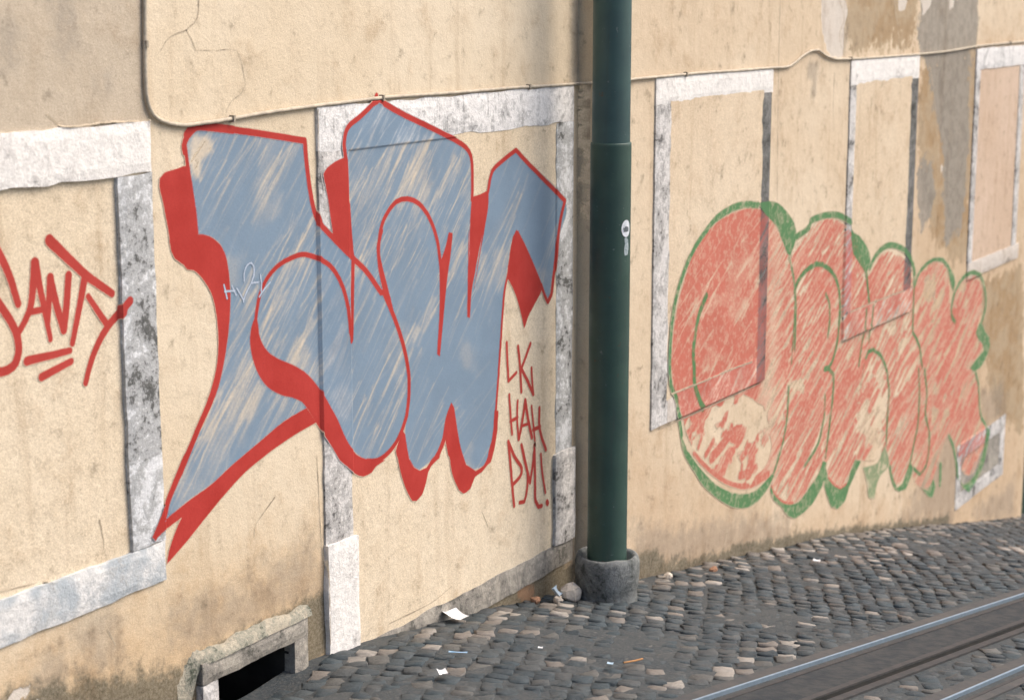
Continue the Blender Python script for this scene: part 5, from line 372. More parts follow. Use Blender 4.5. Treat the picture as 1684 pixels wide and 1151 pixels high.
# ------------------------------------------------------------------ materials
class Mat:
    def __init__(s, name):
        s.m = bpy.data.materials.new(name); s.m.use_nodes = True; s.t = s.m.node_tree; s.t.nodes.clear()
        s.out = s.n('ShaderNodeOutputMaterial'); s.b = s.n('ShaderNodeBsdfPrincipled')
        s.l(s.b.outputs[0], s.out.inputs[0])
        s.co = s.n('ShaderNodeTexCoord')
        s.geo = s.n('ShaderNodeNewGeometry')
    def n(s, t, **k):
        n = s.t.nodes.new(t)
        for a, v in k.items(): setattr(n, a, v)
        return n
    def l(s, a, b): s.t.links.new(a, b)
    def put(s, sock, v):
        if hasattr(v, 'default_value') or hasattr(v, 'is_output'): s.l(v, sock)
        elif isinstance(v, (tuple, list)) and len(v) == 3 and sock.type == 'RGBA': sock.default_value = (*v, 1)
        else: sock.default_value = v
    def pos(s, scale=(1, 1, 1), rot=(0, 0, 0)):
        mp = s.n('ShaderNodeMapping'); s.l(s.geo.outputs['Position'], mp.inputs[0])
        mp.inputs['Scale'].default_value = scale; mp.inputs['Rotation'].default_value = rot
        return mp.outputs[0]
    def noise(s, scale, detail=4, rough=.6, vec=None, dist=0):
        n = s.n('ShaderNodeTexNoise'); n.inputs['Scale'].default_value = scale; n.inputs['Detail'].default_value = detail
        n.inputs['Roughness'].default_value = rough; n.inputs['Distortion'].default_value = dist
        s.l(vec if vec is not None else s.geo.outputs['Position'], n.inputs['Vector'])
        return n.outputs['Fac']
    def ramp(s, v, a, b, lo=0., hi=1.):
        r = s.n('ShaderNodeMapRange', interpolation_type='SMOOTHSTEP'); s.put(r.inputs['Value'], v)
        r.inputs['From Min'].default_value = a; r.inputs['From Max'].default_value = b
        r.inputs['To Min'].default_value = lo; r.inputs['To Max'].default_value = hi
        return r.outputs[0]
    def math(s, op, a, b=0.):
        n = s.n('ShaderNodeMath', operation=op); s.put(n.inputs[0], a); s.put(n.inputs[1], b); return n.outputs[0]
    def mix(s, f, a, b, mode='MIX'):
        n = s.n('ShaderNodeMix', data_type='RGBA', blend_type=mode); s.put(n.inputs['Factor'], f)
        s.put(n.inputs['A'], a); s.put(n.inputs['B'], b); return n.outputs['Result']
    def attr(s, name, col=False):
        n = s.n('ShaderNodeAttribute', attribute_name=name); return n.outputs['Color' if col else 'Fac']
    def bump(s, h, strength, dist=.004):
        n = s.n('ShaderNodeBump'); n.inputs['Strength'].default_value = strength; n.inputs['Distance'].default_value = dist
        s.l(h, n.inputs['Height']); s.l(n.outputs[0], s.b.inputs['Normal'])
    def done(s, col, rough=.9, spec=.25, metal=0):
        s.put(s.b.inputs['Base Color'], col); s.put(s.b.inputs['Roughness'], rough)
        s.b.inputs['Specular IOR Level'].default_value = spec; s.b.inputs['Metallic'].default_value = metal
        return s.m

def plaster_mat(name, base, alt, ochre, cement=False):
    m = Mat(name)
    big = m.noise(.9, 3); med = m.noise(5, 5, .7); mid = m.noise(13, 4, .7); fine = m.noise(75, 3, .75); grain = m.noise(230, 2, .8)
    drip = m.noise(1, 3, .65, m.pos((8, 8, .7)))
    mul = lambda c, k: m.mix(1, c, k, 'MULTIPLY')
    c = m.mix(m.ramp(big, .35, .65), base, alt)
    def mask(a, thr, amp, w, nz):
        v = m.math('ADD', m.attr(a), m.math('MULTIPLY', m.math('SUBTRACT', nz, .5), amp))
        return m.ramp(v, thr - w, thr + w)
    c = m.mix(m.math('MULTIPLY', mask('ochre', .5, 1.3, .5, med), .9), c, ochre)
    c = m.mix(m.math('MULTIPLY', mask('brown', .62, 2.6, .16, m.math('ADD', m.math('MULTIPLY', mid, .6), m.math('MULTIPLY', med, .4))), .78), c, m.mix(m.ramp(med, .4, .6), (.31, .205, .105), (.40, .315, .21)))
    g = m.mix(m.ramp(mid, .35, .65), (.47, .395, .305), (.55, .47, .37)) if not cement else m.mix(m.ramp(mid, .35, .65), (.22, .205, .18), (.34, .315, .275))
    c = m.mix(m.math('MULTIPLY', mask('grey', .5, 1.0 if not cement else 2.6, .10, med if not cement else m.math('ADD', m.math('MULTIPLY', mid, .5), m.math('MULTIPLY', med, .5))), .85), c, g)
    c = m.mix(m.math('MULTIPLY', mask('smoke', .5, 1.8, .45, mid), .40), c, (.20, .185, .17))
    c = m.mix(m.math('MULTIPLY', mask('mould', .45, 1.7, .32, mid), .85), c, m.mix(m.ramp(fine, .35, .65), (.075, .072, .048), (.21, .19, .145)))
    bare = mask('bare', .5, .9, .06, mid)
    c = m.mix(bare, c, (.64, .58, .51))
    c = m.mix(m.math('MULTIPLY', mask('brick', .5, 1.2, .2, mid), .7), c, (.38, .22, .13))
    c = m.mix(m.ramp(med, .50, .74, 0, .55), c, mul(c, (.72, .66, .60)))
    c = m.mix(m.ramp(mid, .52, .74, 0, .50), c, mul(c, (.74, .70, .66)))
    c = m.mix(m.ramp(mid, .46, .28, 0, .40), c, mul(c, (1.16, 1.17, 1.2)))
    c = m.mix(m.ramp(drip, .52, .76, 0, .45), c, mul(c, (.66, .60, .54)))
    c = m.mix(m.ramp(fine, .62, .74, 0, .50), c, mul(c, (.50, .46, .42)))
    c = m.mix(m.ramp(fine, .42, .28, 0, .45), c, mul(c, (1.2, 1.2, 1.22)))
    c = m.mix(m.ramp(grain, .42, .68, 0, .62), c, mul(c, (.58, .55, .52)))
    c = m.mix(m.ramp(grain, .48, .30, 0, .5), c, mul(c, (1.22, 1.22, 1.24)))
    h = m.math('ADD', m.math('MULTIPLY', med, 2.2), m.math('ADD', m.math('MULTIPLY', fine, .45), m.math('SUBTRACT', m.math('MULTIPLY', mid, .45), m.math('MULTIPLY', bare, .6))))
    m.bump(h, .5, .007)
    return m.done(c, .93, .15)

def stone_mat(name, pale, dirt, blot, amt, sc=9, drips=0., tint=None):
    m = Mat(name)
    cloud = m.noise(sc * .55, 6, .75, dist=.5); n2 = m.noise(sc * 4.5, 4, .75); d = m.noise(1, 4, .72, m.pos((18, 18, 2.6)))
    c = m.mix(m.ramp(n2, .35, .65), pale, tuple(x * .86 for x in pale))
    if tint: c = m.mix(m.ramp(m.noise(4.5, 5, .65), .40, .60), c, tint)
    q = m.math('ADD', cloud, m.math('MULTIPLY', m.math('SUBTRACT', n2, .5), .45))
    c = m.mix(m.ramp(q, .58 - amt * .30, .66 - amt * .28, 0, .95), c, dirt)
    c = m.mix(m.ramp(q, .64 - amt * .18, .73 - amt * .18, 0, .95), c, blot)
    if drips: c = m.mix(m.ramp(m.math('ADD', d, m.math('MULTIPLY', m.math('SUBTRACT', n2, .5), .25)), .64 - drips * .2, .76 - drips * .12, 0, .8), c, m.mix(m.ramp(n2, .3, .7), dirt, blot))
    c = m.mix(m.ramp(m.noise(170, 2, .75), .35, .7, 0, .4), c, m.mix(1, c, (.58, .58, .58), 'MULTIPLY'))
    m.bump(m.math('ADD', cloud, m.math('MULTIPLY', n2, .8)), .9, .008)
    return m.done(c, .92, .2)

M = {}
M['plaster_left'] = plaster_mat('plaster_left', (.73, .625, .475), (.685, .57, .415), (.59, .43, .265))
M['plaster_right'] = plaster_mat('plaster_right', (.69, .575, .43), (.64, .515, .37), (.55, .41, .275), True)
M['plaster_pink'] = plaster_mat('plaster_pink', (.62, .48, .37), (.57, .43, .32), (.5, .355, .215), True)
M['stone_white'] = stone_mat('stone_white', (.86, .83, .79), (.66, .63, .60), (.36, .35, .33), .14, 7)
M['stone_streaked'] = stone_mat('stone_streaked', (.84, .82, .80), (.55, .54, .53), (.26, .255, .25), .22, 8, drips=.6)
M['stone_pale'] = stone_mat('stone_pale', (.70, .675, .65), (.44, .425, .41), (.115, .11, .105), .46, 11)
M['stone_mottled'] = stone_mat('stone_mottled', (.72, .73, .74), (.42, .425, .425), (.11, .11, .105), .56, 8)
M['stone_bluish'] = stone_mat('stone_bluish', (.76, .75, .73), (.50, .51, .51), (.20, .20, .20), .16, 8, tint=(.43, .47, .50))
M['stone_dark'] = stone_mat('stone_dark', (.25, .245, .235), (.15, .148, .14), (.06, .06, .055), .55, 14)  # dark grey stone, with the shade of the flattened reveal put into its colour
M['stone_plastered'] = stone_mat('stone_plastered', (.64, .58, .52), (.52, .45, .38), (.25, .22, .19), .25, 7)
M['stone_grey'] = stone_mat('stone_grey', (.42, .385, .33), (.27, .25, .22), (.12, .115, .10), .5, 9)

def paint_mat(name, col, dens, grain=.35, var=.25, thin=None, lo=.22, hi=.80):
    """sprayed paint: density 'cov' over the colour of the ground coat it sits on ('under'); thins out to nothing at its edge"""
    m = Mat(name)
    nz = m.noise(120, 2, .7); big = m.noise(5, 4, .6); fine = m.noise(75, 3, .75)
    v = m.math('ADD', m.attr('cov'), m.math('MULTIPLY', m.math('SUBTRACT', nz, .5), grain))
    a = m.ramp(v, lo, hi, 0, 1)
    if thin: a = m.math('MULTIPLY', a, m.ramp(m.noise(thin, 4, .7), .34, .54, .62, 1))
    c = m.mix(m.ramp(big, .3, .7, 0, var), col, tuple(min(1, x * 1.35 + .02) for x in col))
    c = m.mix(m.ramp(fine, .60, .74, 0, .35), c, m.mix(1, c, (.62, .62, .62), 'MULTIPLY'))
    c = m.mix(m.ramp(m.noise(230, 2, .8), .35, .7, 0, .30), c, m.mix(1, c, (.62, .62, .62), 'MULTIPLY'))
    u = m.attr('under', True)
    u = m.mix(m.ramp(fine, .35, .7, 0, .5), u, m.mix(1, u, (.66, .64, .62), 'MULTIPLY'))
    c = m.mix(m.math('MULTIPLY', a, dens), u, c)
    tr = m.n('ShaderNodeBsdfTransparent'); mx = m.n('ShaderNodeMixShader')
    m.l(m.ramp(a, .02, .20), mx.inputs[0]); m.l(tr.outputs[0], mx.inputs[1]); m.l(m.b.outputs[0], mx.inputs[2]); m.l(mx.outputs[0], m.out.inputs[0])
    m.bump(m.math('ADD', big, m.math('MULTIPLY', fine, .4)), .35, .005)
    return m.done(c, .75, .25)
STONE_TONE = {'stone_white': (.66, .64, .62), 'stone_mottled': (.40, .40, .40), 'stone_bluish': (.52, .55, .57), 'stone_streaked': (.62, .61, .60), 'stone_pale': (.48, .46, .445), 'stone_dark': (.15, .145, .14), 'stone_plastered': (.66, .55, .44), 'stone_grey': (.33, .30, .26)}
def under_tone(x, z):
    c = np.where((x < 0)[:, None], np.array([.69, .575, .425]), np.array([.645, .525, .385]))
    n = fbm(x * 7, z * 7, 3)[:, None]
    for k, mm in MEMBERS.items():
        for nme, a, b_, c0, d, mt in mm['parts']:
            q = ((x > a) & (x < b_) & (z > c0) & (z < d))[:, None]
            c = np.where(q, np.array(STONE_TONE[mt]) * (.55 + .9 * n), c)
    return np.concatenate([c * (.86 + .28 * n), np.ones((len(x), 1))], 1)
M['paint_blue'] = paint_mat('paint_blue', (.155, .235, .325), .95, .22, lo=.02, hi=.95)
M['paint_red'] = paint_mat('paint_red', (.385, .029, .022), 1.0, .3, .42, lo=.06, hi=.66)
M['paint_tag'] = paint_mat('paint_tag', (.385, .030, .023), .98, .35, .42, lo=.08, hi=.66)
M['paint_faded_red'] = paint_mat('paint_faded_red', (.455, .075, .050), .84, .4, .25, thin=30, lo=.12, hi=.84)
M['paint_green'] = paint_mat('paint_green', (.065, .185, .07), .97, .35, .3, thin=26)
M['paint_chalk'] = paint_mat('paint_chalk', (.55, .60, .70), .8, .5, lo=.1, hi=.9)
M['crack'] = paint_mat('crack', (.10, .075, .05), .75, .5)

def simple(name, col, col2, sc, rough=.8, spec=.3, metal=0, bump=.3, bd=.003):
    m = Mat(name); nz = m.noise(sc, 5, .65)
    c = m.mix(m.ramp(nz, .35, .65), col, col2)
    if bump: m.bump(m.noise(sc * 3, 4), bump, bd)
    return m.done(c, rough, spec, metal)

def pole_mat(name, a, b):
    m = Mat(name)
    c = m.mix(m.ramp(m.noise(6, 4), .35, .65), a, b)
    c = m.mix(m.ramp(m.noise(1, 5, .7, m.pos((26, 26, 2))), .56, .74, 0, .6), c, (.045, .06, .055))
    c = m.mix(m.ramp(m.noise(38, 4, .65), .68, .72, 0, .7), c, (.16, .19, .18))
    c = m.mix(m.ramp(m.noise(16, 5, .7), .66, .70, 0, .7), c, (.075, .05, .035))
    m.bump(m.noise(40, 4), .18, .003)
    return m.done(c, m.ramp(m.noise(9, 4), .3, .7, .42, .62), .4)
M['pole_green'] = pole_mat('pole_green', (.028, .062, .052), (.036, .076, .061))
M['pole_teal'] = pole_mat('pole_teal', (.035, .074, .075), (.042, .088, .085))
M['collar_stone'] = stone_mat('collar_stone', (.225, .235, .23), (.14, .148, .143), (.06, .065, .06), .5, 12)
M['sticker_white'] = simple('sticker_white', (.74, .76, .80), (.62, .65, .68), 60, .5)
M['sticker_dark'] = simple('sticker_dark', (.10, .12, .13), (.16, .18, .19), 80, .5)
M['sticker_torn'] = simple('sticker_torn', (.42, .47, .50), (.20, .26, .26), 90, .8)
M['cable_sheath'] = simple('cable_sheath', (.56, .48, .37), (.40, .345, .27), 30, .75)
M['clip_steel'] = simple('clip_steel', (.36, .31, .24), (.28, .24, .19), 60, .6)
M['rail_steel'] = simple('rail_steel', (.27, .35, .43), (.23, .30, .37), 25, .42, .5, .5, .05)
M['rail_rust'] = simple('rail_rust', (.058, .053, .052), (.040, .040, .041), 18, .8)
M['groove_dark'] = simple('groove_dark', (.014, .015, .015), (.022, .022, .02), 20, .9, .1)  # black colour stands in for the shade inside grooves and slot
M['kerb_stone'] = simple('kerb_stone', (.085, .080, .077), (.062, .063, .065), 12, .85, .25, 0, .5, .004)
M['asphalt'] = simple('asphalt', (.028, .033, .038), (.052, .053, .053), 14, .9, .25, 0, .6, .004)
M['paper'] = simple('paper', (.80, .80, .80), (.70, .70, .72), 30, .8)
M['paper_pale'] = simple('paper_pale', (.42, .52, .60), (.50, .58, .62), 30, .6)
M['paper_blue'] = simple('paper_blue', (.25, .42, .60), (.40, .52, .62), 30, .6)
M['rubble'] = simple('rubble', (.60, .53, .45), (.46, .40, .33), 22, .95, .2, 0, .8, .006)
M['rubble_brick'] = simple('rubble_brick', (.40, .22, .13), (.30, .17, .11), 22, .95, .2, 0, .8, .006)
M['dark_inside'] = simple('dark_inside', (.05, .045, .04), (.03, .028, .025), 6, .95)
M['gate_paint'] = simple('gate_paint', (.02, .045, .035), (.03, .06, .045), 9, .6)
M['twig'] = simple('twig', (.40, .20, .08), (.30, .16, .07), 30, .8)
M['iron'] = simple('iron', (.05, .042, .038), (.09, .06, .045), 30, .7)

def dirt_mat():
    m = Mat('street_dirt')
    c = m.mix(m.ramp(m.noise(4, 5), .35, .65), (.047, .056, .062), (.066, .072, .074))
    c = m.mix(m.ramp(m.noise(60, 4, .7), .45, .7), c, (.10, .10, .096))
    m.bump(m.noise(70, 4), .8, .006)
    return m.done(c, .95, .2)
M['street_dirt'] = dirt_mat()
def cobble_mat():
    m = Mat('cobble_stone')
    c = m.attr('col', True)
    c = m.mix(m.ramp(m.noise(45, 5, .7), .35, .7, 0, .6), c, m.mix(1, c, (.55, .56, .57), 'MULTIPLY'))
    c = m.mix(m.ramp(m.noise(7, 5, .7), .50, .68, 0, .55), c, (.075, .077, .076))
    m.bump(m.noise(55, 5, .7), .8, .006)
    return m.done(c, m.ramp(m.noise(12, 3), .3, .7, .55, .85), .35)
M['cobble'] = cobble_mat()

# ------------------------------------------------------------------ mesh builders
def jslab(name, x0, x1, z0, z1, yf, yb, mat, parent, edge=.004, rnd=.006, cell=.03, seed=0, slope=None):
    """worn stone block standing in the wall plane: uneven outline, rounded arrises"""
    nx = max(2, int((x1 - x0) / cell)); nz = max(2, int((z1 - z0) / cell))
    X, Z = np.meshgrid(np.linspace(x0, x1, nx + 1), np.linspace(z0, z1, nz + 1), indexing='ij')
    e1 = (fbm(X * 9 + seed * 3.1, Z * 9 + 5, 3) - .5) * 2; e2 = (fbm(X * 9 + 40, Z * 9 + seed * 2.3, 3) - .5) * 2
    ix = np.arange(nx + 1)[:, None] * np.ones((1, nz + 1)); iz = np.ones((nx + 1, 1)) * np.arange(nz + 1)[None]
    bx = (ix == 0) | (ix == nx); bz = (iz == 0) | (iz == nz)
    Xp = X + np.where(bx, e1 * edge, 0); Zp = Z + np.where(bz, e2 * edge, 0)
    Y = yf + np.where(bx | bz, rnd * (.6 + .5 * e1), 0) + (fbm(X * 14, Z * 14 + seed, 2) - .5) * .0016
    v = np.stack([Xp, Y, Zp], -1).reshape(-1, 3)
    id_ = np.arange((nx + 1) * (nz + 1)).reshape(nx + 1, nz + 1)
    f = np.stack([id_[:-1, :-1], id_[1:, :-1], id_[1:, 1:], id_[:-1, 1:]], -1).reshape(-1, 4)
    ring = list(id_[:, 0]) + list(id_[-1, 1:]) + list(id_[-2::-1, -1]) + list(id_[0, -2:0:-1])
    ring = np.array(ring); n0 = len(v)
    back = v[ring].copy(); back[:, 1] = yb
    v = np.concatenate([v, back]); k = len(ring); j = np.arange(k); jn = (j + 1) % k
    f = np.concatenate([f, np.stack([ring[jn], ring[j], n0 + j, n0 + jn], -1)])
    me = np_mesh(name, v, f, smooth=False)
    return link(name, me, mat, parent)

def box_vf(x0, x1, y0, y1, z0, z1):
    v = [(x0, y0, z0), (x1, y0, z0), (x1, y1, z0), (x0, y1, z0), (x0, y0, z1), (x1, y0, z1), (x1, y1, z1), (x0, y1, z1)]
    f = [(0, 3, 2, 1), (4, 5, 6, 7), (0, 1, 5, 4), (1, 2, 6, 5), (2, 3, 7, 6), (3, 0, 4, 7)]
    return v, f

def seg_dist(px, pz, a, b):
    d = b - a; L = d @ d
    t = np.zeros_like(px) if L < 1e-12 else np.clip(((px - a[0]) * d[0] + (pz - a[1]) * d[1]) / L, 0, 1)
    return np.hypot(px - a[0] - t * d[0], pz - a[1] - t * d[1]), t

class Field:
    """coverage raster in wall coordinates"""
    def __init__(s, x0, x1, z0, z1, dx, dz):
        s.xs = np.arange(x0, x1 + dx, dx); s.zs = np.arange(z0, z1 + dz, dz)
        s.X, s.Z = np.meshgrid(s.xs, s.zs, indexing='ij'); s.c = np.zeros_like(s.X)
    def win(s, lo, hi, m):
        i0 = max(0, np.searchsorted(s.xs, lo[0] - m)); i1 = min(len(s.xs), np.searchsorted(s.xs, hi[0] + m))
        k0 = max(0, np.searchsorted(s.zs, lo[1] - m)); k1 = min(len(s.zs), np.searchsorted(s.zs, hi[1] + m))
        return slice(i0, i1), slice(k0, k1)
    def poly_cov(s, pts, soft):
        p = np.array(pts); w = s.win(p.min(0), p.max(0), soft * 2); X = s.X[w]; Z = s.Z[w]
        if X.size == 0: return w, X
        ins = np.zeros(X.shape, bool); dist = np.full(X.shape, 9.)
        for a, b in zip(p, np.roll(p, -1, 0)):
            if a[1] != b[1]:
                cr = (a[1] > Z) != (b[1] > Z)
                ins ^= cr & (X < (b[0] - a[0]) * (Z - a[1]) / (b[1] - a[1]) + a[0])
            lo = np.minimum(a, b); hi = np.maximum(a, b); m = soft * 2
            i0 = np.searchsorted(X[:, 0], lo[0] - m); i1 = np.searchsorted(X[:, 0], hi[0] + m)
            k0 = np.searchsorted(Z[0], lo[1] - m); k1 = np.searchsorted(Z[0], hi[1] + m)
            if i1 > i0 and k1 > k0:
                d, _ = seg_dist(X[i0:i1, k0:k1], Z[i0:i1, k0:k1], a, b)
                dist[i0:i1, k0:k1] = np.minimum(dist[i0:i1, k0:k1], d)
        sd = np.where(ins, dist, -dist)
        return w, sstep(-soft, soft, sd)
    def stroke_cov(s, pts, r0, r1, soft):
        p = np.array(pts); R = max(r0, r1)
        w = s.win(p.min(0), p.max(0), R + soft * 2); X = s.X[w]; Z = s.Z[w]; best = np.full(X.shape, 9.)
        n = len(p) - 1
        for i in range(n):
            a, b = p[i], p[i + 1]; lo = np.minimum(a, b); hi = np.maximum(a, b); m = R + soft * 2
            i0 = np.searchsorted(X[:, 0], lo[0] - m); i1 = np.searchsorted(X[:, 0], hi[0] + m)
            k0 = np.searchsorted(Z[0], lo[1] - m); k1 = np.searchsorted(Z[0], hi[1] + m)
            if i1 <= i0 or k1 <= k0: continue
            d, t = seg_dist(X[i0:i1, k0:k1], Z[i0:i1, k0:k1], a, b)
            r = r0 + (r1 - r0) * (i + t) / n
            best[i0:i1, k0:k1] = np.minimum(best[i0:i1, k0:k1], d - r)
        return w, 1 - sstep(-soft, soft, best)
    def add(s, items, erase=False):
        for it in items:
            if it[0] == 'p': w, c = s.poly_cov(it[1], it[3]); v = it[2]
            else: w, c = s.stroke_cov(it[1], it[2], it[3], it[5]); v = it[4]
            if c.size == 0: continue
            if erase: s.c[w] *= 1 - v * c
            else: s.c[w] = np.maximum(s.c[w], v * c)
    def streaks(s, n, ang, length, width, strength, inside, seed, zone=None):
        """strokes of the can that left the wall showing between them"""
        r = np.random.default_rng(seed); xs0, xs1 = s.xs[0], s.xs[-1]; z0, z1 = s.zs[0], s.zs[-1]; k = 0; tries = 0
        while k < n and tries < n * 40:
            tries += 1
            x = r.uniform(xs0, xs1); z = r.uniform(z0, z1)
            i = min(len(s.xs) - 1, int((x - xs0) / (s.xs[1] - s.xs[0]))); j = min(len(s.zs) - 1, int((z - z0) / (s.zs[1] - s.zs[0])))
            if inside[i, j] < .6: continue
            if vnoise(x * 2.3 + seed, z * 2.9) < .28 * r.random() + .22: continue
            a = math.radians(ang(x, z) + r.normal(0, 4)); L = r.uniform(*length) * (.5 + r.random()); d = np.array([math.cos(a), math.sin(a)])
            p = np.array([x, z]); bend = r.normal(0, .05) * L; nn = np.array([-d[1], d[0]])
            pts = [p - d * L / 2, p - d * L * .2 + nn * bend * .7, p + d * L * .2 + nn * bend * .7, p + d * L / 2]
            wd = r.uniform(*width)
            w, c = s.stroke_cov(pts, wd * .06, wd * .18, wd * .42)
            if c.size: s.c[w] *= 1 - c * r.uniform(*strength)
            k += 1
    def dabs(s, n, ang, length, width, strength, inside, seed):
        """separate passes of the can laid side by side"""
        r = np.random.default_rng(seed); x0, x1, z0, z1 = s.xs[0], s.xs[-1], s.zs[0], s.zs[-1]; k = 0; tries = 0
        while k < n and tries < n * 40:
            tries += 1; x = r.uniform(x0, x1); z = r.uniform(z0, z1)
            i = min(len(s.xs) - 1, int((x - x0) / (s.xs[1] - s.xs[0]))); j = min(len(s.zs) - 1, int((z - z0) / (s.zs[1] - s.zs[0])))
            if inside[i, j] < .5: continue
            a = math.radians(ang(x, z) + r.normal(0, 4)); L = r.uniform(*length); d = np.array([math.cos(a), math.sin(a)]); p = np.array([x, z])
            nn = np.array([-d[1], d[0]]); bend = r.normal(0, .05) * L; wd = r.uniform(*width)
            w, c = s.stroke_cov([p - d * L / 2, p + nn * bend, p + d * L / 2], wd * .25, wd * .4, wd * .35)
            if c.size: s.c[w] = np.maximum(s.c[w], c * r.uniform(*strength) * inside[w])
            k += 1
    def under(s, X, Z, used, over):
        u = under_tone(X, Z)
        if over is not None:                      # painted over an earlier coat
            k = np.clip(over[0].ravel()[used], 0, 1)[:, None]; u[:, :3] = u[:, :3] * (1 - k) + np.array(over[1]) * k
        return u
    def halo(s, rad, amt):
        """thin overspray round the edges"""
        c = s.c.copy()
        for ax in (0, 1):
            for _ in range(2):
                acc = np.zeros_like(c)
                for k in range(-rad, rad + 1): acc += np.roll(c, k, ax)
                c = acc / (2 * rad + 1)
        s.c = np.maximum(s.c, amt * c * (.7 + .6 * fbm(s.X * 60, s.Z * 60, 2)))
    def mesh(s, name, off, mat, parent, thr=.03, over=None):
        keep = s.c > thr
        q = keep[:-1, :-1] | keep[1:, :-1] | keep[1:, 1:] | keep[:-1, 1:]
        id_ = np.arange(s.c.size).reshape(s.c.shape)
        f = np.stack([id_[:-1, :-1][q], id_[1:, :-1][q], id_[1:, 1:][q], id_[:-1, 1:][q]], -1)
        used, inv = np.unique(f, return_inverse=True)
        X = s.X.ravel()[used]; Z = s.Z.ravel()[used]
        v = np.stack([X, relief(X, Z) - off, Z], -1)
        me = np_mesh(name, v, inv.reshape(f.shape), True, {'cov': s.c.ravel()[used], 'under': s.under(X, Z, used, over)})
        return link(name, me, mat, parent)

# ------------------------------------------------------------------ ground: the sloping street
xs = np.unique(np.concatenate([np.linspace(-60, -5, 30), np.linspace(-5, 9, 470), np.linspace(9, 60, 30)]))
ys = np.unique(np.concatenate([np.linspace(.02, -2.6, 88), [-2.8, -3.2, -4, -8, -16, -30.]]))[::-1]
X, Y = np.meshgrid(xs, ys, indexing='ij')
idg = np.arange(X.size).reshape(X.shape)
fg = np.stack([idg[:-1, :-1], idg[:-1, 1:], idg[1:, 1:], idg[1:, :-1]], -1).reshape(-1, 4)
HG = .001 + (fbm(X * 1.6, Y * 2.2, 3) - .5) * .022 + (fbm(X * 11 + 3, Y * 11, 2) - .5) * .010
street = link('street', np_mesh('street', np.stack([X, Y, gz(X, Y) - .001 + HG * (np.abs(X) < 9) * (Y > -1.5)], -1).reshape(-1, 3), fg), M['street_dirt'])
tag(street, 'steep cobbled street running down beside the painted wall', kind='structure')

TS = -.0625                                     # the track runs very slightly off the line of the wall
def ty(x, off): return off + TS * x
RAIL1, SLOT, RAIL2 = -1.622, -1.925, -2.27

# cobbles
def stone_proto(seed):
    r = np.random.default_rng(seed)
    lv = [(.47, -.6, 0), (.49, .30, 0), (.445, .44, 0)]
    v = []
    cs = [(-1, -1), (0, -1.03), (1, -1), (1.03, 0), (1, 1), (0, 1.03), (-1, 1), (-1.03, 0)]
    jit = r.normal(0, .045, (8, 2))
    for s, z, _ in lv:
        for (cx, cy), j in zip(cs, jit):
            k = .97 if cx and cy else 1
            v.append((cx * s * k * .98 + j[0], cy * s * k * .98 + j[1], z + (r.normal(0, .05) if z > 0 else 0)))
    v.append((r.normal(0, .05), r.normal(0, .05), .47 + r.normal(0, .05)))
    f = []
    for l in range(2):
        for i in range(8):
            a, b = l * 8 + i, l * 8 + (i + 1) % 8; f.append((a, b, b + 8)); f.append((a, b + 8, a + 8))
    for i in range(8): f.append((16 + i, 16 + (i + 1) % 8, 24))
    return np.array(v), np.array(f)
PROTO = [stone_proto(i) for i in range(10)]
PAL = [(.043, .060, .070), (.037, .051, .060), (.051, .066, .074), (.058, .072, .079), (.069, .077, .080), (.104, .104, .098), (.19, .17, .15), (.30, .275, .245)]
stones = []
px_, py_ = .098, .088
r = np.random.default_rng(3)
LA = math.radians(24); ca, sa = math.cos(LA), math.sin(LA)
vrow = -9.0; row = 0
while vrow < 9:
    u = -14 + r.uniform(0, .1); rowh = py_ * r.uniform(.9, 1.1)
    while u < 14:
        L = px_ * (r.uniform(.66, 1.2) if r.random() > .08 else r.uniform(1.2, 1.5))
        uc = u + L / 2; vc = vrow + r.normal(0, .007) + .05 * math.sin(uc * .9 + row * .05); u += L
        xc = uc * ca - vc * sa; yc = uc * sa + vc * ca
        if yc > -.02 or yc < -3.4 or xc < -4.6 or xc > 10.5: continue
        lim = RWALL if xc > 0 else 0
        bad = yc > lim - .035 or math.hypot(xc + .176, yc + .27) < .15 or (-2.83 < xc < -2.30 and yc > -.12)
        o1 = yc - TS * xc
        if RAIL1 + .11 > o1 > SLOT - .095: bad = True
        if RAIL2 + .10 > o1 > RAIL2 - .13: bad = True
        if bad or r.random() < .015: continue
        n = fbm(xc * .8 + 3, yc * 1.4 + 8, 3); near = math.exp(-(abs(yc - lim) / .28) ** 2)
        pl = .02 + .40 * max(0, n - .48) * 2 + .62 * near * (xc > .3) + .10 * near + .05 * (abs(xc + 1.3) < 1.1 and yc > -1.0)
        q = r.random()
        if q < pl * .45: c = PAL[7]
        elif q < pl: c = PAL[6]
        elif q < pl + .12: c = PAL[5]
        else: c = PAL[int(r.integers(0, 5))]
        stones.append((xc, yc, L * .94, rowh * r.uniform(.86, 1.0), r.uniform(-.006, .004), LA + r.normal(0, .10), r.normal(0, .045), r.normal(0, .045), int(r.integers(0, 10)), c))
    vrow += rowh; row += 1
def stone_z(xc, yc): return float(gz(xc, yc)) - .018
camv = np.array(CAM_LOC)
arr = np.array([(s[0], s[1]) for s in stones]); Zs = gz(arr[:, 0], arr[:, 1])
fwv = np.array([math.sin(math.radians(59.459)) * math.cos(math.radians(10.918)), math.cos(math.radians(59.459)) * math.cos(math.radians(10.918)), -math.sin(math.radians(10.918))])
rtv = np.array([math.cos(math.radians(59.459)), -math.sin(math.radians(59.459)), 0]); upv = np.cross(rtv, fwv)
dv = np.stack([arr[:, 0], arr[:, 1], Zs], -1) - camv; dz = dv @ fwv
su = dv @ rtv / dz; sv = dv @ upv / dz
inview = (dz > 0) & (np.abs(su) < 842 / 3030) & (np.abs(sv) < 575 / 3030)
order = np.argsort(np.where(inview, dz, 1e6))[:300]            # the 300 that show largest
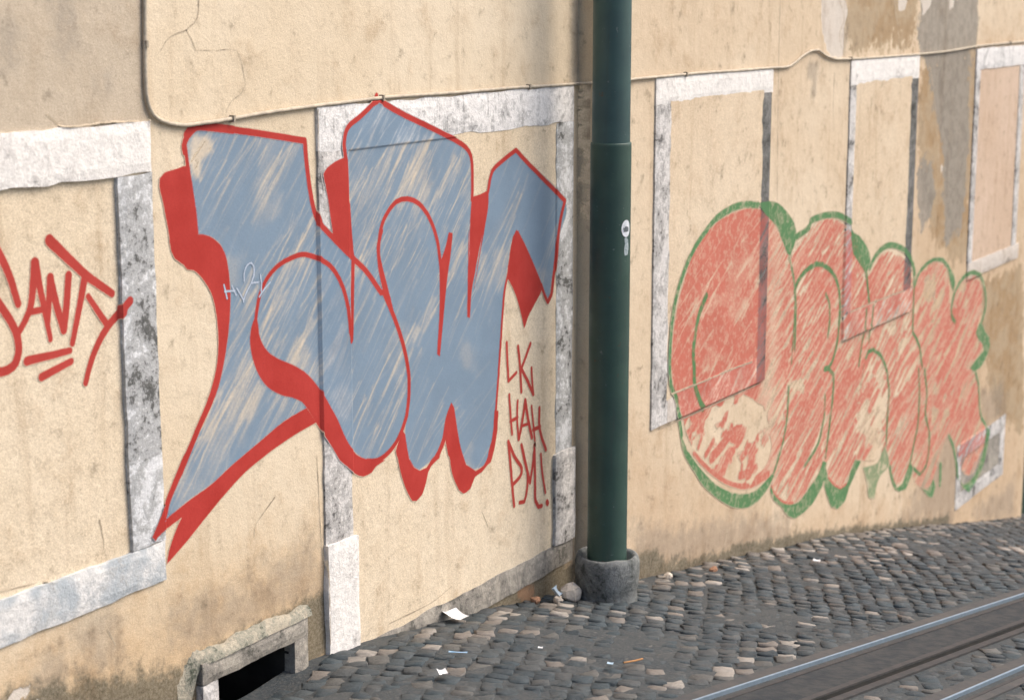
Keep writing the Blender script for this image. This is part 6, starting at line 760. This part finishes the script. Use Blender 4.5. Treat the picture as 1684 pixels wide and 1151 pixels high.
big = set(order.tolist())
slope = math.atan(-.18)
cache = {}
def stone_mesh(k, c):
    if (k, c) not in cache:
        v, f = PROTO[k]
        cache[(k, c)] = np_mesh('cobblestone', v, f, True, {'col': np.tile(np.array([*c, 1.]), (len(v), 1))})
    return cache[(k, c)]
allv, allf, allc = [], [], []; nv = 0
for i, (xc, yc, L, B, h, rz, tx, tyy, k, c) in enumerate(stones):
    z = Zs[i] - .018 + h; sl = (float(gz(xc + .05, yc)) - float(gz(xc - .05, yc))) / .1 if i in big else -.185
    c = tuple(c)
    if i in big:
        o = link('cobblestone', stone_mesh(k, c), M['cobble'], street)
        o.location = (xc, yc, z); o.scale = (L, B, .05); o.rotation_euler = (tx, -math.atan(sl) + tyy, rz)
    else:
        v, f = PROTO[k]; v = v * (L, B, .05); cz, sz = math.cos(rz), math.sin(rz)
        x2 = v[:, 0] * cz - v[:, 1] * sz; y2 = v[:, 0] * sz + v[:, 1] * cz
        allv.append(np.stack([x2 + xc, y2 + yc, v[:, 2] + z + x2 * (sl - tyy) + y2 * tx], -1)); allf.append(f + nv); nv += len(v)
        cc = np.array(c) * r.uniform(.8, 1.2); allc.append(np.tile([*cc, 1.], (len(v), 1)))
o = link('cobblestones', np_mesh('cobblestones', np.concatenate(allv), np.concatenate(allf), True, {'col': np.concatenate(allc)}), M['cobble'], street)
tag(o, kind='stuff')

# track: kerb strip, asphalt band, rails, cable slot
def strip(name, o0, o1, h, thick, mat, parent, x0=-9, x1=14, step=.25, crown=0):
    xs = np.arange(x0, x1 + step, step); v = []; f = []
    prof = [(o0, -thick), (o0, h), ((o0 + o1) / 2, h + crown), (o1, h), (o1, -thick)]
    for x in xs:
        for off, hh in prof: v.append((x, ty(x, off), float(gz(x, -2)) + hh))
    k = len(prof)
    for i in range(len(xs) - 1):
        for j in range(k - 1): f.append((i * k + j, i * k + j + 1, (i + 1) * k + j + 1, (i + 1) * k + j))
    return link(name, py_mesh(name, v, f), mat, parent)
tr = strip('track_bed', RAIL1 - .066, SLOT + .052, .006, .06, M['asphalt'], None)
tag(tr, 'dark asphalt band between the shiny rail and the cable slot', kind='structure')
t = empty('tram_rail', (0, RAIL1, float(gz(0, -2))))
tag(t, 'shiny steel rail edged by brown stone, nearest the painted wall', 'rail', 'rails in the street')
strip('edge_stone', RAIL1 + .075, RAIL1 + .0065, .010, .06, M['kerb_stone'], t)
strip('rail_head', RAIL1 + .0055, RAIL1 - .0055, .016, .06, M['rail_steel'], t, crown=.002)
strip('groove', RAIL1 - .0065, RAIL1 - .040, -.002, .06, M['groove_dark'], t)  # shallow strip, its shaded depth given by the black colour
strip('guard_lip', RAIL1 - .040, RAIL1 - .066, .010, .06, M['rail_rust'], t)
t = empty('cable_slot', (0, SLOT, float(gz(0, -2))))
tag(t, 'narrow black cable slot between dark steel lips in the roadway', 'slot')
strip('slot_lip', SLOT + .052, SLOT + .022, .009, .06, M['rail_rust'], t)
strip('slot_gap', SLOT + .022, SLOT - .022, .001, .06, M['groove_dark'], t)  # almost flush black strip in place of the slot's shaded depth
strip('slot_lip', SLOT - .022, SLOT - .06, .009, .06, M['rail_rust'], t)
t = empty('tram_rail', (0, RAIL2, float(gz(0, -2))))
tag(t, 'steel rail with pale stone edge, in the bottom right corner', 'rail', 'rails in the street')
strip('edge_stone', RAIL2 + .075, RAIL2 + .0065, .010, .06, M['kerb_stone'], t)
strip('rail_head', RAIL2 + .0055, RAIL2 - .0055, .016, .06, M['rail_steel'], t, crown=.002)
strip('groove', RAIL2 - .0065, RAIL2 - .048, -.002, .06, M['groove_dark'], t)  # shallow strip again, the groove's shade put into its black
strip('guard_lip', RAIL2 - .048, RAIL2 - .066, .010, .06, M['rail_rust'], t)
strip('edge_stone', RAIL2 - .066, RAIL2 - .11, .008, .06, M['kerb_stone'], t)

# ------------------------------------------------------------------ the two wall planes
def wall_mesh(name, x0, x1, y, zlo, zhi, holes, pre, mat, parent=None, ends=()):
    def lines(a, b, cuts, step):
        L = sorted(set([a, b] + [c for c in cuts if a < c < b])); out = []
        for p, q in zip(L[:-1], L[1:]):
            n = max(1, int(round((q - p) / step))); out += list(np.linspace(p, q, n + 1)[:-1])
        return np.array(out + [b])
    xs = lines(x0, x1, [h[0] for h in holes] + [h[1] for h in holes], .05)
    zs = lines(zlo, zhi, [h[2] for h in holes] + [h[3] for h in holes], .05)
    X, Z = np.meshgrid(xs, zs, indexing='ij')
    id_ = np.arange(X.size).reshape(X.shape)
    cx = (xs[:-1] + xs[1:]) / 2; cz = (zs[:-1] + zs[1:]) / 2; CX, CZ = np.meshgrid(cx, cz, indexing='ij')
    ok = np.ones(CX.shape, bool)
    for a, b, c, d in holes: ok &= ~((CX > a) & (CX < b) & (CZ > c) & (CZ < d))
    f = np.stack([id_[:-1, :-1][ok], id_[1:, :-1][ok], id_[1:, 1:][ok], id_[:-1, 1:][ok]], -1)
    attrs = {}
    fl = Field.__new__(Field); 
    for ch in ('grey', 'brown', 'smoke', 'mould', 'bare', 'brick', 'ochre'):
        a = np.zeros(X.shape)
        for pts, soft in DATA.get(pre + ch, []):
            p = np.array(pts); ins = np.zeros(X.shape, bool); dist = np.full(X.shape, 9.)
            for A, B in zip(p, np.roll(p, -1, 0)):
                if A[1] != B[1]: ins ^= ((A[1] > Z) != (B[1] > Z)) & (X < (B[0] - A[0]) * (Z - A[1]) / (B[1] - A[1]) + A[0])
                d, _ = seg_dist(X, Z, A, B); dist = np.minimum(dist, d)
            sf = max(soft, .03)
            a = np.maximum(a, sstep(-sf, sf, np.where(ins, dist, -dist)))
        attrs[ch] = a.ravel()
    v = np.stack([X, np.full(X.shape, y), Z], -1).reshape(-1, 3)
    return link(name, np_mesh(name, v, f, False, attrs), mat, parent)

def hole_of(k):
    P = MEMBERS[k]['parts']
    return (min(p[1] for p in P) + .012, max(p[2] for p in P) - .012, min(p[3] for p in P) + .012, max(p[4] for p in P) - .012)
VENT = (-2.80, -2.335, .30, .51)
lw = empty('street_wall', (-3, 0, .4))
tag(lw, 'cream plastered wall carrying the blue and red graffiti, left of the green pole', 'wall')
wh = []
for k in ('win0', 'door'):
    a, b, c, d, _ = MEMBERS[k]['infill']; wh.append((a - .03, b + .03, c - .03, d + .03))
wall_mesh('plaster_face', -14, 0, 0, -.6, 7.5, wh + [VENT], 'wl_', M['plaster_left'], lw)
rw = empty('street_wall', (4, RWALL, -.8))
tag(rw, 'weathered cream wall carrying the faded red and green graffiti, right of the green pole', 'wall')
rh = []
for k in ('r1', 'r2', 'r3', 'low'):
    a, b, c, d, _ = MEMBERS[k]['infill']; rh.append((a - .03, b + .03, c - .03, d + .03))
wall_mesh('plaster_face', 0, 8.1, RWALL, -2.4, 7.5, rh, 'wr_', M['plaster_right'], rw)
# the return where the right-hand wall steps forward, and its far end
def vquad(name, x, ya, yb, z0, z1, mat, parent):
    n = 40; zz = np.linspace(z0, z1, n + 1); v = []; f = []
    for z in zz: v += [(x, ya, z), (x, yb, z)]
    for i in range(n): f.append((2 * i, 2 * i + 1, 2 * i + 3, 2 * i + 2))
    return link(name, py_mesh(name, v, f), mat, parent)
vquad('corner_return', 0, 0, RWALL, -.6, 7.5, M['plaster_left'], rw)
vquad('end_return', 8.1, RWALL, .5, -2.6, 7.5, M['plaster_right'], rw)
def crack_parts(key, parent, x0, x1, z0, z1):
    f = Field(x0, x1, z0, z1, .003 if x1 <= 0 else .005, .004); f.add(DATA[key]); f.c *= .35 + .9 * fbm(f.X * 30, f.Z * 30, 2)
    f.mesh('crack', .0008, M['crack'], parent)
NCR = len(DATA['cracks_left']) + len(DATA['cracks_right'])
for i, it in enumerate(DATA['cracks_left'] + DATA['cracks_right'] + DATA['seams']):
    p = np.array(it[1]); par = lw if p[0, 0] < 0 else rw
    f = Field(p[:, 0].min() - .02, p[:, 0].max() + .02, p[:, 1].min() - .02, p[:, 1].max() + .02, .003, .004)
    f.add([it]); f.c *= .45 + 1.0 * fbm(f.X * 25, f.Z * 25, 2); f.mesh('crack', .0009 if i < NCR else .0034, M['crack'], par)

# ------------------------------------------------------------------ walled-up openings
INFO = {
 'win0': ('blind_window', 'walled-up window with broad white lintel and red scrawled tag, leftmost', 'blind window'),
 'door': ('blind_doorway', 'walled-up doorway framed in stone behind the blue and red graffiti', 'blind doorway'),
 'r1': ('blind_window', 'walled-up window with white lintel, next to the green pole on its right', 'blind window'),
 'r2': ('blind_window', 'narrow walled-up window with white lintel above the middle of the faded graffiti', 'blind window'),
 'r3': ('blind_window', 'pinkish walled-up window beside the bare grey cement, at the right edge', 'blind window'),
 'low': ('cellar_window', 'low walled-up cellar window with pale frame near the ground, far right', 'cellar window'),
}
sd_ = 0
for k, m in MEMBERS.items():
    nm, lb, ct = INFO[k]
    P = m['parts']; t = empty(nm, ((P[0][1] + P[0][2]) / 2, m['y'], min(p[3] for p in P)))
    tag(t, lb, ct, 'walled-up windows along the wall' if ct == 'blind window' else None)
    a, b, c, d, Y = m['infill']
    pm = {'r3': M['plaster_pink'], 'low': M['stone_grey']}.get(k, M['plaster_left'] if k in ('win0', 'door') else M['plaster_right'])
    jslab('infill_panel', a - .02, b + .02, c - .02, d + .02, Y, Y + .05, pm, t, 0, 0, .08)
    for n, a, b, c, d, mt in P:
        sd_ += 1
        jslab(n, a, b, c, d, PLINTH_Y if n == 'plinth_block' else m['y'], m['back'], M[mt], t, .011 if k in ('win0', 'door') else .006, .005, .03, sd_)

# cellar vent low in the left wall
t = empty('cellar_vent', (-2.56, -.03, .44))
tag(t, 'dark cellar vent with rough stone surround at the foot of the wall', 'vent')
jslab('lintel', -2.885, -2.25, .51, .592, -.038, .02, M['stone_grey'], t, .008, .01, .025, 71)
jslab('jamb', -2.885, -2.80, .25, .51, -.038, .02, M['stone_pale'], t, .008, .01, .025, 72)
jslab('jamb', -2.335, -2.25, .25, .51, -.036, .02, M['stone_grey'], t, .008, .01, .025, 73)
# sloping mortar hood over the lintel
n = 34; v = []; f = []
for i in range(n + 1):
    x = -2.99 + (.76) * i / n; e = (fbm(x * 12, 3, 3) - .5); w0 = min(1, max(.15, (x + 2.99) / .16))
    top = .592 + (.045 + .05 * e) * (1 - .3 * (i / n)); lo = .592 if x > -2.89 else .592 - (-2.89 - x) * 3.2
    v += [(x, -.040 * w0 + .008 * e, lo - .004), (x, -.034 * w0 + .008 * e, lo + .02), (x, -.016 * w0, (lo + top) / 2 + .02), (x, .004, top)]
for i in range(n):
    for j in range(3): a = i * 4 + j; f.append((a, a + 4, a + 5, a + 1))
M['mortar_mould'] = stone_mat('mortar_mould', (.47, .42, .33), (.30, .29, .235), (.10, .11, .085), .55, 16)
link('mortar_hood', py_mesh('mortar_hood', v, f, True), M['mortar_mould'], t)
vv, ff = box_vf(-2.80, -2.335, 0, .45, .20, .515)
link('dark_recess', py_mesh('dark_recess', vv, [q for i, q in enumerate(ff) if i != 2]), M['dark_inside'], t)
# beyond the end of the wall: a dark gate set back in the next building
t = empty('neighbouring_wall', (11, .45, -2))
tag(t, 'dim next building set back beyond the far end of the wall', 'wall')
vv, ff = box_vf(8.1, 30, .5, .9, -9, 7.5); link('plaster_face', py_mesh('plaster_face', vv, ff), M['plaster_pink'], t)
t = empty('wooden_gate', (9.4, .45, -1.9))
tag(t, 'dark green gate just past the end of the wall, at the right edge', 'gate')
for i in range(16):
    vv, ff = box_vf(8.12 + i * .16, 8.27 + i * .16, .45, .50, -2.5, .6); link('board', py_mesh('board', vv, ff), M['gate_paint'], t)
for zz in (-1.5, .2):
    vv, ff = box_vf(8.12, 10.68, .425, .45, zz, zz + .12); link('rail', py_mesh('rail', vv, ff), M['gate_paint'], t)

# ------------------------------------------------------------------ graffiti (films of paint that follow the relief)
g = empty('graffiti_piece', (-1.6, -.01, 1.6))
tag(g, 'large blue graffiti letters with red outline and shadow across the walled-up doorway', 'graffiti')
f = Field(-3.12, -.06, .80, 2.66, .005, .004); f.add(DATA['blue_fill']); ins = f.c.copy()
f.c *= .95
an = lambda x, z: 47 if z > 1.35 or x < -1.3 else 32
f.streaks(170, an, (.22, .50), (.024, .044), (.14, .36), ins, 5)
f.streaks(480, an, (.18, .46), (.010, .022), (.14, .40), ins, 6)
f.streaks(24, an, (.14, .34), (.036, .056), (.2, .42), ins, 7)
f.add([('p', it_[0], .6, .02) for it_ in DATA['blue_flake']], erase=True)
f.c *= 1 - .25 * sstep(.5, .75, fbm(f.X * 5, f.Z * 5, 3)); f.halo(4, .22)
blue_c = f.c.copy(); f.mesh('letter_fill', .0014, M['paint_blue'], g)
f = Field(-3.12, -.06, .80, 2.66, .005, .004); f.add(DATA['red_line'])
f.halo(3, .30)
f.mesh('outline_and_shadow', .0020, M['paint_red'], g, over=(blue_c, (.17, .25, .35)))

g = empty('graffiti_tag', (-3.45, .0, 1.6))
tag(g, 'red scrawled word with two underlines on the leftmost walled-up window', 'graffiti')
def lines(items, name, mat, off, res):
    p = np.concatenate([np.array(it[1]) for it in items]); f = Field(p[:, 0].min() - .05, p[:, 0].max() + .05, p[:, 1].min() - .05, p[:, 1].max() + .05, res, res)
    f.add(items); f.halo(3, .22); return f.mesh(name, off, mat, g)
TL = DATA['tag_line']
lines(TL[:12], 'word', M['paint_tag'], .0016, .004)
for it in TL[12:]: lines([it], 'underline', M['paint_tag'], .0017, .004)

g = empty('graffiti_lettering', (-.42, .0, 1.2))
tag(g, 'three short lines of small red letters under the blue graffiti, beside the door jamb', 'graffiti')
CL = DATA['crew_line']
for a_, b_ in ((0, 6), (6, 15), (15, 23)): lines(CL[a_:b_], 'letter_line', M['paint_tag'], .0016, .0035)

p = np.concatenate([np.array(it[1]) for it in DATA['heart_line']])
f = Field(p[:, 0].min() - .03, p[:, 0].max() + .03, p[:, 1].min() - .03, p[:, 1].max() + .03, .003, .003); f.add(DATA['heart_line'])
o = f.mesh('heart_scribble', .0027, M['paint_chalk'], None, over=(np.ones_like(f.c), (.22, .29, .38)))
tag(o, 'faint white heart scribble on the blue paint of the left letter', 'graffiti')

g = empty('graffiti_piece', (3.9, -.11, .4))
tag(g, 'faded bubbly red graffiti letters with green outline on the right-hand wall', 'graffiti')
f = Field(.60, 7.6, -1.15, 2.02, .008, .005); f.add(DATA['faded_fill']); ins = f.c.copy()
b_ = Field(.60, 7.6, -1.15, 2.02, .008, .005)
b_.add(DATA['faded_bare'])
nz_ = fbm(f.X * 7 - f.Z * 6, f.Z * 9 + f.X * 2, 4)
f.c *= 1 - .97 * sstep(.34, .60, b_.c * .72 + (nz_ - .5) * 2.3 * (b_.c > .02)) * sstep(0, .3, b_.c)
f.c *= 1 - .35 * sstep(.52, .70, fbm(f.X * 3 + 5, f.Z * 4, 3))
ang = lambda x, z: 33 if x < 2.2 else 29
f.streaks(170, ang, (.3, .8), (.010, .022), (.35, .8), ins * (f.X < 2.6), 11)
f.streaks(26, ang, (.2, .5), (.03, .05), (.3, .7), ins * (f.X < 2.3), 14)
zone = sstep(1.9, 2.5, f.X) * ins
b2 = f.c.copy(); f.c *= 1 - zone * (.62 + .30 * fbm(f.X * 1.7, f.Z * 2.2, 3))
f.dabs(1150, ang, (.16, .55), (.024, .050), (.6, 1.0), zone * (.35 + .65 * sstep(.25, .6, b2 / np.maximum(ins, .01))) * ins, 12)
f.add(DATA['faded_touch'])
for k_ in ('r1', 'r2'):
    for n_, a_, b_, c_, d_, mt_ in MEMBERS[k_]['parts']:
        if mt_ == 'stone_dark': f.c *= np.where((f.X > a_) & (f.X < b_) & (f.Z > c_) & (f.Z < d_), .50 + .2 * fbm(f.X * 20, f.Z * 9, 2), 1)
red_c = f.c.copy(); f.mesh('letter_fill', .0016, M['paint_faded_red'], g)
f = Field(.60, 7.6, -1.15, 2.02, .008, .005); f.add(DATA['green_line'])
f.c *= 1 - .35 * sstep(.58, .75, fbm(f.X * 16, f.Z * 18, 3))
f.mesh('outline_and_shadow', .0024, M['paint_green'], g, over=(red_c, (.48, .13, .095)))

# ------------------------------------------------------------------ pole in the corner
PX, PY = -.178, -.272; PZ = float(gz(PX, PY))
def lathe(name, prof, seg, mat, parent, wob=0., smooth=True, cap=False, flat=0):
    v = []; f = []
    for j, (r_, z) in enumerate(prof):
        for i in range(seg):
            a = 2 * math.pi * i / seg; q = r_ * (1 + wob * (fbm(math.cos(a) * 2 + 9, math.sin(a) * 2 + z * 6 + 5, 3) - .5))
            v.append((PX + q * math.cos(a), PY + q * math.sin(a), z + (wob * .15 * (fbm(math.cos(a) * 3 + 2, math.sin(a) * 3, 2) - .5))))
    for j in range(len(prof) - 1):
        for i in range(seg):
            a = j * seg + i; b = j * seg + (i + 1) % seg; f.append((a, b, b + seg, a + seg))
    if cap: f.append(tuple((len(prof) - 1) * seg + i for i in range(seg)))
    return link(name, py_mesh(name, v, f, smooth), mat, parent)
t = empty('street_pole', (PX, PY, PZ))
tag(t, 'dark green steel pole standing in a stone collar against the wall', 'pole')
lathe('sleeve', [(.0955, PZ + .05), (.0955, 1.2), (.0955, 2.29), (.0952, 2.302), (.0935, 2.308), (.0885, 2.309)], 48, M['pole_green'], t)
lathe('shaft', [(.0885, 2.30), (.0885, 2.9), (.088, 4.0), (.086, 7.5)], 48, M['pole_teal'], t)
col = lathe('stone_collar', [(.150, PZ - .08), (.148, PZ + .02), (.146, PZ + .06), (.153, PZ + .085), (.157, PZ + .14), (.155, PZ + .195), (.148, PZ + .222), (.136, PZ + .228), (.122, PZ + .215), (.112, PZ + .18), (.096, PZ + .165)], 40, M['collar_stone'], t, .10)
def decal(name, a0, zc, pts, off, mat, parent):
    """flat sticker bent round the pole; pts in metres (across, up)"""
    R = .0955 + off; v = []
    for s, h in pts: a = a0 + s / R; v.append((PX + R * math.cos(a), PY + R * math.sin(a), zc + h))
    s0 = np.mean([p[0] for p in pts]); h0 = np.mean([p[1] for p in pts]); a = a0 + s0 / R
    v.append((PX + R * math.cos(a), PY + R * math.sin(a), zc + h0)); n = len(pts)
    return link(name, py_mesh(name, v, [(i, (i + 1) % n, n) for i in range(n)]), mat, parent)
A0 = math.radians(-102)
st = decal('sticker', A0, 1.915, [(.030 * math.cos(u), .040 * math.sin(u)) for u in np.linspace(0, 2 * math.pi, 24)[:-1]], .0010, M['sticker_white'], t)
decal('emblem', A0, 1.912, [(-.018, -.012), (.004, -.013), (.017, -.010), (.016, .006), (.008, .012), (-.008, .013), (-.016, .004)], .0020, M['sticker_dark'], st)
decal('torn_sticker', A0, 1.83, [(-.010, -.042), (.014, -.038), (.022, -.005), (.016, .03), (.004, .045), (-.012, .04), (-.008, .012), (-.013, -.01)], .0010, M['sticker_torn'], t)

# ------------------------------------------------------------------ cable clipped along the wall
def tube(name, pts, rad, mat, parent, seg=8):
    pts = [Vector(p) for p in pts]; v = []; f = []
    for i, p in enumerate(pts):
        d = (pts[min(i + 1, len(pts) - 1)] - pts[max(i - 1, 0)]).normalized()
        ref = Vector((0, 1, 0)) if abs(d.y) < .9 else Vector((1, 0, 0)); u = d.cross(ref).normalized(); w = d.cross(u)
        for k in range(seg):
            a = 2 * math.pi * k / seg; q = p + (u * math.cos(a) + w * math.sin(a)) * rad; v.append(q)
    for i in range(len(pts) - 1):
        for k in range(seg): a = i * seg + k; b = i * seg + (k + 1) % seg; f.append((a, b, b + seg, a + seg))
    return link(name, py_mesh(name, v, f, True), mat, parent)
cl = [(x, -.010, z) for x, z in DATA['cable_left']]; cr = [(x, RWALL - .011, z) for x, z in DATA['cable_right']]
path = cl[:-1] + [(-.02, -.010, cl[-1][2]), (-.012, -.02, cl[-1][2]), (-.012, RWALL + .01, cr[0][2] + .004), (.005, RWALL - .011, cr[0][2])] + [p for p in cr if p[0] > .03] + [(7.9, RWALL - .011, cr[-1][2]), (8.08, RWALL - .011, cr[-1][2])]
path = [(x, y + .0, z + .004 * (fbm(x * 3, 1, 2) - .5)) for x, y, z in path]
t = empty('wall_cable', (0, -.01, 2.58))
tag(t, 'thin pale cable clipped along the wall above the window lintels', 'cable')
tube('sheath', path, .0075, M['cable_sheath'], t)
nclip = 0
for i in range(5, len(path) - 3, 26):
    x, y, z = path[i]
    if -.1 < x < .1: continue
    vv, ff = box_vf(x - .005, x + .005, y - .0115, y + .010, z - .0125, z + .012); link('clip', py_mesh('clip', vv, ff), M['clip_steel'], t)

# ------------------------------------------------------------------ litter and rubble
def rock(name, loc, size, mat, seed, label, cat, group=None):
    r = np.random.default_rng(seed); v = []; f = []
    seg, rings = 8, 5
    for j in range(rings):
        ph = math.pi * (j + .5) / rings
        for i in range(seg):
            a = 2 * math.pi * i / seg; q = .5 * (1 + r.normal(0, .13))
            v.append((q * math.sin(ph) * math.cos(a) * size[0], q * math.sin(ph) * math.sin(a) * size[1], q * math.cos(ph) * size[2]))
    for j in range(rings - 1):
        for i in range(seg): a = j * seg + i; b = j * seg + (i + 1) % seg; f.append((a, a + seg, b + seg, b))
    f.append(tuple(range(seg))); f.append(tuple(reversed(range((rings - 1) * seg, rings * seg))))
    o = link(name, py_mesh(name, v, f), mat); o.location = (loc[0], loc[1], float(gz(*loc)) + size[2] * .34)
    o.rotation_euler = (0, .15, r.uniform(0, 3)); tag(o, label, cat, group); return o
def sheet(name, loc, w, h, rz, mat, label, cat, curl=.012, lift=.028):
    v = []; f = []
    for i in range(5):
        for j in range(5):
            x = (i / 4 - .5) * w; y = (j / 4 - .5) * h
            v.append((x, y, curl * ((i / 2 - 1) ** 2 * .8 + .6 * (j / 2 - 1) ** 2 * (i > 2))))
    for i in range(4):
        for j in range(4): a = i * 5 + j; f.append((a, a + 5, a + 6, a + 1))
    o = link(name, py_mesh(name, v, f, True), mat); o.location = (loc[0], loc[1], float(gz(*loc)) + lift)
    o.rotation_euler = (.03, math.atan(.15), rz); tag(o, label, cat); return o
sheet('paper_scrap', (-1.23, -.062), .085, .12, -.5, M['paper'], 'white paper scrap lying at the foot of the doorway', 'paper')
sheet('paper_scrap', (-1.905, -.509), .016, .075, .5, M['paper_blue'], 'slim pale blue strip of litter on the cobbles before the doorway', 'litter', .004)
sheet('paper_scrap', (-1.60, -1.03), .03, .025, .3, M['paper_blue'], 'tiny light blue scrap beside an orange stick on the cobbles', 'litter', .004)
sheet('paper_scrap', (1.761, -.604), .05, .04, .2, M['paper'], 'small white scrap on the far cobbles, below the faded graffiti', 'litter', .01)
sheet('paper_scrap', (-2.222, -.646), .07, .035, .9, M['paper'], 'crumpled off-white scrap on the nearest cobbles at the bottom edge', 'litter', .012)
sheet('paper_scrap', (-1.58, -.70), .022, .02, .4, M['paper'], 'tiny white fleck among the pale cobbles left of the pole', 'litter', .004)
o = tube('stick', [(-1.54, -1.06, float(gz(-1.54, -1.06)) + .03), (-1.47, -1.075, float(gz(-1.47, -1.07)) + .03), (-1.41, -1.08, float(gz(-1.41, -1.08)) + .03)], .004, M['twig'], None, 6)
tag(o, 'thin orange stick lying on the cobbles beside a blue scrap', 'stick')
rock('rubble_stone', (-.36, -.175), (.12, .09, .105), M['rubble'], 1, 'pale lump of rubble against the left side of the pole collar', 'stone')
rock('rubble_stone', (-.245, -.10), (.05, .045, .04), M['rubble_brick'], 2, 'small reddish stone between the pale lump and the pole collar', 'stone')
rock('rubble_stone', (-.45, -.155), (.06, .05, .04), M['rubble'], 4, 'small pale stone lying uphill of the pale lump', 'stone')
rock('rubble_stone', (-.52, -.07), (.055, .04, .04), M['rubble_brick'], 5, 'brick fragment at the foot of the wall under the threshold', 'stone')
o = sheet('plastic_wrapper', (-.44, -.13), .045, .05, .2, M['paper_pale'], 'light blue wrapper tucked beside the rubble lump at the pole', 'litter', .02, .045)
o.rotation_euler = (.9, .1, .4)
rock('rubble_stone', (.62, -.22), (.06, .05, .035), M['rubble'], 6, 'pale stone near the wall just right of the pole collar', 'stone')
rock('rubble_stone', (1.02, -.30), (.055, .045, .03), M['rubble_brick'], 8, 'reddish pebble on the cobbles right of the pole', 'stone')
